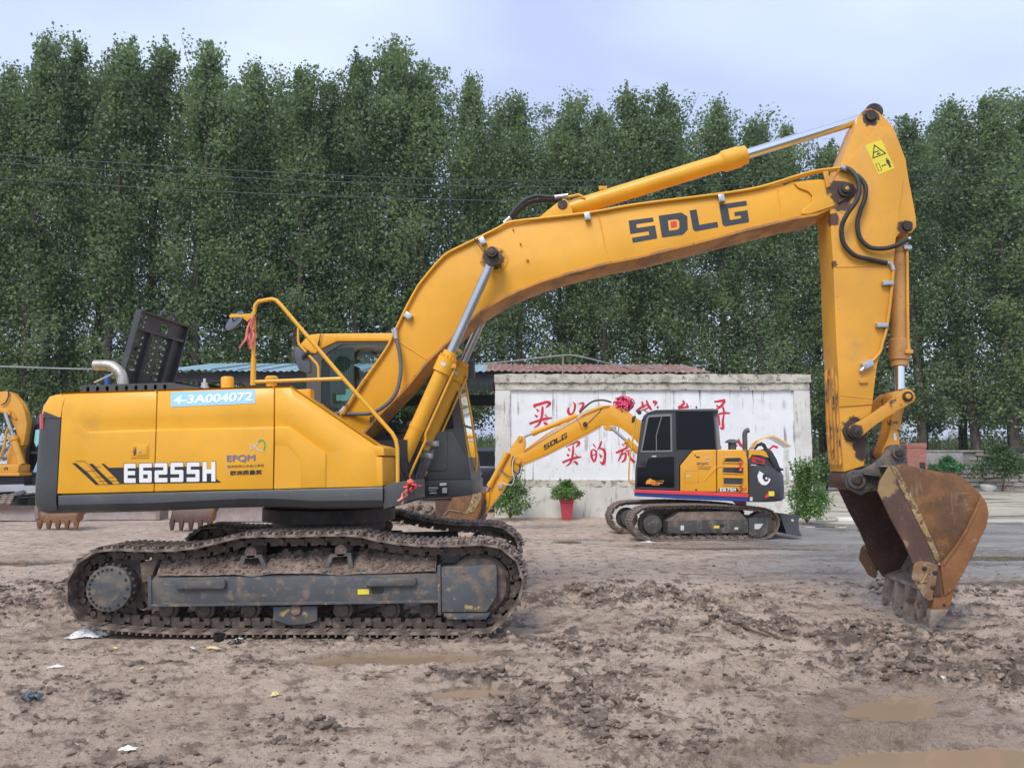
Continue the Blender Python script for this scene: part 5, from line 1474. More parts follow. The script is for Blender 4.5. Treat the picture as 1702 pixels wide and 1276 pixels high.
# windscreen side (front of the cab faces right)
fl = [UP.uw(x, y, CV) for x, y in ((738, 573), (752, 598), (778, 760), (783, 800))]
G = [[UP.pt(u, v, w) for v in (CV, CV + .05, CV + .92, CV + .97)] for u, w in fl]
mb = MB()
for i in range(3):
    for j in (0, 2): mb.poly([G[i][j], G[i][j + 1], G[i + 1][j + 1], G[i + 1][j]])
mid = lambda i, t, j: G[i][j].lerp(G[i + 1][j], t)
mb.poly([G[0][1], G[0][2], mid(0, .8, 2), mid(0, .8, 1)]); mb.poly([mid(1, .66, 1), mid(1, .66, 2), mid(1, .69, 2), mid(1, .69, 1)]); mb.poly([mid(2, .0, 1), mid(2, .0, 2), G[3][2], G[3][1]])
mb.build('windscreen_frame', M['charcoal'], EX, smooth=0, fix=False)
mb = MB(); mb.poly([mid(0, .8, 1), mid(0, .8, 2), mid(1, .66, 2), mid(1, .66, 1)]); mb.poly([mid(1, .69, 1), mid(1, .69, 2), G[2][2], G[2][1]]); mb.build('windscreen', M['glass'], cabf, smooth=0, fix=False)
mb = MB()   # cab base and skirt below
mb.pp(UP, [(600, 742), (690, 722), (752, 716), (776, 762), (782, 797), (684, 797), (600, 797)], CV - .015, CV + .97); mb.build('cab_side_panel', M['charcoal'], EX, bevel=.015)
mb = MB(); mb.pp(UP, [(668, 799), (757, 797.5), (784, 797), (785, 822), (757, 826), (668, 829)], CV - .04, CV + .99); mb.build('cab_skirt', M['charcoal'], EX, bevel=.012)
mb = MB(); mb.pp(UP, [(696, 722), (740, 716), (744, 720), (744, 779), (740, 783), (690, 782)], CV - .024, CV - .01); mb.build('battery_door', M['charcoal'], cabf, bevel=.006)
flat_px(UP, [(710, 808), (745, 807), (745, 823), (710, 823)], CV - .044, 'rating_plate', M['ink'], cabf); flat_px(UP, [(731, 802.5), (742, 802), (742, 806.5), (731, 807)], CV - .045, 'small_white_label', M['white'], cabf)
for x, y, w_, h_ in ((712, 809.5, 16, 2), (712, 814, 13, 1.2), (714, 818, 12, 2), (735, 810, 8, 9)): flat_px(UP, [(x, y), (x + w_, y), (x + w_, y + h_), (x, y + h_)], CV - .046, 'plate_print', M['silverink'], cabf)
# inside: rear pillar, curtain, seat, far trims
mb = MB(); n = 60; uu = np.linspace(UP.uw(548, 600, CV + .12)[0], UP.uw(588, 600, CV + .12)[0], n); w0, w1 = UP.uw(560, 706, CV + .1)[1], UP.uw(560, 578, CV + .1)[1]
mb.grid([[UP.pt(u, CV + .12 + .022 * math.sin(i * 1.1), w0) for i, u in enumerate(uu)], [UP.pt(u, CV + .12 + .022 * math.sin(i * 1.1), w1) for i, u in enumerate(uu)]]); mb.build('curtain', M['curtain'], cabf, fix=False)
mb = MB()
u0s, w0s = UP.uw(600, 722, CV + .5)
mb.box(UP, u0s - .05, u0s + .45, CV + .25, CV + .75, w0s - .05, w0s + .1); mb.box(UP, u0s - .15, u0s - .02, CV + .25, CV + .75, w0s + .1, w0s + .7); mb.box(UP, u0s - .12, u0s - .02, CV + .37, CV + .63, w0s + .72, w0s + .92); mb.build('driver_seat', M['seat'], cabf, bevel=.04)
mb = MB(); mb.pp(UP, [(510, 700), (640, 718), (752, 720), (770, 790), (560, 790), (510, 720)], CV + .06, CV + .9); mb.build('cab_floor', M['seat'], cabf)
mb = MB(); mb.pp(UP, [(510, 600), (526, 585), (534, 600), (534, 690), (510, 700)], CV + .06, CV + .9); mb.build('cab_back', M['seat'], cabf)
mb = MB(); mb.pp(UP, [(559, 656), (575, 656), (575, 646), (584, 646), (587, 655), (582, 662), (577, 666), (559, 666)], CV + .10, CV + .104); mb.build('pale_card', M['papersheet'], cabf, smooth=0)
mb = MB(); a, b = on(529.5, 573, CV - .05), on(536, 537, CV - .05); mb.tube([a, b], [.009, .003], 6); mb.cyl(on(529, 577, CV - .05), on(530.5, 566, CV - .05), .012, n=8); mb.build('aerial', M['rubber'], EX)
mb = MB(); mb.tube([on(773, 634, .95), on(783, 690, .9), on(791, 745, .88), on(792.5, 770, .88), on(791, 781, .88), on(786, 786, .9), on(778, 785, .95)], .016, 8); mr_ = mb.build('front_mirror_rail', M['yellow'], EX, smooth=60)
mb = MB(); mb.pp(UP, [(776, 600), (782, 596), (788, 599), (789, 626), (785, 630), (776, 629)], .70, .78); mb.build('front_mirror', M['mirror_back'], mr_, bevel=.015)
# ---- boom
BV = -.25
top_ = [(556, 705), (576, 676), (611, 623), (644, 579), (655, 556), (672.6, 518), (686, 492), (700, 471), (717, 450), (740, 428), (765, 413), (800, 396), (845, 378), (886, 368.5), (976, 357), (1060, 342), (1196, 326.6), (1261, 315), (1302, 308.5), (1318, 302), (1362, 298), (1403, 301)]
nose = [(1418, 306), (1425, 317), (1421, 328), (1412, 331)]
bot_ = [(1388, 345), (1359, 357.6), (1318, 364), (1233, 385), (1155, 405.5), (1060, 429), (1011, 438), (941, 456), (900, 468.5), (866, 482), (838, 495), (810, 511.5), (780, 533), (757, 556), (735, 578), (711, 601), (673, 648), (640, 680), (604, 722), (585, 738), (563, 730)]
mb = MB(); mb.pp(UP, top_ + nose + bot_, BV, .25)
pin = lambda px, v: loc(UP.on(px[0], px[1], v))
P_bc, P_arm, P_ac = (819, 430), (1404, 317), (935, 340)
M['boom_paint'] = mat('boom_paint', (.78, .375, .026), .38, coat=.08, spec=.4, rvar=.08, var=.05,
    layers=[(1.8, .55, .85, (.60, .29, .05), .5), (34, .69, .73, (.13, .065, .03), .7, None, 3.0), (7, .62, .8, (.60, .34, .09), .6, (1, 1, .3))],
    spots=[(pin(P_bc, BV), .145, (.10, .05, .03), .6), (pin(P_arm, BV), .21, (.07, .04, .03), .6), (pin((1420, 336), BV), .16, (.13, .06, .035), .7), (pin((628, 700), BV), .10, (.10, .06, .04), .7)])
boom = mb.build('boom', M['boom_paint'], EX, bevel=.006)
def strip_along(mb, pts, v0, v1, off, th):
    P = [Vector(UP.uw(x, y, BV)) for x, y in pts]
    A, B_ = [], []
    for i, p in enumerate(P):
        d = (P[min(i + 1, len(P) - 1)] - P[max(i - 1, 0)]).normalized(); n = Vector((-d.y, d.x))
        A.append(p + n * off); B_.append(p + n * (off + th))
    rows = [[UP.pt(q.x, v0, q.y) for q in A], [UP.pt(q.x, v0, q.y) for q in B_], [UP.pt(q.x, v1, q.y) for q in B_], [UP.pt(q.x, v1, q.y) for q in A], [UP.pt(q.x, v0, q.y) for q in A]]
    mb.grid(rows); mb.poly([r[0] for r in rows[:4]]); mb.poly([r[-1] for r in rows[:4]][::-1])
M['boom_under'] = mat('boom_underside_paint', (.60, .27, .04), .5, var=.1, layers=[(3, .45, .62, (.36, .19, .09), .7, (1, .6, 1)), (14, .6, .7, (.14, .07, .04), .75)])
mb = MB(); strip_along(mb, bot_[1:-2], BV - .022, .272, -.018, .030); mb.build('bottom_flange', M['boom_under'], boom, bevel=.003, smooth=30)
mb = MB(); strip_along(mb, top_[1:-3], BV - .006, .256, -.002, .016); mb.build('top_flange', M['yellow'], boom, smooth=30)
mb = MB()                                      # weld seams on the web
for a, b in (((994, 353), (1012, 437)), ((1292, 311), (1299, 371)), ((663, 568), (709, 597))):
    mb.tube([on(*a, BV), on(*b, BV)], .009, 6)
mb.build('weld_seam', M['yellow'], boom)
mb = MB(); fk = [(1320, 304.5), (1362, 300), (1400, 303), (1414, 309), (1420, 317), (1416, 325), (1385, 343), (1345, 356), (1332, 356), (1333, 350), (1349, 336), (1350, 325), (1343, 318), (1327, 312)]
mb.pp(UP, fk, BV - .022, BV - .001); mb.build('boom_end_plate', M['boom_paint'], boom, bevel=.008, seg=3)
mb = MB(); mb.pp(UP, fk, .251, .272); mb.build('boom_end_plate', M['boom_paint'], boom, bevel=.008, seg=3)
def boss(c, r, v0, v1, name, m, par, prof=None, n=28):
    a = UP.pt(*(lambda q: (q[0], v0, q[1]))(c)); b = UP.pt(*(lambda q: (q[0], v1, q[1]))(c))
    mb = MB(); mb.lathe(a, b, prof or [(0, r * .9), (.05, r), (.95, r), (1, r * .9)], n); return mb.build(name, m, par)
cB, cA, cC = UP.uw(*P_bc, BV - .2), UP.uw(*P_arm, BV), UP.uw(*P_ac, BV)
cBb = UP.uw(823, 431, BV)
boss(cBb, .155, BV - .012, BV - .001, 'pin_plate', M['boom_paint'], boom, [(0, .140), (.3, .155), (1, .155)], 40)
boss(cBb, .065, BV - .34, .59, 'cylinder_pin', M['grease'], boom)
for k, m_, r_ in ((0, 'rust_dark', .035),): boss(cBb, r_, BV - .352, BV - .335, 'pin_bolt', M[m_], boom, n=6)
boss(cA, .085, BV - .05, BV - .02, 'pin_collar', M['grease'], boom); boss(cA, .05, BV - .075, BV - .045, 'pin_head', M['grease'], boom); boss(cA, .024, BV - .085, BV - .07, 'pin_bolt', M['yellow_chip'], boom, n=6); boss(cA, .085, .29, .33, 'pin_collar', M['grease'], boom)
for x, y, r_ in ((876.5, 432, .016), (865, 405, .011), (853, 381.5, .010)):
    c = UP.uw(x, y, BV); boss(c, r_, BV - .03, BV - .001, 'boom_stud', M['yellow_old'], boom, n=8)
mb = MB(); bk = [(888, 367), (930, 334), (937, 330), (944, 334), (950, 346), (953, 357)]
mb.pp(UP, bk, -.17, -.13); mb.pp(UP, bk, .13, .17); mb.build('cylinder_bracket', M['yellow'], boom, bevel=.004)
boss(UP.uw(*P_ac, -.17), .062, -.185, .185, 'bracket_pin', M['grease'], boom)
# lettering on the boom
mb = MB()
SDLG = [('S', [(1044.7, 366.7), (1086.6, 361.2), (1092.4, 396.2), (1049.6, 404)]), ('D', [(1094.6, 358.6), (1142, 352), (1143.5, 389), (1100.3, 395)]), ('L', [(1146, 349.9), (1187.5, 343), (1194, 377.5), (1152.7, 385.3)]), ('G', [(1195.2, 340.3), (1240.6, 333.6), (1245.2, 369.2), (1201.7, 377)])]
for ch_, q in SDLG: glyph(mb, UP, ch_, q, BV - .003)
mb.build('boom_lettering', M['navyink'], boom, smooth=0, fix=False)
flat_px(UP, [(1114.3, 368.8), (1124.2, 367), (1125.2, 377), (1115.4, 378.6)], BV - .003, 'red_square', M['redink'], boom)
# steel pipes along the top edge, clamps and hoses
def upath(pts, v): return [on(x, y, v) for x, y in pts]
pp_ = [(566, 690), (600, 640), (640, 583), (652, 560), (674, 514), (690, 484), (702, 466), (737, 426), (765, 410), (800, 393), (830, 378), (845, 370), (880, 365), (976, 354), (1060, 339.5), (1196, 322.5), (1262, 311.5), (1320, 294), (1352, 285), (1380, 281), (1399, 279)]
mb = MB(); mb.tube(upath(pp_, BV - .03), .017, 8, smooth=3); mb.tube(upath([(x + 4, y + 4) if x < 800 else (x, y + 3) for x, y in pp_[2:]], BV + .04), .017, 8, smooth=3); pipe = mb.build('hydraulic_pipe', M['yellow'], boom, smooth=60)
for x, y, a in ((677, 524, -.9), (801, 399, -.45), (976, 358, -.15), (1199, 328, -.15)):
    mb = MB(); c = on(x, y, BV - .05); f2 = Frame(c); ca, sa = math.cos(a), math.sin(a)
    f2.e1 = UP.e1 * ca - UP.e3 * sa; f2.e3 = UP.e1 * sa + UP.e3 * ca; f2.e2 = UP.e2
    mb.box(f2, -.035, .035, -.015, .06, -.055, .035); b_o = mb.build('pipe_clamp', M['steel'], boom, bevel=.008)
    mb = MB(); mb.cyl(f2.pt(-.012, -.035, -.03), f2.pt(-.012, 0, -.03), .014, n=6); mb.build('clamp_bolt', M['steel'], boom)
mb = MB(); mb.pp(UP, [(1368, 285), (1377, 283.5), (1378, 294), (1380, 310), (1373, 312), (1371, 297)], BV - .05, BV - .025); mb.build('pipe_bracket', M['yellow_old'], boom, bevel=.004)
def hose(pts, v, r, par, name='hydraulic_hose', m=None, n=10):
    P = [on(x, y, (v if isinstance(v, (int, float)) else v[i])) for i, (x, y) in enumerate(pts)]
    mb = MB(); mb.tube(P, r, n, smooth=6); return mb.build(name, m or M['rubber'], par, smooth=60)
hose([(845, 364), (856, 348), (872, 333), (890, 326), (910, 327), (928, 328)], -.10, .024, boom)
hose([(850, 366), (864, 349), (880, 338), (895, 334), (915, 334), (928, 334)], -.04, .024, boom)
mb = MB(); mb.tube(upath([(922, 328), (944, 325)], -.10), .027, 10); mb.tube(upath([(838, 371), (848, 362)], -.1), .03, 10); mb.build('hose_end', M['steel'], boom)
mb = MB(); mb.tube(upath([(940, 328), (952, 326), (962, 324), (972, 330)], -.1), .016, 8, smooth=4); mb.build('cylinder_pipe', M['yellow'], boom)
M['hose_grey'] = mat('dusty_grey_hose', (.115, .115, .125), .6, var=.15, layers=[(14, .55, .7, (.2, .19, .18), .75)])
hose([(658, 563), (663, 580), (666, 605), (665, 628), (657, 655), (640, 674), (618, 686), (590, 688), (558, 687)], [-.31, -.34, -.36, -.38, -.40, -.40, -.36, -.30, -.2], .023, boom, m=M['hose_grey'])
mb = MB(); mb.tube(upath([(656, 545), (658, 563)], -.31), .027, 10); mb.tube(upath([(566, 686), (574, 677)], -.2), .03, 8); mb.build('hose_end', M['steel'], boom)
mb = MB(); mb.tube(upath([(570, 688), (586, 662), (607, 630)], -.28), .026, 8); mb.build('rust_spotted_pipe', M['yellow_chip'], boom)
hose([(770, 387), (776, 385), (784, 390), (796, 408), (806, 421)], BV - .1, .006, boom, 'grease_line')
# ---- boom cylinders
cyl_base = UP.uw(650, 806, BV - .19)
for vv in (BV - .19, -BV + .19):
    a = Vector(UP.pt(cyl_base[0], vv, cyl_base[1])); b = Vector(UP.pt(cB[0], vv, cB[1]))
    Lg = (b - a).length; g_ = UP.uw(756, 588, BV - .19); tg = (Vector(UP.pt(g_[0], vv, g_[1])) - a).length / Lg
    mb = MB(); mb.lathe(a, a + (b - a) * tg, [(0, .06), (0, .088), (.84, .088), (.845, .112), (.95, .112), (.955, .086), (1, .084), (1, .06)], 28); bc = mb.build('boom_cylinder', M['yellow'], EX, smooth=35)
    mb = MB(); mb.cyl(a + (b - a) * (tg - .02), a + (b - a) * .985, .054, n=24); mb.build('rod', M['rod_dull'], bc)
    mb = MB(); mb.cyl(b - UP.e2 * .085, b + UP.e2 * .085, .098, n=28); mb.build('rod_eye', M['grease'], bc)
    mb = MB(); mb.lathe(a + (b - a) * (tg * .42), a + (b - a) * (tg * .45), [(0, .094), (1, .094)], 24); mb.build('band', M['yellow'], bc)
    mb = MB(); r_ = random.Random(2)
    for k in range(14):
        q = 2 * math.pi * k / 14; x_ = (b - a).normalized(); y_ = UP.e2; z_ = x_.cross(y_)
        c = a + (b - a) * (tg * .955) + (y_ * math.cos(q) + z_ * math.sin(q)) * .098
        mb.cyl(c, c + x_ * .02, .009, n=6)
    tag(mb.build('gland_bolts', M['yellow'], bc), kind='stuff')
    s_ = -1 if vv < 0 else 1
    off = UP.e2 * (-.02) + (UP.e1 * .115 + UP.e3 * -.03)
    mb = MB(); pth = [a + (b - a) * (tg * .93) + off * .8, a + (b - a) * (tg * .88) + off * 1.08, a + (b - a) * (tg * .40) + off * 1.08, a + (b - a) * (tg * .36) + off * 1.35, a + (b - a) * (tg * .08) + off * 1.35]
    mb.tube(pth, .014, 8); mb.build('cylinder_pipe', M['yellow'], bc, smooth=60)
    mb = MB(); f2 = Frame(a + (b - a) * (tg * .9) + off * .9); mb.box(f2, -.03, .03, -.05, .02, -.02, .03); mb.build('pipe_block', M['yellow_old'], bc, bevel=.005)
    lab = a + (b - a) * (tg * .9)
    mb = MB(); x_ = (b - a).normalized(); y2 = -UP.e2; z_ = x_.cross(y2)
    mb.poly([lab + y2 * .1135 + x_ * p + z_ * q for p, q in ((-.02, -.03), (.02, -.03), (.02, .03), (-.02, .03))]); mb.build('white_label', M['silverink'], bc, smooth=0, fix=False)
mb = MB()
for k, dx in enumerate((0, 9, 17)):
    P = upath([(690 + dx * .6, 795), (700 + dx * .7, 770), (709 + dx * .7, 748)], -.12 + .1 * k); mb.tube(P, .022, 8, smooth=4)
mb.build('hose_bundle', M['hose_grey'], EX, smooth=60)
for x, y in ((707, 757), (717, 737)):
    c = on(x, y, -.2); mb = MB(); f2 = Frame(c, .3); mb.box(f2, -.06, .06, -.03, .1, -.03, .03); mb.build('hose_clamp', M['steel'], EX, bevel=.008)
mb = MB(); mb.pp(UP, [(640, 770), (662, 765), (672, 800), (690, 815), (640, 825)], -.6, -.5); mb.pp(UP, [(640, 770), (662, 765), (672, 800), (690, 815), (640, 825)], .1, .2); mb.build('front_bracket', M['black'], EX, bevel=.01)
mb = MB(); mb.box(UP, -.4, uf + .05, -.55, .35, wb_ - .15, wb_ + .5); mb.build('boom_mount', M['black'], EX)
# ---- arm cylinder
a = Vector(UP.pt(cC[0], 0, cC[1])); t_ = UP.uw(1447, 193, 0); b = Vector(UP.pt(t_[0], 0, t_[1]))
g_ = UP.uw(1240, 259, 0); Lg = (b - a).length; tg = (Vector(UP.pt(g_[0], 0, g_[1])) - a).length / Lg
mb = MB(); mb.lathe(a, a + (b - a) * tg, [(-.02, .05), (-.02, .09), (.05, .098), (.07, .102), (.865, .102), (.88, .128), (.962, .128), (.964, .115), (1, .112), (1, .05)], 32); ac = mb.build('arm_cylinder', M['yellow'], EX, smooth=35)
mb = MB(); mb.lathe(a + (b - a) * (tg * .215), a + (b - a) * (tg * .225), [(0, .108), (1, .108)], 28); mb.build('band', M['yellow'], ac)
mb = MB(); mb.cyl(a + (b - a) * (tg - .01), a + (b - a) * .965, .062, n=28); mb.build('rod', M['chrome'], ac)
mb = MB(); mb.cyl(b - UP.e2 * .12, b + UP.e2 * .12, .10, n=28); mb.build('rod_eye', M['grease'], ac)
mb = MB(); c = a + (b - a) * (tg * .22) + UP.e3 * .115; f2 = Frame(c); mb.box(f2, -.05, .05, -.06, -.02, -.02, .03); mb.build('pipe_block', M['yellow_old'], ac, bevel=.005)
# ---- arm
AV = -.235
armo = [(1448, 180), (1459, 185), (1474, 199), (1486, 214), (1496, 240), (1505.5, 265), (1510.5, 298), (1517, 331), (1523, 364), (1523, 377), (1515, 387), (1494, 388), (1489, 396), (1487.5, 420), (1485, 440), (1481, 496), (1468, 563), (1457, 611), (1449.6, 674), (1443.7, 713), (1438, 756), (1436, 774), (1402.5, 784), (1399, 740), (1394.7, 677.6), (1393, 620), (1390, 580), (1387, 510), (1385, 446), (1381, 390), (1379, 351), (1382, 320), (1389, 292), (1398, 272), (1416, 225), (1430, 189), (1437, 182)]
M['arm_paint'] = mat('arm_paint', (.72, .345, .04), .44, coat=.05, spec=.4, rvar=.1, var=.06,
    layers=[(2.2, .5, .8, (.56, .29, .08), .55), (24, .66, .71, (.10, .05, .03), .75, None, 2.6), (60, .68, .72, (.13, .07, .04), .75, None, 4.0), (4, .62, .75, (.54, .34, .15), .65, (1.5, 1.5, .3))],
    spots=[(pin((1447, 195), AV), .11, (.05, .03, .028), .6), (pin((1398, 338), AV), .13, (.09, .05, .035), .6), (pin((1383, 365), AV), .09, (.10, .05, .035), .7), (pin((1421, 714), AV), .155, (.045, .028, .024), .55), (pin((1434, 738), AV), .12, (.06, .035, .028), .6), (pin((1431, 756), AV), .07, (.06, .035, .028), .6), (pin((1504, 377), AV), .09, (.10, .05, .035), .7), (pin((1385, 440), AV), .05, (.12, .06, .04), .7)])
mb = MB(); mb.pp(UP, armo, AV, .235); arm = mb.build('arm', M['arm_paint'], EX, bevel=.008)
inn = [(1399, 273), (1407, 268), (1458, 214), (1465, 210), (1472, 211), (1478, 213), (1487, 232), (1501, 268), (1503, 290), (1495, 350), (1489, 392), (1487, 420), (1485, 440), (1481, 496), (1468, 563), (1457, 611), (1450, 672), (1450, 672), (1395, 676), (1393.5, 620), (1390.5, 580), (1387.5, 510), (1385.5, 446), (1381.5, 390), (1380, 351), (1384, 320), (1391, 292)]
inn = [p for i, p in enumerate(inn) if i == 0 or p != inn[i - 1]]
mb = MB(); mb.pp(UP, inn, AV - .014, AV - .001); mb.build('arm_web_plate', M['arm_paint'], arm, bevel=.006)
mb = MB(); mb.tube([on(1388, 444, AV - .014), on(1484, 442, AV - .014)], .007, 6); mb.tube([on(1396, 657, AV - .014), on(1449, 662, AV - .014)], .006, 6); mb.build('weld_seam', M['arm_paint'], arm)
# scuff bars on the machine-facing lower edge of the arm
fu = [UP.uw(x, y, AV) for x, y in ((1394.5, 612), (1397.5, 700), (1402, 772))]
for k in range(4):
    v0 = AV + .03 + k * .115
    mb = MB(); rows = []
    for (u, w), e in zip([(fu[0][0], fu[0][1] + .06)] + fu, (0, .03, .03, .03)):
        rows.append([UP.pt(u + .01, v0, w), UP.pt(u - e, v0 + .012, w), UP.pt(u - e, v0 + .055, w), UP.pt(u + .01, v0 + .067, w)])
    mb.grid(rows); mb.poly(rows[-1]); mb.build('scuff_bar', M['yellow_chip'], arm, smooth=30)
cT = UP.uw(1447, 193, AV); boss(cT, .062, AV - .03, .265, 'top_pin', M['grease'], arm)
cE = UP.uw(1507.5, 375.5, AV); boss(cE, .058, AV - .025, .26, 'bucket_cylinder_pin', M['grease'], arm)
# warning sticker
stk = [(1437.5, 241.5), (1465, 232.5), (1487, 279.5), (1460, 290.5)]
TL, TR, BR, BL = stk
sq = lambda x, y: tuple((TL[i] * (1 - x) + TR[i] * x) * (1 - y) + (BL[i] * (1 - x) + BR[i] * x) * y for i in (0, 1))
vs = AV - .0165
st_ = flat_px(UP, stk, vs, 'warning_sticker', M['warn'], arm)
mb = MB()
tri = lambda k: [sq(.5 + (x - .5) * k, .34 + (y - .34) * k) for x, y in ((.5, .06), (.93, .47), (.07, .47))]
mb.tess([[UP.on(x, y, vs - .002) for x, y in tri(1)], [UP.on(x, y, vs - .002) for x, y in tri(.78)][::-1]])
for pl in ([(.30, .29), (.62, .29), (.62, .32), (.30, .32)], [(.38, .41), (.45, .36), (.55, .36), (.66, .41), (.55, .41), (.52, .39), (.47, .41)], [(.10, .66), (.30, .66), (.30, .67), (.10, .67)], [(.10, .90), (.30, .90), (.30, .91), (.10, .91)], [(.10, .67), (.13, .67), (.13, .90), (.10, .90)], [(.27, .67), (.30, .67), (.30, .90), (.27, .90)],
           [(.36, .79), (.44, .75), (.44, .78), (.56, .78), (.56, .75), (.64, .79), (.56, .83), (.56, .80), (.44, .80), (.44, .83)], [(.74, .66), (.88, .66), (.93, .80), (.89, .80), (.86, .72), (.87, .93), (.82, .93), (.81, .82), (.80, .93), (.75, .93), (.76, .72), (.73, .80), (.69, .80)], [(.78, .60), (.84, .60), (.85, .645), (.77, .645)]):
    mb.tess([[UP.on(*sq(x, y), vs - .002) for x, y in pl]])
mb.build('sticker_print', M['ink'], arm, smooth=0, fix=False)
# arm pipes, blocks and hoses from the boom end
mb = MB(); mb.tube(upath([(1485, 448), (1483, 470), (1480, 500), (1474, 545), (1467, 570), (1463, 585), (1453, 597), (1447, 603)], AV - .035), .017, 8, smooth=3); mb.build('hydraulic_pipe', M['yellow_old'], arm, smooth=60)
for x, y in ((1476, 471), (1466, 541)):
    mb = MB(); f2 = Frame(on(x, y, AV - .05)); mb.box(f2, -.06, .06, -.02, .05, -.022, .03); mb.build('pipe_clamp', M['steel'], arm, bevel=.008)
mb = MB(); f2 = Frame(on(1443, 605, AV - .04), 0, .5); mb.box(f2, -.07, .05, -.03, .04, -.04, .04); mb.cyl(f2.pt(-.12, 0, -.03), f2.pt(-.05, 0, -.01), .025, n=8); mb.build('valve_block', M['steel'], arm, bevel=.008)
mb = MB(); f2 = Frame(on(1435, 634, AV - .02)); mb.box(f2, -.045, .045, -.02, .02, -.02, .02); mb.build('bare_bracket', M['yellow_old'], arm, bevel=.004)
hose([(1399, 279), (1412, 282), (1425, 297), (1428, 318), (1422, 336), (1408, 356), (1399, 378), (1402, 404), (1420, 424), (1445, 431), (1474, 437)], [BV - .04, -.32, -.38, -.40, -.40, -.38, -.34, -.31, -.30, -.29, AV - .035], .026, boom)
hose([(1399, 281), (1418, 287), (1437, 306), (1438, 328), (1430, 350), (1425, 372), (1430, 396), (1446, 411), (1470, 413), (1492, 407), (1511, 397)], [BV + .0, -.29, -.33, -.34, -.33, -.31, -.30, -.30, -.31, -.31, -.27], .026, boom)
for P_, v_, r_ in (([(1472, 436.5), (1481, 439), (1484.5, 449)], AV - .035, .024), ([(1498, 404), (1505, 400), (1513, 396)], -.28, .022), ([(1396, 278), (1412, 283), (1424, 292)], BV - .05, .029)):
    mb = MB(); mb.tube(upath(P_, v_), r_, 8, smooth=4); mb.build('hose_end', M['steel'], boom, smooth=60)
# ---- bucket cylinder
a = Vector(UP.pt(cE[0], 0, cE[1])); cR = UP.uw(1508, 657, -.2); b = Vector(UP.pt(cR[0], 0, cR[1]))
Lg = (b - a).length; tg = .815
M['cyl_tan'] = mat('faded_tan_yellow_paint', (.50, .265, .085), .5, var=.08, layers=[(4, .5, .7, (.38, .19, .08), .6), (20, .62, .7, (.14, .08, .05), .7)])
mb = MB(); mb.lathe(a, a + (b - a) * tg, [(.03, .05), (.03, .10), (.16, .10), (.165, .092), (.80, .092), (.81, .113), (.955, .113), (.958, .098), (1, .095), (1, .04)], 28); bcy = mb.build('bucket_cylinder', M['cyl_tan'], EX, smooth=35)
mb = MB(); mb.cyl(a + (b - a) * (tg - .01), a + (b - a) * .97, .05, n=24); mb.build('rod', M['chrome'], bcy)
mb = MB(); mb.cyl(b - UP.e2 * .1, b + UP.e2 * .1, .085, n=24); mb.build('rod_eye', M['grease'], bcy)
mb = MB(); d_ = UP.e1 * .055 - UP.e2 * .095
mb.tube([a + (b - a) * .10 + d_ * .7, a + (b - a) * .14 + d_, a + (b - a) * .66 + d_, a + (b - a) * .75 + d_ * 1.1], .018, 8); mb.build('cylinder_pipe', M['yellow_old'], bcy, smooth=60)
for t in (.115, .74):
    mb = MB(); f2 = Frame(a + (b - a) * t + d_); mb.box(f2, -.05, .04, -.04, .04, -.022, .022); mb.build('pipe_block', M['steel'] if t < .2 else M['yellow_old'], bcy, bevel=.006)
# ---- links
cL = UP.uw(1421, 717, AV - .06)
def bar_link(c0, c1, r0, r1, v0, v1, name, m, waist=.75):
    a0, a1 = Vector(c0), Vector(c1); d = (a1 - a0).normalized(); n = Vector((-d.y, d.x)); P = []
    th = math.atan2(d.y, d.x)
    for k in range(13): t = th + math.pi / 2 + math.pi * k / 12; P.append((a0.x + r0 * math.cos(t), a0.y + r0 * math.sin(t)))
    m0 = a0.lerp(a1, .3) - n * r0 * waist; m1 = a0.lerp(a1, .72) - n * r1 * waist; P += [tuple(m0), tuple(m1)]
    for k in range(13): t = th - math.pi / 2 + math.pi * k / 12; P.append((a1.x + r1 * math.cos(t), a1.y + r1 * math.sin(t)))
    m0 = a0.lerp(a1, .72) + n * r1 * waist; m1 = a0.lerp(a1, .3) + n * r0 * waist; P += [tuple(m0), tuple(m1)]
    mb = MB(); mb.prism(UP, P, v0, v1); return mb.build(name, m, EX, bevel=.006)
cR2 = UP.uw(1507.5, 659, AV - .09)
M['link_paint'] = mat('link_paint', (.64, .30, .04), .5, var=.06, layers=[(10, .58, .66, (.10, .05, .03), .7), (3, .5, .75, (.5, .27, .07), .6)], spots=[(pin((1421, 717), AV - .1), .10, (.04, .026, .022), .6)])
for v0, v1 in ((AV - .10, AV - .045), (-AV + .045, -AV + .10)):
    lk = bar_link(cL, cR2, .078, .085, v0, v1, 'tipping_lever', M['link_paint'])
    for cc, r_ in ((cL, .06), (cR2, .055)):
        o_ = v0 - .02 if v0 < 0 else v1
        boss(cc, r_, o_, o_ + .02, 'pin_collar', M['grease'], lk); boss(cc, r_ * .55, o_ - .012, o_ + .03, 'pin_head', M['link_paint'], lk, n=12)
boss(cL, .05, AV - .05, -AV + .05, 'lever_pin', M['grease'], EX); boss(cL, .115, AV - .04, AV + .0, 'arm_boss', M['grease'], EX); boss(cR2, .045, AV - .05, -AV + .05, 'lever_pin', M['grease'], EX)
cK = UP.uw(1488, 752, -.24)
lnk = bar_link(cR2, cK, .085, .095, -.14, .14, 'bucket_link', M['link_paint'], .62)
flat_px(UP, [(1484.5, 720), (1489, 719), (1490.5, 731), (1486, 732)], -.145, 'white_label', M['silverink'], lnk)
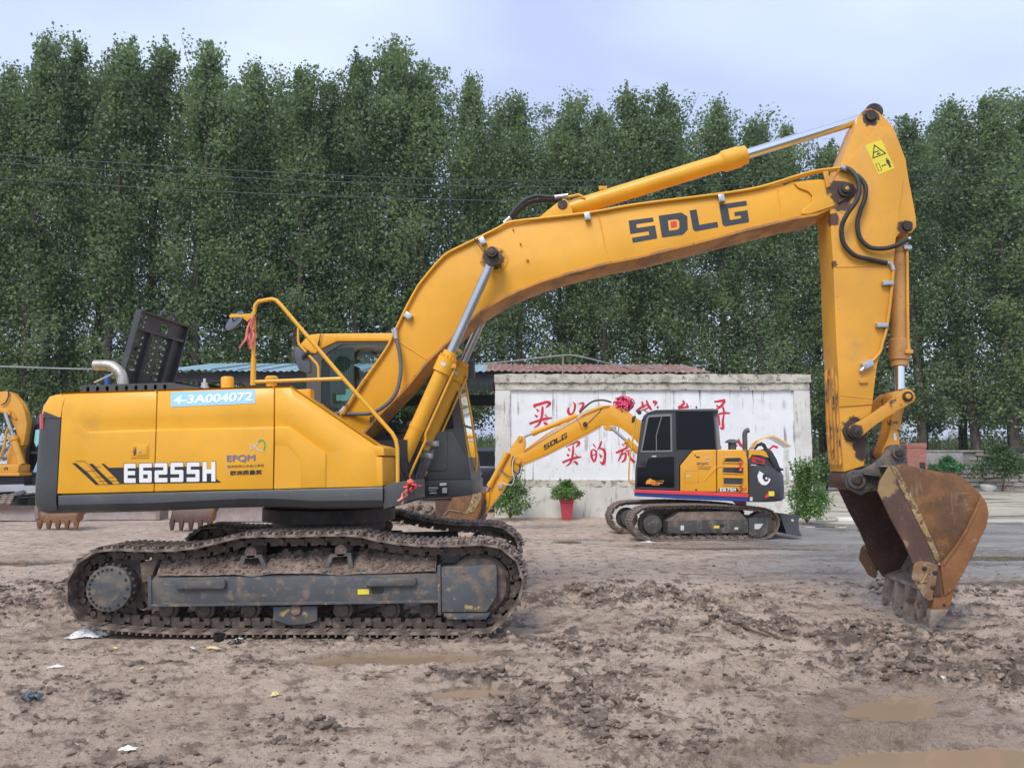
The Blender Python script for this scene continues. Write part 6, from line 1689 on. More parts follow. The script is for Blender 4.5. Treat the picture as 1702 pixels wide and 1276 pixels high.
# ---- bucket
BN = -.65
bside = [(1478, 774), (1502.5, 771), (1534, 779), (1565, 784.5), (1589, 787), (1601, 794), (1612, 803), (1630, 821), (1639.7, 835), (1643.6, 852), (1640, 874), (1628, 898), (1616, 925), (1600.5, 953), (1588, 977), (1570, 990), (1549, 990), (1530, 962), (1517, 934), (1502.5, 901), (1481, 862), (1459, 816), (1462, 800)]
bs = [UP.uw(x, y, BN) for x, y in bside]
BK = empty('x', (0, 0, 0)); bpy.data.objects.remove(BK)
mb = MB(); mb.prism(UP, bs, BN, BN + .03); bucket = mb.build('bucket', M['rust'], EX, bevel=.004)
mb = MB(); mb.prism(UP, bs, -BN - .03, -BN); mb.build('far_side_plate', M['rust_dark'], bucket, bevel=.004)
# wrap plate: the curved back and floor, from the top lip round to the cutting edge
wrap = [(1482, 776), (1502, 773), (1534, 781), (1565, 786), (1589, 789), (1612, 805), (1630, 823), (1639, 836), (1643.6, 852), (1640, 874), (1628, 898), (1616, 925), (1600, 953), (1586, 977), (1572, 996)]
wp_ = catmull([Vector(UP.uw(x, y, BN)) for x, y in wrap], 4)
mb = MB(); A, B_ = [], []
for i, p in enumerate(wp_):
    d = (wp_[min(i + 1, len(wp_) - 1)] - wp_[max(i - 1, 0)]).normalized(); n = Vector((d.y, -d.x))
    A.append(p + n * -.004 if False else p); B_.append(p + n * .03)
cen = Vector(UP.uw(1560, 870, BN))
if (B_[20] - cen).length > (A[20] - cen).length: B_ = [2 * a_ - b_ for a_, b_ in zip(A, B_)]
rows = [[UP.pt(q.x, BN + .03, q.y) for q in A], [UP.pt(q.x, -BN - .03, q.y) for q in A], [UP.pt(q.x, -BN - .03, q.y) for q in B_], [UP.pt(q.x, BN + .03, q.y) for q in B_], [UP.pt(q.x, BN + .03, q.y) for q in A]]
mb.grid(rows); mb.build('wrap_plate', M['inside'], bucket, smooth=40)
# wear plate round the heel, proud of the side
heel = [(1630, 821), (1639.7, 835), (1643.6, 852), (1640, 874), (1628, 898), (1616, 925), (1600.5, 953), (1588, 977), (1570, 990), (1563, 938), (1590, 905), (1608, 876), (1620, 850), (1627, 832)]
mb = MB(); mb.pp(UP, heel, BN - .016, BN - .001); mb.build('heel_wear_plate', M['rust_orange'], bucket, bevel=.006)
edge_ = [(1478, 774), (1462, 800), (1459, 816), (1481, 862), (1502.5, 901), (1517, 934), (1530, 962), (1549, 990), (1566, 990), (1561, 938), (1530, 872), (1500, 812), (1482, 778)]
M['edge'] = mat('brown_edge_steel', (.115, .062, .048), .55, .1, var=.2, layers=[(3, .5, .7, (.15, .08, .05), .6), (20, .6, .7, (.24, .17, .12), .7)], spots=[(pin((1464, 806), BN), .15, (.30, .21, .09), .7), (pin((1472, 792), BN), .12, (.27, .19, .08), .7), (pin((1500, 905), BN), .06, (.25, .20, .14), .7)], bump=(45, .2))
mb = MB(); mb.pp(UP, edge_, BN - .02, BN - .001); mb.build('side_edge_plate', M['edge'], bucket, bevel=.008)
rib = [(1481, 774), (1490, 776), (1512, 816), (1532, 856), (1562, 925), (1566, 939), (1560, 940), (1528, 872), (1498, 812)]
mb = MB(); mb.pp(UP, rib, BN - .028, BN - .019); mb.build('worn_rib', M['worn_yellow'], bucket, bevel=.006)
rib2 = [(1566, 934), (1590, 904), (1607, 876), (1619, 850), (1627, 832), (1631, 834), (1623, 853), (1611, 879), (1594, 908), (1569, 942)]
mb = MB(); mb.pp(UP, rib2, BN - .026, BN - .017); mb.build('weld_rib', M['rust_orange'], bucket, bevel=.005)
# side cutters with bolts
cut = [(1519, 941), (1523, 934), (1531, 931), (1556, 937), (1560, 942), (1556, 970), (1551, 990), (1552, 996), (1545, 998), (1534, 991), (1526, 977), (1516, 961)]
M['cutter'] = mat('rusty_side_cutter', (.20, .11, .055), .6, var=.2, layers=[(6, .5, .62, (.33, .26, .16), .7), (14, .55, .66, (.11, .065, .045), .7)], bump=(30, .4))
for va, vb, s_ in ((BN - .05, BN - .021, 1), (-BN + .002, -BN + .03, -1)):
    mb = MB(); P = [UP.uw(x, y, BN - .05) for x, y in cut]
    if s_ < 0: P = [(u - .05, w + .02) for u, w in P]
    mb.prism(UP, P, va, vb); ct = mb.build('side_cutter', M['cutter'], bucket, bevel=.012)
    for x, y in ((1536, 944), (1553.5, 951), (1550.5, 975)):
        c = UP.uw(x, y, BN - .05); boss((c[0] - (.05 if s_ < 0 else 0), c[1]), .022, va - .018, vb + .018, 'cutter_bolt', M['grease'], bucket, [(0, .017), (.1, .024), (.9, .024), (1, .017)], 8)
mb = MB(); mb.tube([on(1541, 966, BN - .055), on(1536, 966.5, BN - .055), on(1530, 967, BN - .055)], .008, 6); mb.tube([on(1541, 952, BN - .055), on(1537, 961, BN - .055), on(1531, 968, BN - .055), on(1525, 966, BN - .055)], .009, 6, smooth=3); mb.build('lifting_hook', M['worn_yellow'], bucket)
# cutting edge lip and five teeth
lip0 = Vector(UP.uw(1572, 985, BN)); lip1 = Vector(UP.uw(1545, 985, BN))
tipn = Vector(UP.uw(1549, 1043, BN + .05))
mb = MB(); P = [UP.uw(x, y, BN) for x, y in ((1588, 974), (1553, 983), (1550, 988), (1557, 993), (1580, 988))]
mb.prism(UP, P, BN + .032, -BN - .032); mb.build('cutting_edge', M['tooth'], bucket, bevel=.01)
tp = [(1589, 972), (1581, 1003), (1570, 1025), (1549.5, 1046), (1546.5, 1042), (1547, 1025), (1551, 1004), (1553, 984)]
TPu = [Vector(UP.uw(x, y, BN)) for x, y in tp]
cT_ = Vector(UP.uw(1570, 985, BN))
for k in range(5):
    vc = BN + .06 + k * (-2 * BN - .12) / 4
    hw = .058
    mb = MB()
    b0 = len(mb.v)
    # adapter then pointed tip, thinner towards the point
    mid0, mid1 = TPu[1].lerp(TPu[2], .45), TPu[6].lerp(TPu[5], .45)
    def tooth_piece(secs, name, m):
        mb = MB(); rows = []
        for p, q, h_ in secs:
            rows.append([UP.pt(p.x, vc - h_, p.y), UP.pt(p.x, vc + h_, p.y), UP.pt(q.x, vc + h_, q.y), UP.pt(q.x, vc - h_, q.y), UP.pt(p.x, vc - h_, p.y)])
        mb.grid(rows); mb.poly(rows[0][:4]); mb.poly(rows[-1][:4][::-1])
        return mb.build(name, m, bucket, merge=.0005, bevel=.008)
    tooth_piece([(TPu[0], TPu[7], hw), (TPu[1], TPu[6], hw * .98), (mid0, mid1, hw * .9)], 'tooth_adapter', M['rust_orange'] if k == 0 else M['tooth'])
    tooth_piece([(mid0 + Vector((.012, .004)), mid1 - Vector((.008, -.004)), hw * 1.04), (TPu[2], TPu[5], hw * .88), (TPu[3], TPu[4], hw * .5)], 'tooth', M['tooth'])
    mb = MB(); a0 = UP.pt(*(lambda q: (q.x, vc - hw - .006, q.y))(TPu[1].lerp(TPu[6], .5) + Vector((.02, -.01)))); mb.cyl(a0, a0 + UP.e2 * (2 * hw + .012), .016, n=8); mb.build('tooth_pin', M['grease'], bucket)
# bucket ears and pins
ears = [(1405, 800), (1408, 787), (1418, 781), (1432, 780), (1450, 772), (1466, 758), (1474, 746), (1482, 739), (1492, 738), (1501, 743), (1507, 757), (1510, 772), (1498, 778), (1478, 782), (1462, 800), (1458, 815), (1440, 818), (1432, 823), (1418, 816), (1408, 810)]
M['ear'] = mat('greasy_grey_bracket', (.075, .072, .072), .5, .2, var=.2, layers=[(4, .5, .64, (.20, .15, .11), .7), (9, .58, .68, (.03, .027, .026), .4), (20, .6, .7, (.28, .25, .22), .6)], bump=(40, .2))
for v0, v1 in ((-.30, -.245), (.245, .30)):
    mb = MB(); mb.pp(UP, ears, v0, v1); er = mb.build('bucket_ear', M['ear'], bucket, bevel=.01)
mb = MB(); mb.pp(UP, [(1455, 776), (1478, 790), (1500, 800), (1478, 806), (1458, 812), (1448, 800)], -.244, .244); mb.build('ear_web', M['rust_dark'], bucket, bevel=.01)
mb = MB(); mb.pp(UP, [(1437, 786), (1466, 789), (1464, 792), (1437, 789)], -.40, -.301); mb.build('ear_gusset', M['ear'], bucket, bevel=.004)
cP = UP.uw(1422, 797, -.30)
for cc, r_ in ((cP, .095), (cK, .07)):
    boss(cc, r_, -.345, -.301, 'ear_boss', M['ear'], bucket); boss(cc, r_ * .62, -.365, .365, 'bucket_pin', M['grease'], bucket, [(0, .02), (0, r_ * .5), (.01, r_ * .62), (.99, r_ * .62), (1, r_ * .5)]); boss(cc, r_, .301, .345, 'ear_boss', M['ear'], bucket)
boss(cP, .12, -.235, .235, 'arm_end_boss', M['rust_dark'], bucket); boss(cK, .085, -.23, .23, 'link_bush', M['rust_dark'], bucket)
for o in list(bucket.children):
    if o.name.startswith('arm_end_boss'): o.parent = arm
# ---- print on the body
tn = -.0035 + VN
mb = MB()
q1 = lambda x, y: (100 + x / 4.479, 740 + y / 4.479)
for pl in ([(88, 131), (118, 131), (200, 197), (290, 290), (262, 292)], [(213, 137), (243, 136), (300, 196), (395, 285), (360, 290), (262, 190)], [(305, 135), (325, 135), (362, 166), (1060, 154), (1150, 240), (1200, 275), (443, 287), (420, 250)]):
    mb.tess([[UP.on(*q1(x, y), tn) for x, y in pl]])
for a, b in (((118, 118), (185, 118)), ((185, 118), (330, 290)), ((195, 192), (260, 190)), ((285, 268), (350, 264)), ((255, 240), (315, 235)), ((372, 266), (440, 262)), ((355, 240), (400, 238)), ((235, 160), (300, 158)), ((262, 292), (443, 288))):
    A, B_ = Vector(q1(*a)), Vector(q1(*b)); d = (B_ - A).normalized(); n = Vector((-d.y, d.x)) * .35
    mb.tess([[UP.on(*(p), tn - .0005) for p in (A + n, B_ + n, B_ - n, A - n)]])
mb.build('model_stripe', M['ink'], d1, smooth=0, fix=False)
mbo, mbi = MB(), MB()
for ch_, x0, x1, yt_, yb_ in (('E', 475, 562, 136, 279), ('6', 588, 682, 134, 277), ('2', 703, 798, 131, 275), ('5', 821, 917, 128, 272), ('5', 942, 1037, 126, 270), ('H', 1060, 1156, 122, 268)):
    g2 = 3.5
    glyph(mbo, UP, ch_, [q1(x0 - g2, yt_ - g2), q1(x1 + g2, yt_ - g2 - 1), q1(x1 + g2, yb_ + g2 - 1), q1(x0 - g2, yb_ + g2)], tn - .001)
    glyph(mbi, UP, ch_, [q1(x0, yt_), q1(x1, yt_ - 1), q1(x1, yb_ - 1), q1(x0, yb_)], tn - .002)
mbo.build('model_number_outline', M['ink'], d2, smooth=0, fix=False); mbi.build('model_number', M['white'], d2, smooth=0, fix=False)
text_mesh('EFQM', UP, 377.5, 755.3, 424, 768.5, tn, 'award_print', M['efqm'], d2, bold=.035)
text_mesh('热烈祝贺山东临工荣获', UP, 378, 771, 439, 777.8, tn, 'award_print', M['ink'], d2)
text_mesh('欧洲质量奖', UP, 383, 780.5, 435, 789.5, tn, 'award_print', M['ink'], d2, bold=.03)
mb = MB()
lg = [(416, 746), (418, 739), (424, 742), (431, 748), (437, 749), (440, 742), (439, 734), (434, 731), (429, 735), (423, 742), (417, 747)]
A = catmull([Vector((x, y, 0)) for x, y in lg], 4)
def ribbon_px(mb, P, w, v):
    Lr, Rr = [], []
    for i, p in enumerate(P):
        d = (P[min(i + 1, len(P) - 1)] - P[max(i - 1, 0)]).normalized(); n = Vector((-d.y, d.x, 0)) * w
        Lr.append(UP.on(p.x + n.x, p.y + n.y, v)); Rr.append(UP.on(p.x - n.x, p.y - n.y, v))
    mb.grid([Lr, Rr])
k_ = int(len(A) * .42); k2 = int(len(A) * .8)
ribbon_px(mb, A[:k_ + 1], .8, tn); mb.build('award_emblem', M['silverink'], d2, smooth=0, fix=False)
mb = MB(); ribbon_px(mb, A[k_:k2 + 1], 1.1, tn - .0005); mb.build('award_emblem', M['greenink'], d2, smooth=0, fix=False)
mb = MB(); ribbon_px(mb, A[k2:], .8, tn - .001); mb.build('award_emblem', M['silverink'], d2, smooth=0, fix=False)
# pale blue number sticker: bends over the leaning upper band of the door
def lean(y, x):        # the door's plane at pixel height y
    y0, y1 = 648 - (x - 262) * .027, 677 - (x - 262) * .036
    return VN + .065 + (.012 - .065) * (y - y0 - 3) / (y1 - y0 - 3) - .004
cols = [[(x, yt_ + (yb_ - yt_) * t) for t in (0, .5, 1)] for x, yt_, yb_ in ((284, 651.5, 676), (330, 649.8, 674), (376, 648, 672.3), (424, 646.3, 669.5))]
mb = MB(); mb.grid([[UP.on(x, y, lean(y, x)) for x, y in c] for c in cols]); mb.build('number_sticker', M['sticker'], d2, smooth=0, fix=False)
fr_s = Frame(UP.on(350, 662, lean(662, 350) - .003)); p0, p1, p2 = UP.on(284, 676, lean(676, 284)), UP.on(424, 669.5, lean(669.5, 424)), UP.on(284, 651.5, lean(651.5, 284))
e1 = (p1 - p0).normalized(); e3 = (p2 - p0) - e1 * (p2 - p0).dot(e1); e3.normalize(); fr_s.e1, fr_s.e3 = e1, e3; fr_s.e2 = e3.cross(e1)
if fr_s.e2.y < 0: fr_s.e2 = -fr_s.e2
text_mesh('4-3A004072', fr_s, 288.5, 651.8, 420, 671.2, 0.0, 'sticker_number', M['stickertxt'], d2, bold=.035)
# ------------------------------------------------------------------ the small excavator by the wall
S2 = Vector((4.55, 17.6, 0))
SM = empty('mini_excavator', S2, 'small yellow and black excavator with a painted eye, parked before the white wall', 'excavator')
U2 = Frame(S2, math.radians(14))
T2 = Frame(S2, math.radians(-8))
V2 = -1.0
def part2(px, v0, v1, name, m, par=None, bevel=.012, fr=U2, **k):
    mb = MB(); mb.pp(fr, px, v0, v1); return mb.build(name, m, par or SM, bevel=bevel, **k)
q6 = lambda x, y: (990 + x / 3.9875, 600 + y / 3.9875)
Q6 = lambda L_: [q6(*p) for p in L_]
M['yellow2'] = mat('clean_yellow_paint', (.74, .345, .018), .3, coat=.4, var=.03, layers=[(3, .6, .85, (.62, .30, .03), .4)])
M['cabgrey'] = mat('dark_grey_cab_paint', (.045, .047, .052), .4, var=.08)
M['gloss_black'] = mat('tinted_black_pane', (.004, .005, .007), .06, spec=.22, var=.1)
# crawlers
M['mudtrack'] = mat('mud_covered_track_steel', (.21, .165, .135), .8, var=.25, varscale=4, layers=[(7, .5, .65, (.30, .24, .20), .9), (18, .56, .68, (.12, .092, .075), .7)], bump=(30, .8, .03))
T2V = -1.08
loop2 = [(240, 1065), (262, 1010), (310, 975), (380, 962), (520, 958), (700, 955), (900, 962), (1050, 972), (1150, 985), (1200, 1020), (1216, 1070), (1205, 1120), (1165, 1160), (1100, 1176), (900, 1178), (600, 1182), (350, 1184), (290, 1165), (255, 1120)]
TP2 = [T2.uw(*q6(*p), T2V) for p in loop2]
_, sd2, _ = crawler(SM, T2, TP2, T2V, .45, 42, .016, .016, .075, M['mudtrack'], M['track'], near_chain=.11)
crawler(SM, T2, TP2, T2V + 1.70, .45, 42, .016, .016, .075, M['mudtrack'], M['track'], near_chain=.11, shoe_data=sd2, seed=9)
M['frame_muddy'] = mat('mud_splashed_frame', (.062, .062, .058), .6, var=.2, layers=[(4, .48, .66, (.17, .135, .11), .85, (1, 1, .4)), (9, .56, .7, (.24, .195, .16), .9)])
for dv in (0, 1.70):
    va = T2V + .06
    def P2(px, a, b, name, m, **k):
        mb = MB(); mb.prism(T2, [T2.uw(*q6(*p), va) for p in px], a + dv, b + dv); return mb.build(name, m, SM, bevel=.008, **k)
    tf = P2([(480, 1060), (1010, 1050), (1012, 1138), (480, 1140)], va, va + .32, 'track_frame', M['frame_muddy'])
    P2([(480, 1060), (560, 1000), (960, 995), (1010, 1050)], va + .05, va + .3, 'frame_top', M['mudcake']).parent = tf
    P2([(1016, 1038), (1140, 1032), (1146, 1130), (1098, 1168), (1060, 1168), (1018, 1150)], va - .01, va + .3, 'idler_guard', M['frame_muddy']).parent = tf
    u, w = T2.uw(*q6(378, 1083), va); c = T2.pt(u, va + dv - .01, w)
    mb = MB(); mb.lathe(c, c + T2.e2 * .3, [(0, .18), (.03, .20), (.5, .205), (.52, .25), (1, .25)], 32); o = mb.build('travel_motor', M['frame_muddy'], SM); o.parent = tf
    u, w = T2.uw(*q6(1110, 1085), va); c = T2.pt(u, va + dv + .05, w); mb = MB(); mb.cyl(c, c + T2.e2 * .25, .27, n=28); mb.build('idler_wheel', M['chain'], tf)
    for x in (560, 650, 740, 830, 920):
        u, w = T2.uw(*q6(x, 1142), va); c = T2.pt(u, va + dv + .04, w); mb = MB(); mb.lathe(c, c + T2.e2 * .25, [(0, .05), (.15, .085), (1, .085)], 16); mb.build('track_roller', M['chain'], tf)
    if dv == 0:
        for px, m_ in (([(563, 1088), (586, 1088), (586, 1120), (563, 1120)], 'silverink'), ([(783, 1090), (820, 1089), (820, 1106), (783, 1107)], 'warn'), ([(822, 1078), (850, 1077), (850, 1100), (822, 1100)], 'ink'), ([(920, 1100), (945, 1100), (945, 1116), (920, 1116)], 'silverink'), ([(1053, 1078), (1112, 1076), (1095, 1100), (1083, 1112), (1053, 1112)], 'silverink')):
            flat_px(T2, Q6(px), va - .013 if px[0][0] > 1000 else va - .003, 'frame_label', M[m_], tf)
mb = MB(); mb.box(T2, -.55, .55, -.66, .66, .25, .52); mb.lathe(S2 + Vector((0, 0, .5)), S2 + Vector((0, 0, .74)), [(0, .45), (1, .45)], 28); mb.build('centre_frame', M['frame_muddy'], SM)
# dozer blade behind
bl = [(1190, 1000), (1325, 1020), (1330, 1075), (1340, 1155), (1280, 1148), (1215, 1120)]
ub = [T2.uw(*q6(x, y), -.9) for x, y in ((1325, 1020), (1318, 1060), (1322, 1110), (1340, 1155))]
mb = MB(); rows = []
for u, w in ub: rows.append([T2.pt(u, -1.05, w), T2.pt(u, 1.05, w), T2.pt(u - .05, 1.05, w), T2.pt(u - .05, -1.05, w), T2.pt(u, -1.05, w)])
mb.grid(rows); mb.poly(rows[0][:4]); mb.poly(rows[-1][:4]); bld = mb.build('dozer_blade', M['charcoal'], SM, smooth=50)
mb = MB(); mb.prism(T2, [ub[0], ub[1], ub[2], ub[3], (ub[3][0] - .35, ub[3][1] + .05), (ub[0][0] - .45, ub[0][1] + .03)], -1.07, -1.03); mb.build('blade_end', M['charcoal'], bld)
for v in (-.45, .45):
    mb = MB(); mb.tube([T2.pt(.4, v, .42), T2.pt(ub[1][0] - .03, v, ub[1][1] - .05)], .07, 8); mb.build('blade_arm', M['black'], bld)
flat_px(T2, Q6([(1296, 1046), (1312, 1048), (1313, 1062), (1297, 1060)]), -1.073, 'white_label', M['silverink'], bld)
# upper body
cabo = Q6([(258, 848), (262, 720), (290, 500), (305, 395), (318, 360), (345, 338), (400, 325), (600, 318), (780, 318), (792, 420), (800, 588), (650, 590), (640, 592), (556, 692), (556, 860)])
cab2 = part2(cabo, V2, V2 + .95, 'cab', M['cabgrey'], bevel=.03, seg=3)
def pane(px, name, m, off=-.004, par=None, th=.0):
    return part2(Q6(px), V2 + off - th, V2 + off, name, M[m], par or cab2, bevel=.004) if th else flat_px(U2, Q6(px), V2 + off, name, M[m], par or cab2)
M['seal'] = mat('grey_window_frame', (.20, .205, .215), .45, var=.05)
mb = MB(); mb.solid_tess(U2, [[U2.uw(*q6(*p), V2) for p in l] for l in ([(298, 604), (338, 372), (350, 358), (504, 350), (508, 600)], [(308, 594), (350, 378), (358, 372), (495, 364), (498, 590)])], V2 - .014, V2 - .001)
wf2 = mb.build('door_window_frame', M['seal'], cab2, smooth=0)
pane([(308, 594), (350, 378), (358, 372), (495, 364), (498, 590)], 'door_window', 'gloss_black')
mb = MB(); ribbon = lambda mb, a, b, w, v: mb.tess([[U2.on(*q6(a[0] - w, a[1]), v), U2.on(*q6(a[0] + w, a[1]), v), U2.on(*q6(b[0] + w, b[1]), v), U2.on(*q6(b[0] - w, b[1]), v)]])
ribbon(mb, (437, 368), (402, 490), 2.5, V2 - .008); ribbon(mb, (402, 490), (403, 592), 2.5, V2 - .008); mb.build('sliding_pane_edge', M['seal'], wf2, smooth=0, fix=False)
pane([(532, 334), (778, 334), (795, 583), (536, 588)], 'rear_side_window', 'gloss_black')
pane([(350, 642), (520, 632), (522, 838), (272, 832), (276, 705), (330, 700)], 'lower_door_pane', 'gloss_black')
mb = MB(); ribbon(mb, (527, 335), (531, 850), 2.2, V2 - .003); mb.build('door_gap', M['ink'], cab2, smooth=0, fix=False)
hd = part2(Q6([(298, 655), (332, 655), (332, 692), (298, 690)]), V2 - .012, V2 - .001, 'door_handle', M['black'], cab2, bevel=.004); flat_px(U2, Q6([(316, 664), (328, 664), (328, 684), (316, 684)]), V2 - .014, 'handle_recess', M['ink'], hd)
flat_px(U2, Q6([(374, 626), (402, 626), (402, 634), (374, 634)]), V2 - .003, 'white_label', M['silverink'], cab2)
lg_ = flat_px(U2, Q6([(332, 814), (337, 792), (362, 776), (375, 786), (398, 792), (453, 790), (446, 808), (426, 810), (420, 822), (372, 820), (366, 812)]), V2 - .006, 'orange_door_emblem', M['warn'], cab2)
M['orange'] = mat('orange_print', (.80, .33, .02), .5); lg_.data.materials[0] = M['orange']
for a, b in (((364, 797), (392, 806)), ((396, 793), (448, 804)), ((368, 811), (390, 818)), ((394, 811), (418, 818))): flat_px(U2, Q6([(a[0], a[1]), (b[0], a[1]), (b[0], b[1]), (a[0], b[1])]), V2 - .008, 'emblem_print', M['ink'] if a[0] > 370 else M['redink'], lg_)
part2(Q6([(782, 330), (808, 330), (828, 560), (828, 582), (800, 588)]), V2 + .1, V2 + .9, 'cab_rear_window', M['seal'], cab2, bevel=.01)
mb = MB(); mb.pp(U2, Q6([(300, 395), (345, 338), (400, 322), (780, 315), (812, 322), (816, 334), (400, 334), (350, 350), (312, 396)]), V2 - .02, V2 + .97); mb.build('cab_roof', M['charcoal'], cab2, bevel=.02)
mb = MB()
for x in (412, 668): c = U2.on(*q6(x, 314), V2 + .2); mb = MB(); mb.cyl(c, c + U2.e3 * .05, .02, n=8); mb.build('roof_lug', M['rubber'], cab2)
bodyA = Q6([(560, 692), (642, 593), (700, 588), (799, 586), (801, 868), (560, 862)])
bodyB = Q6([(804, 586), (1008, 586), (1013, 878), (805, 870)])
pA = part2(bodyA, V2 - .012, V2 + 1.0, 'side_panel', M['yellow2'], bevel=.025, seg=3)
pB = part2(bodyB, V2 - .012, V2 + 1.95, 'grille_panel', M['yellow2'], bevel=.03, seg=3)
part2(Q6([(256, 848), (560, 858), (1014, 878), (1014, 932), (258, 894)]), V2 - .004, V2 + 1.98, 'deck', M['navy'], bevel=.01)
for px, nm, m_ in (([(256, 850), (560, 860), (1014, 880), (1014, 902), (560, 882), (256, 870)], 'red_stripe', 'redink'), ([(256, 870), (560, 882), (1014, 902), (1014, 914), (560, 894), (256, 880)], 'navy_stripe', 'navy'), ([(256, 880), (560, 894), (1014, 914), (1014, 932), (560, 912), (258, 894)], 'blue_stripe', 'blueink')):
    part2(Q6(px), V2 - .03, V2 - .005, nm, M[m_], bevel=.003)
part2(Q6([(804, 600), (1010, 588), (1010, 900), (804, 890)]), V2 + .05, V2 + 1.9, 'engine_room', M['black'])
gv = V2 - .014
for px in ([(842, 668), (866, 640), (958, 638), (976, 662), (977, 674), (842, 672)], [(842, 702), (977, 702), (978, 746), (842, 742)], [(845, 770), (977, 772), (979, 804), (966, 822), (848, 818)]):
    g_ = flat_px(U2, Q6(px), gv - .002, 'grille', M['charcoal'], pB)
    mb = MB(); P = [U2.on(*q6(*p), gv - .004) for p in px]; mb.tube(P + [P[0]], .012, 6); mb.build('grille_frame', M['yellow2'], g_, smooth=60)
    ys_ = [p[1] for p in px]; mb = MB()
    for k in range(5):
        y = min(ys_) + (k + .6) * (max(ys_) - min(ys_)) / 5.4; mb.tube([U2.on(*q6(852, y), gv - .006), U2.on(*q6(968, y + 1), gv - .006)], .006, 4)
    tag(mb.build('grille_slats', M['cabgrey'], g_), kind='stuff')
flat_px(U2, Q6([(920, 706), (972, 706), (972, 742), (920, 740)]), gv - .02, 'latch_recess', M['ink'], pB)
mb = MB(); mb.tube([U2.on(*q6(720, 790), gv), U2.on(*q6(800, 705), gv), U2.on(*q6(836, 694), gv)], .014, 6); mb.build('pressed_ridge', M['yellow2'], pA)
mb = MB(); P = [U2.on(*q6(*p), gv) for p in ((590, 745), (602, 726), (680, 722), (682, 802), (594, 804), (590, 745))]; mb.tube(P, .004, 5); mb.build('tank_door_gap', M['yellow_chip'], pA)
for px, m_ in (([(598, 760), (630, 756), (630, 764), (600, 768)], 'silverink'), ([(654, 620), (664, 620), (664, 628), (654, 628)], 'ink'), ([(664, 630), (690, 632), (690, 641), (668, 641)], 'ink'), ([(660, 846), (672, 846), (672, 858), (660, 858)], 'ink')): flat_px(U2, Q6(px), gv - .002, 'panel_fitting', M[m_], pA)
text_mesh('EFQM', U2, *q6(672, 672), *q6(742, 690), gv - .002, 'award_print', M['ink'], pA, bold=.01)
text_mesh('热烈祝贺山东临工荣获', U2, *q6(675, 696), *q6(765, 704), gv - .002, 'award_print', M['ink'], pA)
text_mesh('欧洲质量奖', U2, *q6(683, 708), *q6(758, 719), gv - .002, 'award_print', M['ink'], pA)
mb = MB(); P = [U2.on(*q6(*p), gv - .002) for p in ((728, 660), (735, 644), (752, 640), (760, 652), (756, 668), (740, 664), (728, 660))]; mb.tube(P, .006, 4); mb.build('award_emblem', M['silverink'], pA)
flat_px(U2, Q6([(812, 858), (822, 838), (935, 838), (950, 858), (945, 866), (812, 862)]), gv - .002, 'model_band', M['ink'], pB)
mb = MB()
for k, ch_ in enumerate('E675H'): x = 824 + k * 22; glyph(mb, U2, ch_, [q6(x, 839), q6(x + 18, 839), q6(x + 18, 861), q6(x, 861)], gv - .004)
mb.build('model_number', M['white'], pB, smooth=0, fix=False)
text_mesh('PLUS', U2, *q6(955, 838), *q6(1000, 852), gv - .004, 'model_suffix', M['redink'], pB, bold=.02)
flat_px(U2, Q6([(945, 868), (968, 850), (978, 850), (955, 870)]), gv - .005, 'model_flash', M['ink'], pB); flat_px(U2, Q6([(962, 870), (985, 852), (992, 852), (972, 870)]), gv - .005, 'model_flash', M['redink'], pB)
# tail: dark rounded counterweight with a yellow shoulder
def tail(rows_, name, m):
    mb = MB(); G = []
    for (y, xl, xr) in rows_:
        u0, w = U2.uw(*q6(xl, y), V2); u1 = U2.uw(*q6(xr, y), V2 + .25)[0]
        ring = [(u0, V2 - .012)]; R_ = .5
        for k in range(9): t = math.pi / 2 * k / 8; ring.append((u1 - R_ + R_ * math.sin(t), V2 - .012 + R_ * (1 - math.cos(t))))
        for k in range(9): t = math.pi / 2 * (1 - k / 8); ring.append((u1 - R_ + R_ * math.sin(t), V2 + 2.0 - R_ * (1 - math.cos(t))))
        ring.append((u0, V2 + 2.0)); G.append([U2.pt(u, v, w) for u, v in ring])
    mb.grid(G); mb.poly(G[0]); mb.poly(G[-1][::-1])
    for i in range(len(G) - 1): mb.poly([G[i][0], G[i + 1][0], G[i + 1][-1], G[i][-1]])
    return mb.build(name, m, SM, smooth=40, merge=.001)
cws = tail([(588, 1014, 1128), (600, 1014, 1140), (640, 1015, 1158), (700, 1015, 1196), (735, 1015, 1238), (760, 1016, 1252), (860, 1017, 1258), (915, 1017, 1256), (928, 1018, 1240), (933, 1018, 1200)], 'counterweight', M['cabgrey'])
flat_px(U2, Q6([(1014, 588), (1112, 590), (1130, 604), (1148, 640), (1090, 622), (1036, 620), (1022, 642), (1014, 650)]), V2 - .016, 'yellow_shoulder', M['yellow2'], cws)
flat_px(U2, Q6([(1038, 636), (1052, 630), (1124, 654), (1118, 684), (1040, 672), (1034, 655)]), V2 - .016, 'red_tail_lamp', M['taillight'], cws); flat_px(U2, Q6([(1058, 645), (1108, 660), (1104, 676), (1060, 668)]), V2 - .018, 'lamp_lens', M['cabgrey'], cws)
flat_px(U2, Q6([(1030, 685), (1064, 686), (1064, 692), (1030, 691)]), V2 - .016, 'white_lettering', M['silverink'], cws)
flat_px(U2, Q6([(1085, 727), (1118, 748), (1160, 783), (1150, 805), (1128, 822), (1100, 818), (1080, 795), (1072, 760)]), V2 - .016, 'painted_eye', M['white'], cws)
flat_px(U2, Q6([(1108, 750), (1122, 748), (1145, 768), (1146, 786), (1136, 798), (1120, 796), (1106, 775)]), V2 - .018, 'painted_pupil', M['ink'], cws); flat_px(U2, [q6(*p) for p in circ(1132, 776, 7, 12, 8)], V2 - .02, 'painted_glint', M['white'], cws)
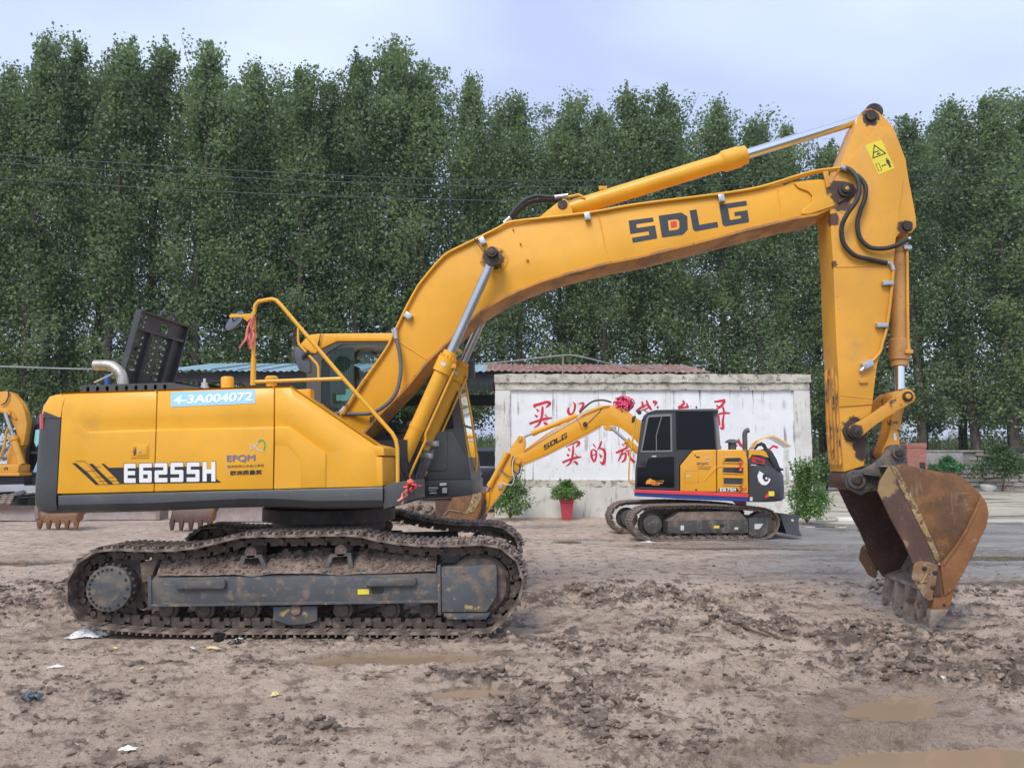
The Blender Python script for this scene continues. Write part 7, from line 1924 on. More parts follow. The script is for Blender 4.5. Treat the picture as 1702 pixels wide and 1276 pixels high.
flat_px(U2, Q6([(1146, 862), (1184, 862), (1184, 893), (1146, 895)]), V2 - .016, 'yellow_sticker', M['warn'], cws); flat_px(U2, Q6([(1136, 870), (1144, 890), (1146, 902), (1120, 906)]), V2 - .016, 'red_mark', M['redink'], cws); flat_px(U2, Q6([(1022, 900), (1040, 900), (1040, 926), (1022, 926)]), V2 - .016, 'white_sticker', M['silverink'], cws)
ue = U2.uw(*q6(1254, 800), V2 + .25)[0] + .004
f3 = Frame(U2.pt(ue, V2 + .6, 0)); f3.e1 = U2.e2; f3.e2 = -U2.e1; f3.e3 = U2.e3
wS = [U2.uw(*q6(1240, y), V2 + .25)[1] for y in (768, 838)]
mb = MB()
for k, ch_ in enumerate('SDLG'):
    y0 = -.06 + k * .24; c4 = [(y0, wS[0]), (y0 + .2, wS[0]), (y0 + .2, wS[1]), (y0, wS[1])]
    TLp, TRp, BRp, BLp = [f3.pt(a, 0, b) for a, b in c4]
    f_ = lambda x, y: (BLp * (1 - x) + BRp * x) * (1 - y) + (TLp * (1 - x) + TRp * x) * y
    mb.tess([[f_(x, y) for x, y in l] for l in GLYPH[ch_]])
mb.build('tail_lettering', M['silverink'], cws, smooth=0, fix=False)
# open rear hood, exhaust, air intake
hp_ = [(1045, 582), (1068, 545), (1100, 522), (1140, 505), (1172, 499), (1200, 508), (1232, 527), (1296, 568)]
mb = MB(); A = [Vector(U2.uw(*q6(*p), V2 + .2)) for p in hp_]; A = catmull(A, 3)
rows = [[U2.pt(p.x, v, p.y + o) for p in A] for v, o in ((V2 + .2, 0), (V2 + .22, .03), (V2 + 1.75, .03), (V2 + 1.75, 0), (V2 + .2, 0))]
mb.grid(rows); mb.build('open_hood', M['yellow2'], SM, smooth=50)
part2(Q6([(1045, 584), (1070, 548), (1100, 535), (1125, 548), (1140, 580), (1120, 585), (1100, 560), (1078, 565), (1062, 586)]), V2 + .25, V2 + .3, 'hood_side', M['black'])
part2(Q6([(1112, 590), (1140, 575), (1170, 598), (1200, 650), (1222, 705), (1244, 712), (1246, 724), (1196, 735), (1175, 690), (1150, 640)]), V2 + .22, V2 + 1.7, 'engine_bay', M['ink'])
mb = MB(); mb.tube([U2.on(*q6(*p), V2 + .7) for p in ((990, 600), (989, 520), (988, 488), (993, 470), (1004, 460), (1018, 455))], .055, 12, smooth=3); mb.build('exhaust_pipe', M['dark_plastic'], SM, smooth=60)
c0, c1 = U2.on(*q6(905, 600), V2 + .6), U2.on(*q6(905, 517), V2 + .6)
mb = MB(); mb.lathe(c0, c1, [(0, .09), (.68, .09), (.70, .16), (.74, .165), (.9, .12), (1, .05)], 20); mb.build('air_intake', M['dark_plastic'], SM)
part2(Q6([(905, 928), (1000, 932), (1000, 965), (940, 960)]), V2 + .3, V2 + .5, 'red_underpart', M['taillight'])
# boom, arm, bucket of the small machine (its own swing: reaches away to the left)
q5 = lambda x, y: (780 + x / 4.556, 600 + y / 4.556)
Q5 = lambda L_: [q5(*p) for p in L_]
B2 = -.20; B2b = .02
bm_ = Q5([(1300, 640), (1298, 450), (1250, 420), (1200, 380), (1130, 345), (1060, 330), (1000, 335), (950, 352), (830, 430), (640, 540), (400, 690), (360, 712), (345, 740), (350, 775), (375, 785), (400, 775), (480, 745), (560, 712), (760, 612), (930, 522), (985, 490), (1030, 484), (1080, 484), (1130, 496), (1180, 530), (1240, 580), (1280, 625)])
boom2 = part2(bm_, B2, B2b, 'boom', M['yellow2'], bevel=.012)
mb = MB()
for ch_, x0, y0 in (('S', 585, 645), ('D', 632, 618), ('L', 675, 595), ('G', 718, 572)):
    d = lambda x, y: q5(x0 + x * 42, y0 - x * 24 - y * 42 + 21)
    glyph(mb, U2, ch_, [d(-.5, 1.0), d(.5, 1.0), d(.55, 0), d(-.45, 0)], B2 - .004)
mb.build('boom_lettering', M['ink'], boom2, smooth=0, fix=False)
fl_ = Q5([(400, 790), (480, 758), (560, 724), (760, 624), (930, 534), (985, 502)])
mb = MB(); P = [Vector(U2.uw(x, y, B2)) for x, y in fl_]; mb.grid([[U2.pt(p.x, B2 - .02, p.y) for p in P], [U2.pt(p.x, B2 - .02, p.y + .025) for p in P], [U2.pt(p.x, B2b + .02, p.y + .025) for p in P], [U2.pt(p.x, B2b + .02, p.y) for p in P], [U2.pt(p.x, B2 - .02, p.y) for p in P]]); mb.build('bottom_flange', M['yellow2'], boom2, smooth=30)
def t2(pts, v, r, name, m, par, sm=3): mb = MB(); mb.tube([U2.on(*q5(*p), v) for p in pts], r, 8, smooth=sm); return mb.build(name, m, par, smooth=60)
t2([(410, 680), (640, 530), (830, 420), (1000, 350), (1060, 336)], B2 - .03, .014, 'hydraulic_pipe', M['yellow2'], boom2)
t2([(430, 665), (650, 510), (840, 400), (1000, 340)], B2 + .05, .012, 'hydraulic_pipe', M['yellow_old'], boom2)
t2([(835, 392), (880, 345), (930, 308), (980, 296), (1030, 298), (1075, 312)], B2 + .05, .022, 'hydraulic_hose', M['rubber'], boom2)
t2([(1000, 352), (990, 380), (960, 410), (920, 450), (900, 470)], B2 - .012, .006, 'cable', M['rubber'], boom2)
t2([(810, 430), (835, 470), (858, 530)], B2 - .008, .008, 'weld_seam', M['yellow_chip'], boom2)
c = U2.on(*q5(878, 478), B2); mb = MB(); mb.cyl(c, c - U2.e2 * .08, .06, .045, 14); mb.build('work_lamp', M['rubber'], boom2)
part2(Q5([(1010, 500), (1030, 486), (1090, 490), (1100, 512), (1075, 526), (1030, 524)]), B2 - .05, B2b + .05, 'cylinder_lug', M['yellow2'], boom2)
c = U2.on(*q5(1055, 507), B2 - .05); mb = MB(); mb.cyl(c - U2.e2 * .02, c + U2.e2 * .02, .06, n=16); mb.build('lug_pin', M['yellow_old'], boom2)
def cyl2(p0, p1, tg, r, rr_, v, name, par, m='yellow2'):
    a, b = U2.on(*q5(*p0), v), U2.on(*q5(*p1), v); mb = MB(); mb.lathe(a, a + (b - a) * tg, [(0, r), (.88, r), (.89, r * 1.18), (1, r * 1.15)], 18); o = mb.build(name, M[m], par)
    mb = MB(); mb.cyl(a + (b - a) * tg * .98, b, rr_, n=14); mb.build('rod', M['rod_dull'], o); return o
cyl2((1300, 700), (1075, 505), .5, .075, .035, B2 - .1, 'boom_cylinder', SM)
cyl2((815, 412), (385, 585), .79, .062, .03, B2 + .1, 'arm_cylinder', SM)
arm2 = part2(Q5([(365, 580), (375, 568), (395, 566), (415, 576), (420, 640), (400, 700), (405, 740), (385, 800), (290, 920), (240, 1000), (112, 1166), (102, 1150), (106, 1100), (122, 1010), (150, 960), (230, 850), (285, 740), (315, 650)]), B2 + .02, B2b - .02, 'arm', M['yellow2'], bevel=.01)
for x, y, r_ in ((383, 585, .06), (372, 752, .08)):
    c = U2.on(*q5(x, y), B2); mb = MB(); mb.lathe(c - U2.e2 * .03, c + U2.e2 * .26, [(0, r_), (1, r_)], 18); mb.build('pin', M['yellow_old'], arm2)
cyl2((292, 690), (128, 990), .86, .065, .03, B2 - .02, 'bucket_cylinder', SM)
t2([(335, 720), (322, 770), (335, 830), (370, 850), (385, 820), (380, 790)], B2 - .05, .018, 'hydraulic_hose', M['rubber'], arm2)
t2([(350, 715), (328, 760), (330, 850), (340, 890), (320, 935), (260, 925), (245, 915)], B2 - .07, .012, 'hydraulic_hose', M['silverink'], arm2)
t2([(220, 800), (245, 830), (300, 872), (350, 865), (385, 840)], B2 - .03, .014, 'hydraulic_hose', M['hose_grey'], arm2)
c = U2.on(*q5(235, 945), B2); f2 = Frame(c); mb = MB(); mb.box(f2, -.05, .05, -.05, .03, -.06, .06); mb.build('valve_block', M['steel'], arm2, bevel=.01)
part2(Q5([(106, 1100), (122, 1000), (150, 990), (152, 1020), (140, 1105), (112, 1112)]), B2 - .03, B2 + .01, 'link', M['yellow2'], arm2, bevel=.006)
qz = lambda x, y: (640 + x / 6.546, 760 + y / 6.546)
bkt = [qz(*p) for p in [(600, 660), (625, 622), (690, 520), (745, 430), (830, 400), (920, 372), (935, 335), (985, 325), (1030, 345), (1062, 392), (1050, 470), (1040, 560), (1000, 660), (960, 760), (700, 760)]]
b2o = part2(bkt, -.52, .36, 'bucket', M['rust'], bevel=.015)
part2([qz(*p) for p in [(930, 480), (960, 390), (1000, 365), (1050, 390), (1048, 450), (985, 560), (960, 600), (870, 600), (900, 560)]], -.54, -.521, 'worn_side', M['worn_yellow'], b2o, bevel=.006)
mb = MB(); mb.tube([U2.on(*qz(640, 625), -.53), U2.on(*qz(700, 570), -.535), U2.on(*qz(850, 600), -.535), U2.on(*qz(960, 625), -.53)], .012, 6); mb.build('weld_rib', M['worn_yellow'], b2o)
part2([qz(*p) for p in [(1000, 420), (1050, 390), (1100, 480), (1060, 660), (990, 680)]], -.30, .1, 'bucket_ear', M['ear'], b2o)
mb = MB(); mb.tube([U2.on(*q6(*p), V2 - .08) for p in ((268, 395), (258, 430), (240, 560), (226, 640), (220, 780), (232, 800), (262, 806))], .018, 8, smooth=3); mr2 = mb.build('mirror_rail', M['yellow2'], SM, smooth=60)
for px in ([(240, 372), (258, 360), (268, 366), (256, 405), (238, 412)], [(268, 332), (282, 322), (302, 330), (304, 350), (284, 356)]): part2(Q6(px), V2 - .12, V2 - .09, 'mirror', M['rubber'], mr2, bevel=.01)
c0 = U2.on(*q6(345, 340), V2 + .3); mb = MB(); mb.tube([c0, c0 + U2.e3 * .06 - U2.e1 * .1, c0 - U2.e1 * .25], .012, 6); mb.build('front_hand_bar', M['rubber'], SM)
# pink rosette tied on its boom
rr = random.Random(77)
def rag(name, px0, fr, v, n, ln, wd, m, label, cat, spread=.35, down=1.0, knot=.03, seed=1):
    """a tied ribbon: a knot and several twisted hanging strips"""
    rr = random.Random(seed); o = fr.on(*px0, v); mb = MB()
    for k in range(n):
        d = Vector((rr.gauss(0, spread), rr.gauss(0, spread), -down + rr.gauss(0, spread * .5))).normalized(); L_ = ln * rr.uniform(.55, 1.1)
        s = Vector((rr.uniform(-1, 1), rr.uniform(-1, 1), 0)).normalized(); rows = [[], []]
        for t in range(8):
            p = o + d * L_ * t / 7 + Vector((math.sin(t * 1.3 + k) * .012, math.cos(t * 1.1 + k) * .012, 0)); a = t * .35 + k
            s2 = Vector((math.cos(a), math.sin(a), .2)) * wd * (1 if 0 < t else .4)
            rows[0].append(p - s2); rows[1].append(p + s2)
        mb.grid(rows)
    b = bmesh.new(); bmesh.ops.create_icosphere(b, subdivisions=2, radius=knot)
    k0 = len(mb.v); mb.v += [o + v_.co * rr.uniform(.75, 1.2) for v_ in b.verts]; mb.f += [[k0 + v_.index for v_ in f.verts] for f in b.faces]; b.free()
    return tag(mb.build(name, M[m], None, fix=False, smooth=60), label, cat)
rag('ribbon', (419, 529), UP, VN + .04, 11, .34, .011, 'ribpale', 'faded red ribbon hanging from the handrail beside the round mirror', 'ribbon', .16, 1, .02, 3)
rag('ribbon', (682, 801), UP, VN - .03, 15, .11, .015, 'pink', 'red ribbon tied in a bow at the front corner of the big excavator', 'ribbon', .6, .8, .035, 4)
rag('ribbon', (676, 812), UP, VN - .03, 3, .17, .013, 'ribpale', 'pale pink ribbon tail hanging below the red bow on the big excavator', 'ribbon', .25, 1, .01, 5)
rag('ribbon', q6(958, 662), U2, V2 - .05, 3, .22, .022, 'pink', 'short red and white ribbon hanging on the grille of the small excavator', 'ribbon', .1, 1, .015, 6)
rag('ribbon', q6(962, 822), U2, V2 - .05, 3, .16, .018, 'pink', 'small red ribbon low on the grille panel of the small excavator', 'ribbon', .4, 1, .015, 8)
mb = MB(); o_ = U2.on(*q5(1170, 330), B2 + .1)
for k in range(130):
    d = Vector((rr.gauss(0, 1), rr.gauss(0, .7), rr.gauss(.15, .8))).normalized(); c = o_ + Vector((d.x * .26, d.y * .18, d.z * .19)) * rr.uniform(.5, 1); t = d.orthogonal().normalized(); u = d.cross(t); s = rr.uniform(.035, .07)
    a = rr.random() * 6.28; t2_ = t * math.cos(a) + u * math.sin(a); u2_ = d.cross(t2_)
    mb.grid([[c - t2_ * s - u2_ * s * .5, c - t2_ * s + u2_ * s * .5], [c + d * s * .7 - u2_ * s * .6, c + d * s * .7 + u2_ * s * .6], [c + t2_ * s - u2_ * s * .5, c + t2_ * s + u2_ * s * .5]])
tag(mb.build('rosette', M['magenta'], None, fix=False), 'crumpled pink-red rosette tied on top of the small excavator boom', 'rosette')

# ------------------------------------------------------------------ the excavator at the left edge, blades and buckets behind the big machine
S3 = Vector((at(20, 800, 23).x, 23.0, 0))
LX = empty('compact_excavator', S3, 'old yellow compact excavator with a grey dozer blade at the left edge', 'excavator')
F3 = Frame(S3)
q3 = lambda x, y: (x / 4.556, 620 + y / 4.556)
Q3 = lambda L_: [q3(*p) for p in L_]
def part3(px, v0, v1, name, m, par=None, bevel=.015): mb = MB(); mb.pp(F3, [q3(*p) for p in px], v0, v1); return mb.build(name, M[m], par or LX, bevel=bevel)
bm3 = part3([(-160, 250), (-90, 190), (0, 140), (45, 136), (85, 150), (128, 190), (164, 235), (188, 300), (204, 380), (196, 440), (176, 545), (130, 560), (135, 480), (112, 410), (82, 360), (70, 305), (0, 282), (-90, 310), (-160, 360)], -.45, -.2, 'boom', 'yellow_old')
part3([(-60, 270), (0, 262), (60, 275), (95, 300), (125, 345), (110, 350), (80, 320), (0, 296), (-60, 310)], -.5, -.46, 'boom_lug', 'yellow_old', bm3)
mb = MB(); c = F3.on(*q3(70, 300), -.5); mb.lathe(c - F3.e2 * .04, c + F3.e2 * .05, [(0, .07), (1, .07)], 16); mb.build('lug_pin', M['yellow_chip'], bm3)
a, b = F3.on(*q3(165, 690), -.55), F3.on(*q3(40, 305), -.55)
mb = MB(); mb.lathe(a, a + (b - a) * .55, [(0, .1), (.85, .1), (.86, .125), (1, .12)], 18); c3 = mb.build('boom_cylinder', M['yellow_old'], LX)
mb = MB(); mb.cyl(a + (b - a) * .53, b, .055, n=14); mb.build('rod', M['rod_dull'], c3)
mb = MB(); mb.tube([F3.on(*q3(*p), -.3) for p in ((215, 300), (190, 240), (150, 200), (90, 160), (60, 150), (0, 150))], .02, 6, smooth=3); mb.build('hydraulic_pipe', M['yellow_chip'], bm3)
mb = MB(); mb.tube([F3.on(*q3(*p), -.5) for p in ((62, 130), (66, 160), (58, 195), (40, 225), (10, 240))], .02, 6, smooth=3); mb.build('hydraulic_hose', M['rubber'], bm3)
mb = MB(); mb.tube([F3.on(*q3(*p), -.7) for p in ((68, 420), (48, 445), (30, 560), (0, 640), (-20, 700))], .035, 8, smooth=2); mb.build('grab_rail', M['yellow_old'], LX)
part3([(-200, 690), (135, 690), (142, 700), (132, 752), (-200, 752)], -.75, .6, 'front_cover', 'yellow_old')
part3([(-200, 753), (145, 753), (145, 778), (-200, 778)], -.78, .6, 'cover_sill', 'yellow_old')
part3([(50, 690), (52, 600), (72, 555), (95, 545), (120, 570), (150, 690)], -.5, .2, 'side_hump', 'yellow_old')
flat_px(F3, Q3([(33, 712), (60, 712), (60, 735), (52, 735), (52, 722), (42, 722), (42, 735), (33, 735)]), -.753, 'dark_mark', M['ink'], LX)
part3([(-200, 780), (175, 780), (180, 840), (-200, 850)], -.6, 1.2, 'deck', 'black')
cab3 = part3([(175, 790), (190, 620), (215, 470), (235, 380), (255, 345), (300, 322), (480, 322), (480, 790)], -.2, 1.0, 'cab', 'cabgrey', bevel=.04)
flat_px(F3, Q3([(225, 640), (245, 480), (262, 400), (285, 382), (470, 380), (470, 590), (225, 590)]), -.205, 'front_window', M['gloss_black'], cab3)
flat_px(F3, Q3([(215, 730), (222, 610), (470, 610), (470, 750)]), -.206, 'lower_window', M['gloss_black'], cab3)
flat_px(F3, Q3([(248, 750), (280, 672), (350, 672), (350, 755)]), -.21, 'pale_card', M['sticker'], cab3)
flat_px(F3, Q3([(268, 430), (300, 425), (300, 520), (275, 560), (258, 520)]), -.209, 'window_card', M['papersheet'], cab3)
part3([(180, 792), (480, 792), (480, 850), (180, 850)], -.22, 1.0, 'cab_base', 'charcoal')
mb = MB(); mb.box(F3, -.9, .9, -.6, 1.2, .3, .62); mb.build('centre_frame', M['black'], LX)
# its dozer blade and push arm
u0, u1 = F3.uw(*q3(-180, 1000), -1.5)[0], F3.uw(*q3(283, 1000), -1.5)[0]
wT, wB = F3.uw(*q3(100, 1003), -1.5)[1], F3.uw(*q3(100, 1116), -1.5)[1]
M['blade'] = mat('dull_blade_steel', (.21, .165, .155), .6, .1, var=.15, layers=[(4, .5, .7, (.30, .24, .215), .7), (12, .58, .7, (.16, .09, .06), .7)])
mb = MB(); rows = []
for t in range(7):
    k = t / 6; rows.append([(u, -1.5 - .12 * math.sin(k * math.pi) * -1, wB + (wT - wB) * k) for u in (u0, u1)])
rows3 = [[F3.pt(u, v, w) for u, v, w in r] for r in rows]; back3 = [[F3.pt(u, v + .06, w) for u, v, w in r] for r in rows]
mb.grid(rows3 + back3[::-1] + [rows3[0]]); bl3 = mb.build('dozer_blade', M['blade'], LX, smooth=50)
mb = MB(); mb.pp(F3, [q3(*p) for p in ((268, 998), (284, 1010), (292, 1100), (262, 1112), (262, 1004))], -1.56, -1.4); mb.build('blade_end', M['blade'], bl3, bevel=.01)
mb = MB(); a, b = F3.on(*q3(170, 895), -.6), F3.on(*q3(45, 990), -1.35); d = (b - a); s = F3.e1 * .16
k0 = len(mb.v); mb.prism(F3, [F3.uw(*q3(*p), -.9) for p in ((100, 908), (178, 885), (200, 905), (75, 985), (30, 985))], -1.0, -.85); mb.build('push_arm', M['mirror_back'], bl3, bevel=.02)
for dv in (-.62, .55):
    mb = MB()
    pth = [Vector((math.cos(t) * .30 + (.0 if True else 0), math.sin(t) * .30)) for t in np.linspace(0, 2 * math.pi, 20)]
    f4 = Frame(S3 + Vector((dv * 1.25 - .18, 0, .38))); f4.e1, f4.e2 = Vector((0, 1, 0)), Vector((1, 0, 0))
    lp = [(-1.0 + .33 * math.cos(t), .33 * math.sin(t)) for t in np.linspace(math.pi / 2, 3 * math.pi / 2, 9)] + [(1.0 + .33 * math.cos(t), .33 * math.sin(t)) for t in np.linspace(-math.pi / 2, math.pi / 2, 9)]
    crawler(LX, f4, lp, 0.0, .36, 38, .014, .02, .06, M['track'], M['chain'], near_chain=.1, seed=3)
# things standing between: two blades and two toothed buckets
def ground_blade(px0, px1, yt_, yb_, label):
    Y = F * CAMH / (yb_ - 765) * 1.0; fr = Frame((0, Y, 0)); mb = MB()
    c0, c1 = fr.uw(px0, yt_, 0), fr.uw(px1, yb_, 0); rows = []
    for t in range(6):
        k = t / 5; w = c1[1] + (c0[1] - c1[1] + .35) * k; v = .10 * math.sin(k * math.pi); rows.append([fr.pt(c0[0], v, w), fr.pt(c1[0], v, w)])
    bk_ = [[p + Vector((0, .05, 0)) for p in r] for r in rows]
    mb.grid(rows + bk_[::-1] + [rows[0]]); mb.box(fr, c1[0] - .06, c1[0] + .06, -.05, .5, c1[1], c0[1] + .38)
    return tag(mb.build('dozer_blade', M['blade'], None, smooth=50), label, 'dozer blade', 'dozer blades on the ground behind the big excavator')
ground_blade(128, 263, 853, 863, 'long rust-brown dozer blade on the mud behind the counterweight')
ground_blade(352, 456, 846, 866, 'grey-brown dozer blade standing on the mud left of the swing bearing')
for (x0, x1, yt_, yb_, lb) in ((65, 128, 855, 879, 'rusty orange toothed bucket standing on the mud under the rear of the big excavator'), (285, 350, 850, 881, 'dark brown toothed bucket standing on the mud above the rear of the near crawler')):
    Y = F * CAMH / (yb_ - 765); fr = Frame((0, Y, 0)); A_, B_ = fr.uw(x0, yt_, 0), fr.uw(x1, yb_, 0)
    root = empty('toothed_bucket', fr.pt((A_[0] + B_[0]) / 2, 0, 0), lb, 'bucket', 'toothed buckets behind the big excavator')
    h = A_[1] - B_[1]; w0, w1 = A_[0], B_[0]; m_ = M['rust'] if x0 < 200 else M['rust_dark']
    tl_ = h * .42; mb = MB(); rows = []
    for t in range(9):
        k = t / 8; a_ = k * 2.2; rows.append([fr.pt(u, .34 * (1 - math.cos(a_)) - .0, B_[1] + tl_ + .48 * math.sin(a_)) for u in (w0, w1)])
    bk_ = [[p + Vector((0, .03, 0)) for p in r] for r in rows]
    mb.grid(rows + bk_[::-1] + [rows[0]]); mb.build('shell', m_, root, smooth=50)
    for u in (w0, w1):
        mb = MB(); f5 = Frame(fr.pt(u, 0, B_[1] + tl_)); f5.e1, f5.e2 = Vector((0, 1, 0)), Vector((1, 0, 0))
        mb.prism(f5, [(0, 0)] + [(.34 * (1 - math.cos(k / 8 * 2.2)), .48 * math.sin(k / 8 * 2.2)) for k in range(1, 9)], -.015, .015); mb.build('side_plate', m_, root)
    for k in range(5):
        c_ = w0 + (w1 - w0) * (k + .12) / 4.24; mb = MB(); f5 = Frame(fr.pt(c_, 0, B_[1]))
        mb.prism(f5, [(-.028, 0), (.028, 0), (.06, tl_ * .9), (.05, tl_ + .08), (-.05, tl_ + .08), (-.06, tl_ * .9)], -.03, .04); mb.build('tooth', m_, root, bevel=.01)
    mb = MB(); c_ = fr.pt(w1 + .03, -.02, B_[1] + tl_ + .18); mb.lathe(c_, c_ + Vector((.06, .0, 0)), [(0, .14), (.4, .16), (1, .13)], 16); mb.build('side_lug', M['rust_orange'], root)
# ------------------------------------------------------------------ parked cars
M['carblue'] = mat('dark_blue_car_paint', (.012, .017, .035), .18, coat=1.0, var=.05)
M['carsilver'] = mat('silver_car_paint', (.42, .44, .47), .28, .5, coat=.8, var=.03)
M['tyre'] = mat('tyre_rubber', (.025, .025, .026), .8)
def car(x, y, rz, paint, label, name='parked_car'):
    root = empty(name, (x, y, 0), label, 'car'); root.rotation_euler.z = 0
    fr = Frame((x, y, 0), rz)
    prof = [(-2.35, .42), (-2.38, .75), (-2.3, 1.02), (-1.95, 1.12), (-1.55, 1.2), (-1.3, 1.22), (1.0, 1.2), (1.4, 1.12), (2.05, 1.02), (2.32, .85), (2.38, .55), (2.3, .32), (-2.2, .30)]
    mb = MB(); mb.prism(fr, prof, -.90, .90); body = mb.build('body', paint, root, bevel=.07, seg=3)
    mb = MB(); rf = [(-2.15, 1.12), (-1.75, 1.58), (-1.45, 1.70), (.15, 1.70), (.55, 1.58), (1.25, 1.15)]
    G = [[fr.pt(u, s * (.86 - (w - 1.12) * .28), w) for u, w in rf] for s in (-1, 1)]
    mb.grid([G[0], G[1]]); mb.poly(G[0]); mb.poly(G[1][::-1]); mb.build('roof', paint, root, bevel=.04)
    for s in (-1, 1):
        for pl in ([(-1.95, 1.22), (-1.66, 1.53), (-.75, 1.60), (-.75, 1.22)], [(-.65, 1.22), (-.65, 1.60), (.12, 1.60), (.45, 1.50), (.95, 1.22)]):
            mb = MB(); mb.poly([fr.pt(u, s * (.868 - (w - 1.12) * .28), w) for u, w in pl]); mb.build('window', M['gloss_black'], root, smooth=0, fix=False)
        mb = MB(); mb.tube([fr.pt(-2.2, s * .915, .62), fr.pt(0, s * .93, .58), fr.pt(2.2, s * .915, .62)], .018, 6); mb.build('chrome_trim', M['steel'], root)
        mb = MB(); mb.box(fr, -.5, -.25, s * .91 - .02, s * .91 + .02, 1.0, 1.03); mb.build('door_handle', M['steel'], root)
        for u in (-1.42, 1.45):
            c = fr.pt(u, s * .78, .36); d = fr.e2 * s * .16
            mb = MB(); mb.lathe(c - d * .5, c + d, [(0, .30), (.05, .355), (.9, .355), (1, .31), (1, .2)], 28); wh = mb.build('wheel', M['tyre'], root)
            mb = MB(); mb.lathe(c + d * .9, c + d * 1.04, [(0, .22), (.8, .21), (1, .05)], 18); mb.build('rim', M['steel'], wh)
    mb = MB(); mb.poly([fr.pt(.56, -.72, 1.585), fr.pt(.56, .72, 1.585), fr.pt(1.22, .84, 1.18), fr.pt(1.22, -.84, 1.18)]); mb.build('windscreen', M['gloss_black'], root, smooth=0, fix=False)
    return root
cx_ = at(770, 770, 26.5).x
car(cx_ + 1.0, 26.0, .05, M['carblue'], 'dark blue car parked under the shed between the big excavator cab and the white wall').scale.z = 1.27
car(at(28, 720, 27).x, 27.5, -.1, M['carsilver'], 'silver car parked behind the small excavator at the left edge')
p = at(736, 840, 20.5); fr = Frame((p.x, 20.5, 0))
mb = MB(); zt = at(736, 829, 20.5).z
mb.prism(fr, [(-.2, -.05), (.2, -.05), (.22, zt), (-.2, zt)], 0, .5); mb.prism(fr, [(-.26, zt + .003), (.27, zt + .02), (.27, zt + .05), (-.26, zt + .033)], -.05, .55)
tag(mb.build('rusty_bin', M['rust_dark'], None, bevel=.01), 'rusty square steel bin with a bent lid below the cab of the big excavator', 'bin')
mb = MB(); p = at(700, 840, 20.8); rr = random.Random(5)
for k in range(70):
    V, Fc = LUMPS[k % 6]; s_ = rr.uniform(.05, .17); a = rr.uniform(-.75, .75); h_ = max(0, .62 - abs(a) * .6) * rr.random()
    o_ = np.array([p.x + a, 20.8 + rr.uniform(-.3, .4), h_]); k0 = len(mb.v); mb.v += [Vector(x) for x in (V * s_ + o_)]; mb.f += [[k0 + i for i in f] for f in Fc.tolist()]
tag(mb.build('rubble_heap', M['mudcake'], None, smooth=0, fix=False), 'heap of broken grey-brown rubble below the cab, left of the rusty bin', 'rubble', kind='stuff')
# ------------------------------------------------------------------ litter on the mud
M['bag'] = mat('white_plastic_film', (.72, .74, .74), .35, var=.06)
M['paper'] = mat('white_paper_scrap', (.72, .70, .64), .8, var=.08)
M['paperyel'] = mat('yellowish_scrap', (.62, .52, .25), .8, var=.1)
M['cupblack'] = mat('black_plastic_cup', (.012, .012, .013), .35)
M['glove'] = mat('grey_blue_knit', (.06, .08, .10), .9, var=.3, varscale=30, layers=[(60, .5, .6, (.16, .18, .19), .9)])
def crumple(name, px, py, L_, W_, H_, m, label, cat, seed, n=14, rot=0.0, sharp=1.0):
    p = gnd(px, py); z = max(gz(p.x, p.y), WATER_Z); r = np.random.RandomState(seed); mb = MB(); rows = []
    for i in range(n):
        row = []
        for j in range(n):
            a, b = (i / (n - 1) - .5), (j / (n - 1) - .5)
            d = math.hypot(a, b) * 2; k = 1 + .25 * math.sin(5 * math.atan2(b, a) + seed)
            x, y = a * L_ * k, b * W_ * k; h = H_ * max(0, 1 - d * .9) * (.5 + r.rand()) + .25 * H_ * r.rand()
            row.append((p.x + x * math.cos(rot) - y * math.sin(rot), p.y + x * math.sin(rot) + y * math.cos(rot), z + .006 + h))
        rows.append(row)
    mb.grid(rows); return tag(mb.build(name, M[m], None, fix=False, smooth=25), label, cat)
crumple('plastic_bag', 148, 1053, .34, .14, .075, 'bag', 'crumpled white plastic bag on the mud below the rear sprocket', 'plastic bag', 1, 22, .1)
c = gnd(363, 1067); z = gz(c.x, c.y); mb = MB(); b0 = Vector((c.x, c.y, z - .01)); mb.lathe(b0, b0 + Vector((.01, 0, .085)), [(0, .03), (0, .042), (1, .055), (1, .048), (.15, .036)], 20); tag(mb.build('cup', M['cupblack'], None), 'small black plastic cup on the mud before the near crawler', 'cup')
crumple('rag', 394, 1072, .14, .07, .03, 'cupblack', 'small crumpled black rag beside the black cup', 'rag', 2)
glv = gnd(53, 1168); z = gz(glv.x, glv.y); gl = empty('glove', (glv.x, glv.y, z), 'dropped grey-blue knitted work glove lying at the lower left', 'glove')
mb = MB(); rr = random.Random(3)
f5 = Frame((glv.x, glv.y, z))
mb.lathe(f5.pt(-.07, 0, .022), f5.pt(.02, .01, .03), [(0, .022), (.15, .03), (.6, .034), (1, .026)], 12); mb.build('palm', M['glove'], gl, smooth=60)
for k in range(4):
    mb = MB(); y = -.03 + .02 * k; mb.tube([f5.pt(.01, y * .8, .03), f5.pt(.045, y, .04 - .004 * k), f5.pt(.075 - .006 * k, y * 1.1, .016)], [.012, .010], 8, smooth=3); mb.build('finger', M['glove'], gl, smooth=60)
mb = MB(); mb.tube([f5.pt(-.03, -.025, .025), f5.pt(.0, -.055, .02), f5.pt(.02, -.06, .01)], [.013, .010], 8, smooth=3); mb.build('thumb', M['glove'], gl, smooth=60)
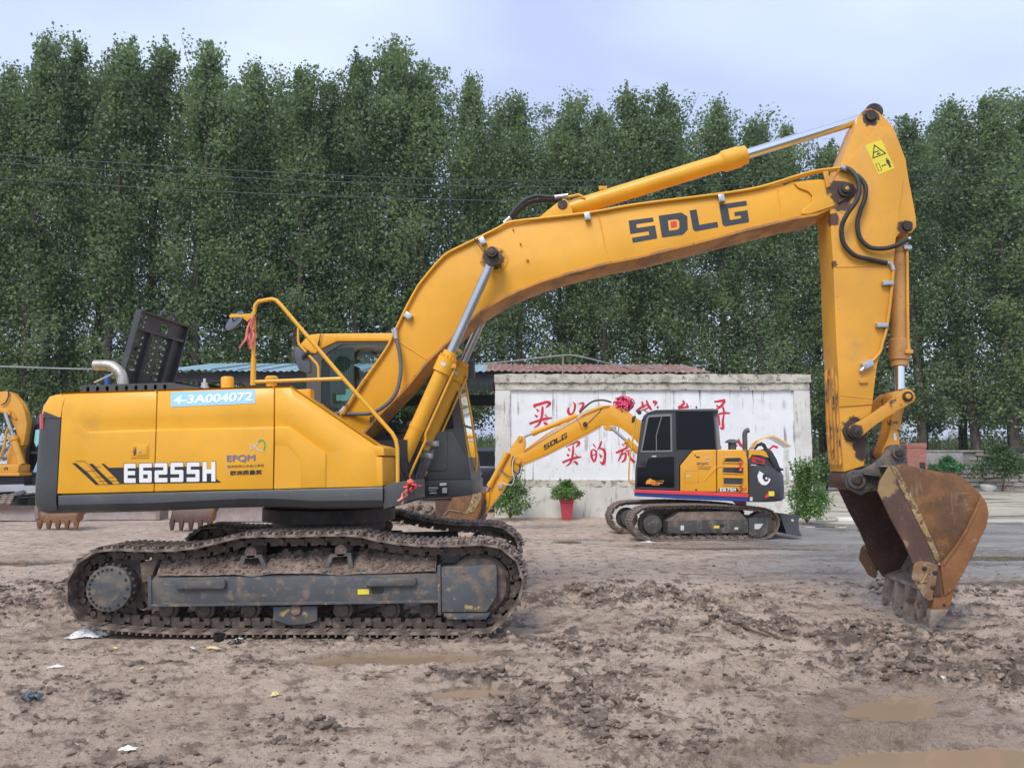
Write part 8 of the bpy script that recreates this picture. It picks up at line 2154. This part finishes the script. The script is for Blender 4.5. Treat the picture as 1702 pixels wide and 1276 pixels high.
for px, py, L_, W_, H_, m, lb, sd in ((398, 1057, .09, .05, .02, 'paper', 'pinkish white paper scrap right behind the black cup', 1), (430, 1054, .08, .05, .025, 'paperyel', 'pale yellow paper scrap close to the near crawler, right of the cup', 2), (320, 1083, .10, .03, .012, 'paper', 'thin white scrap left of the twisted paper, below the crawler', 3),
    (355, 1083, .15, .05, .02, 'paperyel', 'twisted yellowish-white paper strip below the black cup', 4), (93, 1110, .12, .035, .014, 'paper', 'flat pale scrap lying alone left of centre below the plastic bag', 5), (237, 1112, .06, .03, .012, 'paperyel', 'tiny yellow scrap on the mud below the twisted paper', 6), (457, 1158, .09, .05, .02, 'paperyel', 'curled yellow leaf lying on bare mud left of the puddles', 7), (192, 1079, .06, .03, .012, 'paperyel', 'tiny pale leaf right of the plastic bag', 8), (212, 1254, .09, .045, .02, 'paper', 'small pale chip near the bottom edge at the left', 9), (124, 1246, .05, .03, .015, 'paper', 'small white pebble-like scrap at the lower left corner', 10), (794, 1119, .07, .06, .03, 'glove', 'dark grey stone at the right rim of the small puddle', 11),
    (1226, 901, .0, .0, 0, 'paper', None, 12), (1078, 901, .30, .07, .02, 'bag', 'flat white plastic scrap on the mud before the small excavator crawler', 13), (1565, 1126, .14, .04, .02, 'paper', 'small pale scrap in the wet mud beside the big puddle', 14), (1428, 1090, .10, .05, .02, 'bag', 'white scrap on churned mud below the raised bucket', 15)):
    if lb: crumple('litter_scrap', px, py, L_, W_, H_, m, lb, 'litter', sd, 9, sd * .7)
p = gnd(1416, 868); mb = MB(); mb.box(Frame((p.x, p.y, .04)), -.42, .42, -.12, .12, 0, .10); tag(mb.build('white_block', M['paper'], None, bevel=.01), 'white block lying on the wet ground left of the bucket', 'block')
p = at(1631, 813, 41.8); mb = MB(); b0 = Vector((p.x, 41.2, .06)); mb.lathe(b0, b0 + Vector((0, -.05, .3)), [(0, .2), (.5, .34), (1, .42), (1, .38), (.3, .2)], 22); tag(mb.build('basin', M['bag'], None), 'pale basin lying before the stone wall, right of the bucket', 'basin')
# a few broken twigs and rubble pieces in the mud at the right
for i, (x0, y0, x1, y1, lb) in enumerate(((1236, 1048, 1322, 1074, 'long thin broken stick in the mud, left of the bucket teeth'), (1262, 1052, 1302, 1066, 'short broken stick in the mud beside the long one'))):
    a, b = gnd(x0, y0), gnd(x1, y1); mb = MB(); mb.tube([(a.x, a.y, gz(a.x, a.y) + .02), ((a.x + b.x) / 2, (a.y + b.y) / 2, gz((a.x + b.x) / 2, (a.y + b.y) / 2) + .035), (b.x, b.y, gz(b.x, b.y) + .02)], .012, 6, smooth=3); tag(mb.build('stick', M['twig'], None), lb, 'stick')
# ------------------------------------------------------------------ the damp air of the day
hz = bpy.data.materials.new('haze'); hz.use_nodes = True
nt = hz.node_tree; nt.nodes.remove(nt.nodes['Principled BSDF'])
pv = nt.nodes.new('ShaderNodeVolumePrincipled'); pv.inputs['Density'].default_value = .00045; pv.inputs['Color'].default_value = (.88, .93, 1.0, 1); pv.inputs['Anisotropy'].default_value = .2
nt.links.new(pv.outputs[0], nt.nodes['Material Output'].inputs['Volume'])
mb = MB(); mb.box(WORLD, -3100, 3100, -70, 5100, -1.4, 75)
o = mb.build('haze', hz, smooth=0); o['kind'] = 'stuff'; o['label'] = 'thin pale haze over the yard and the far fields'
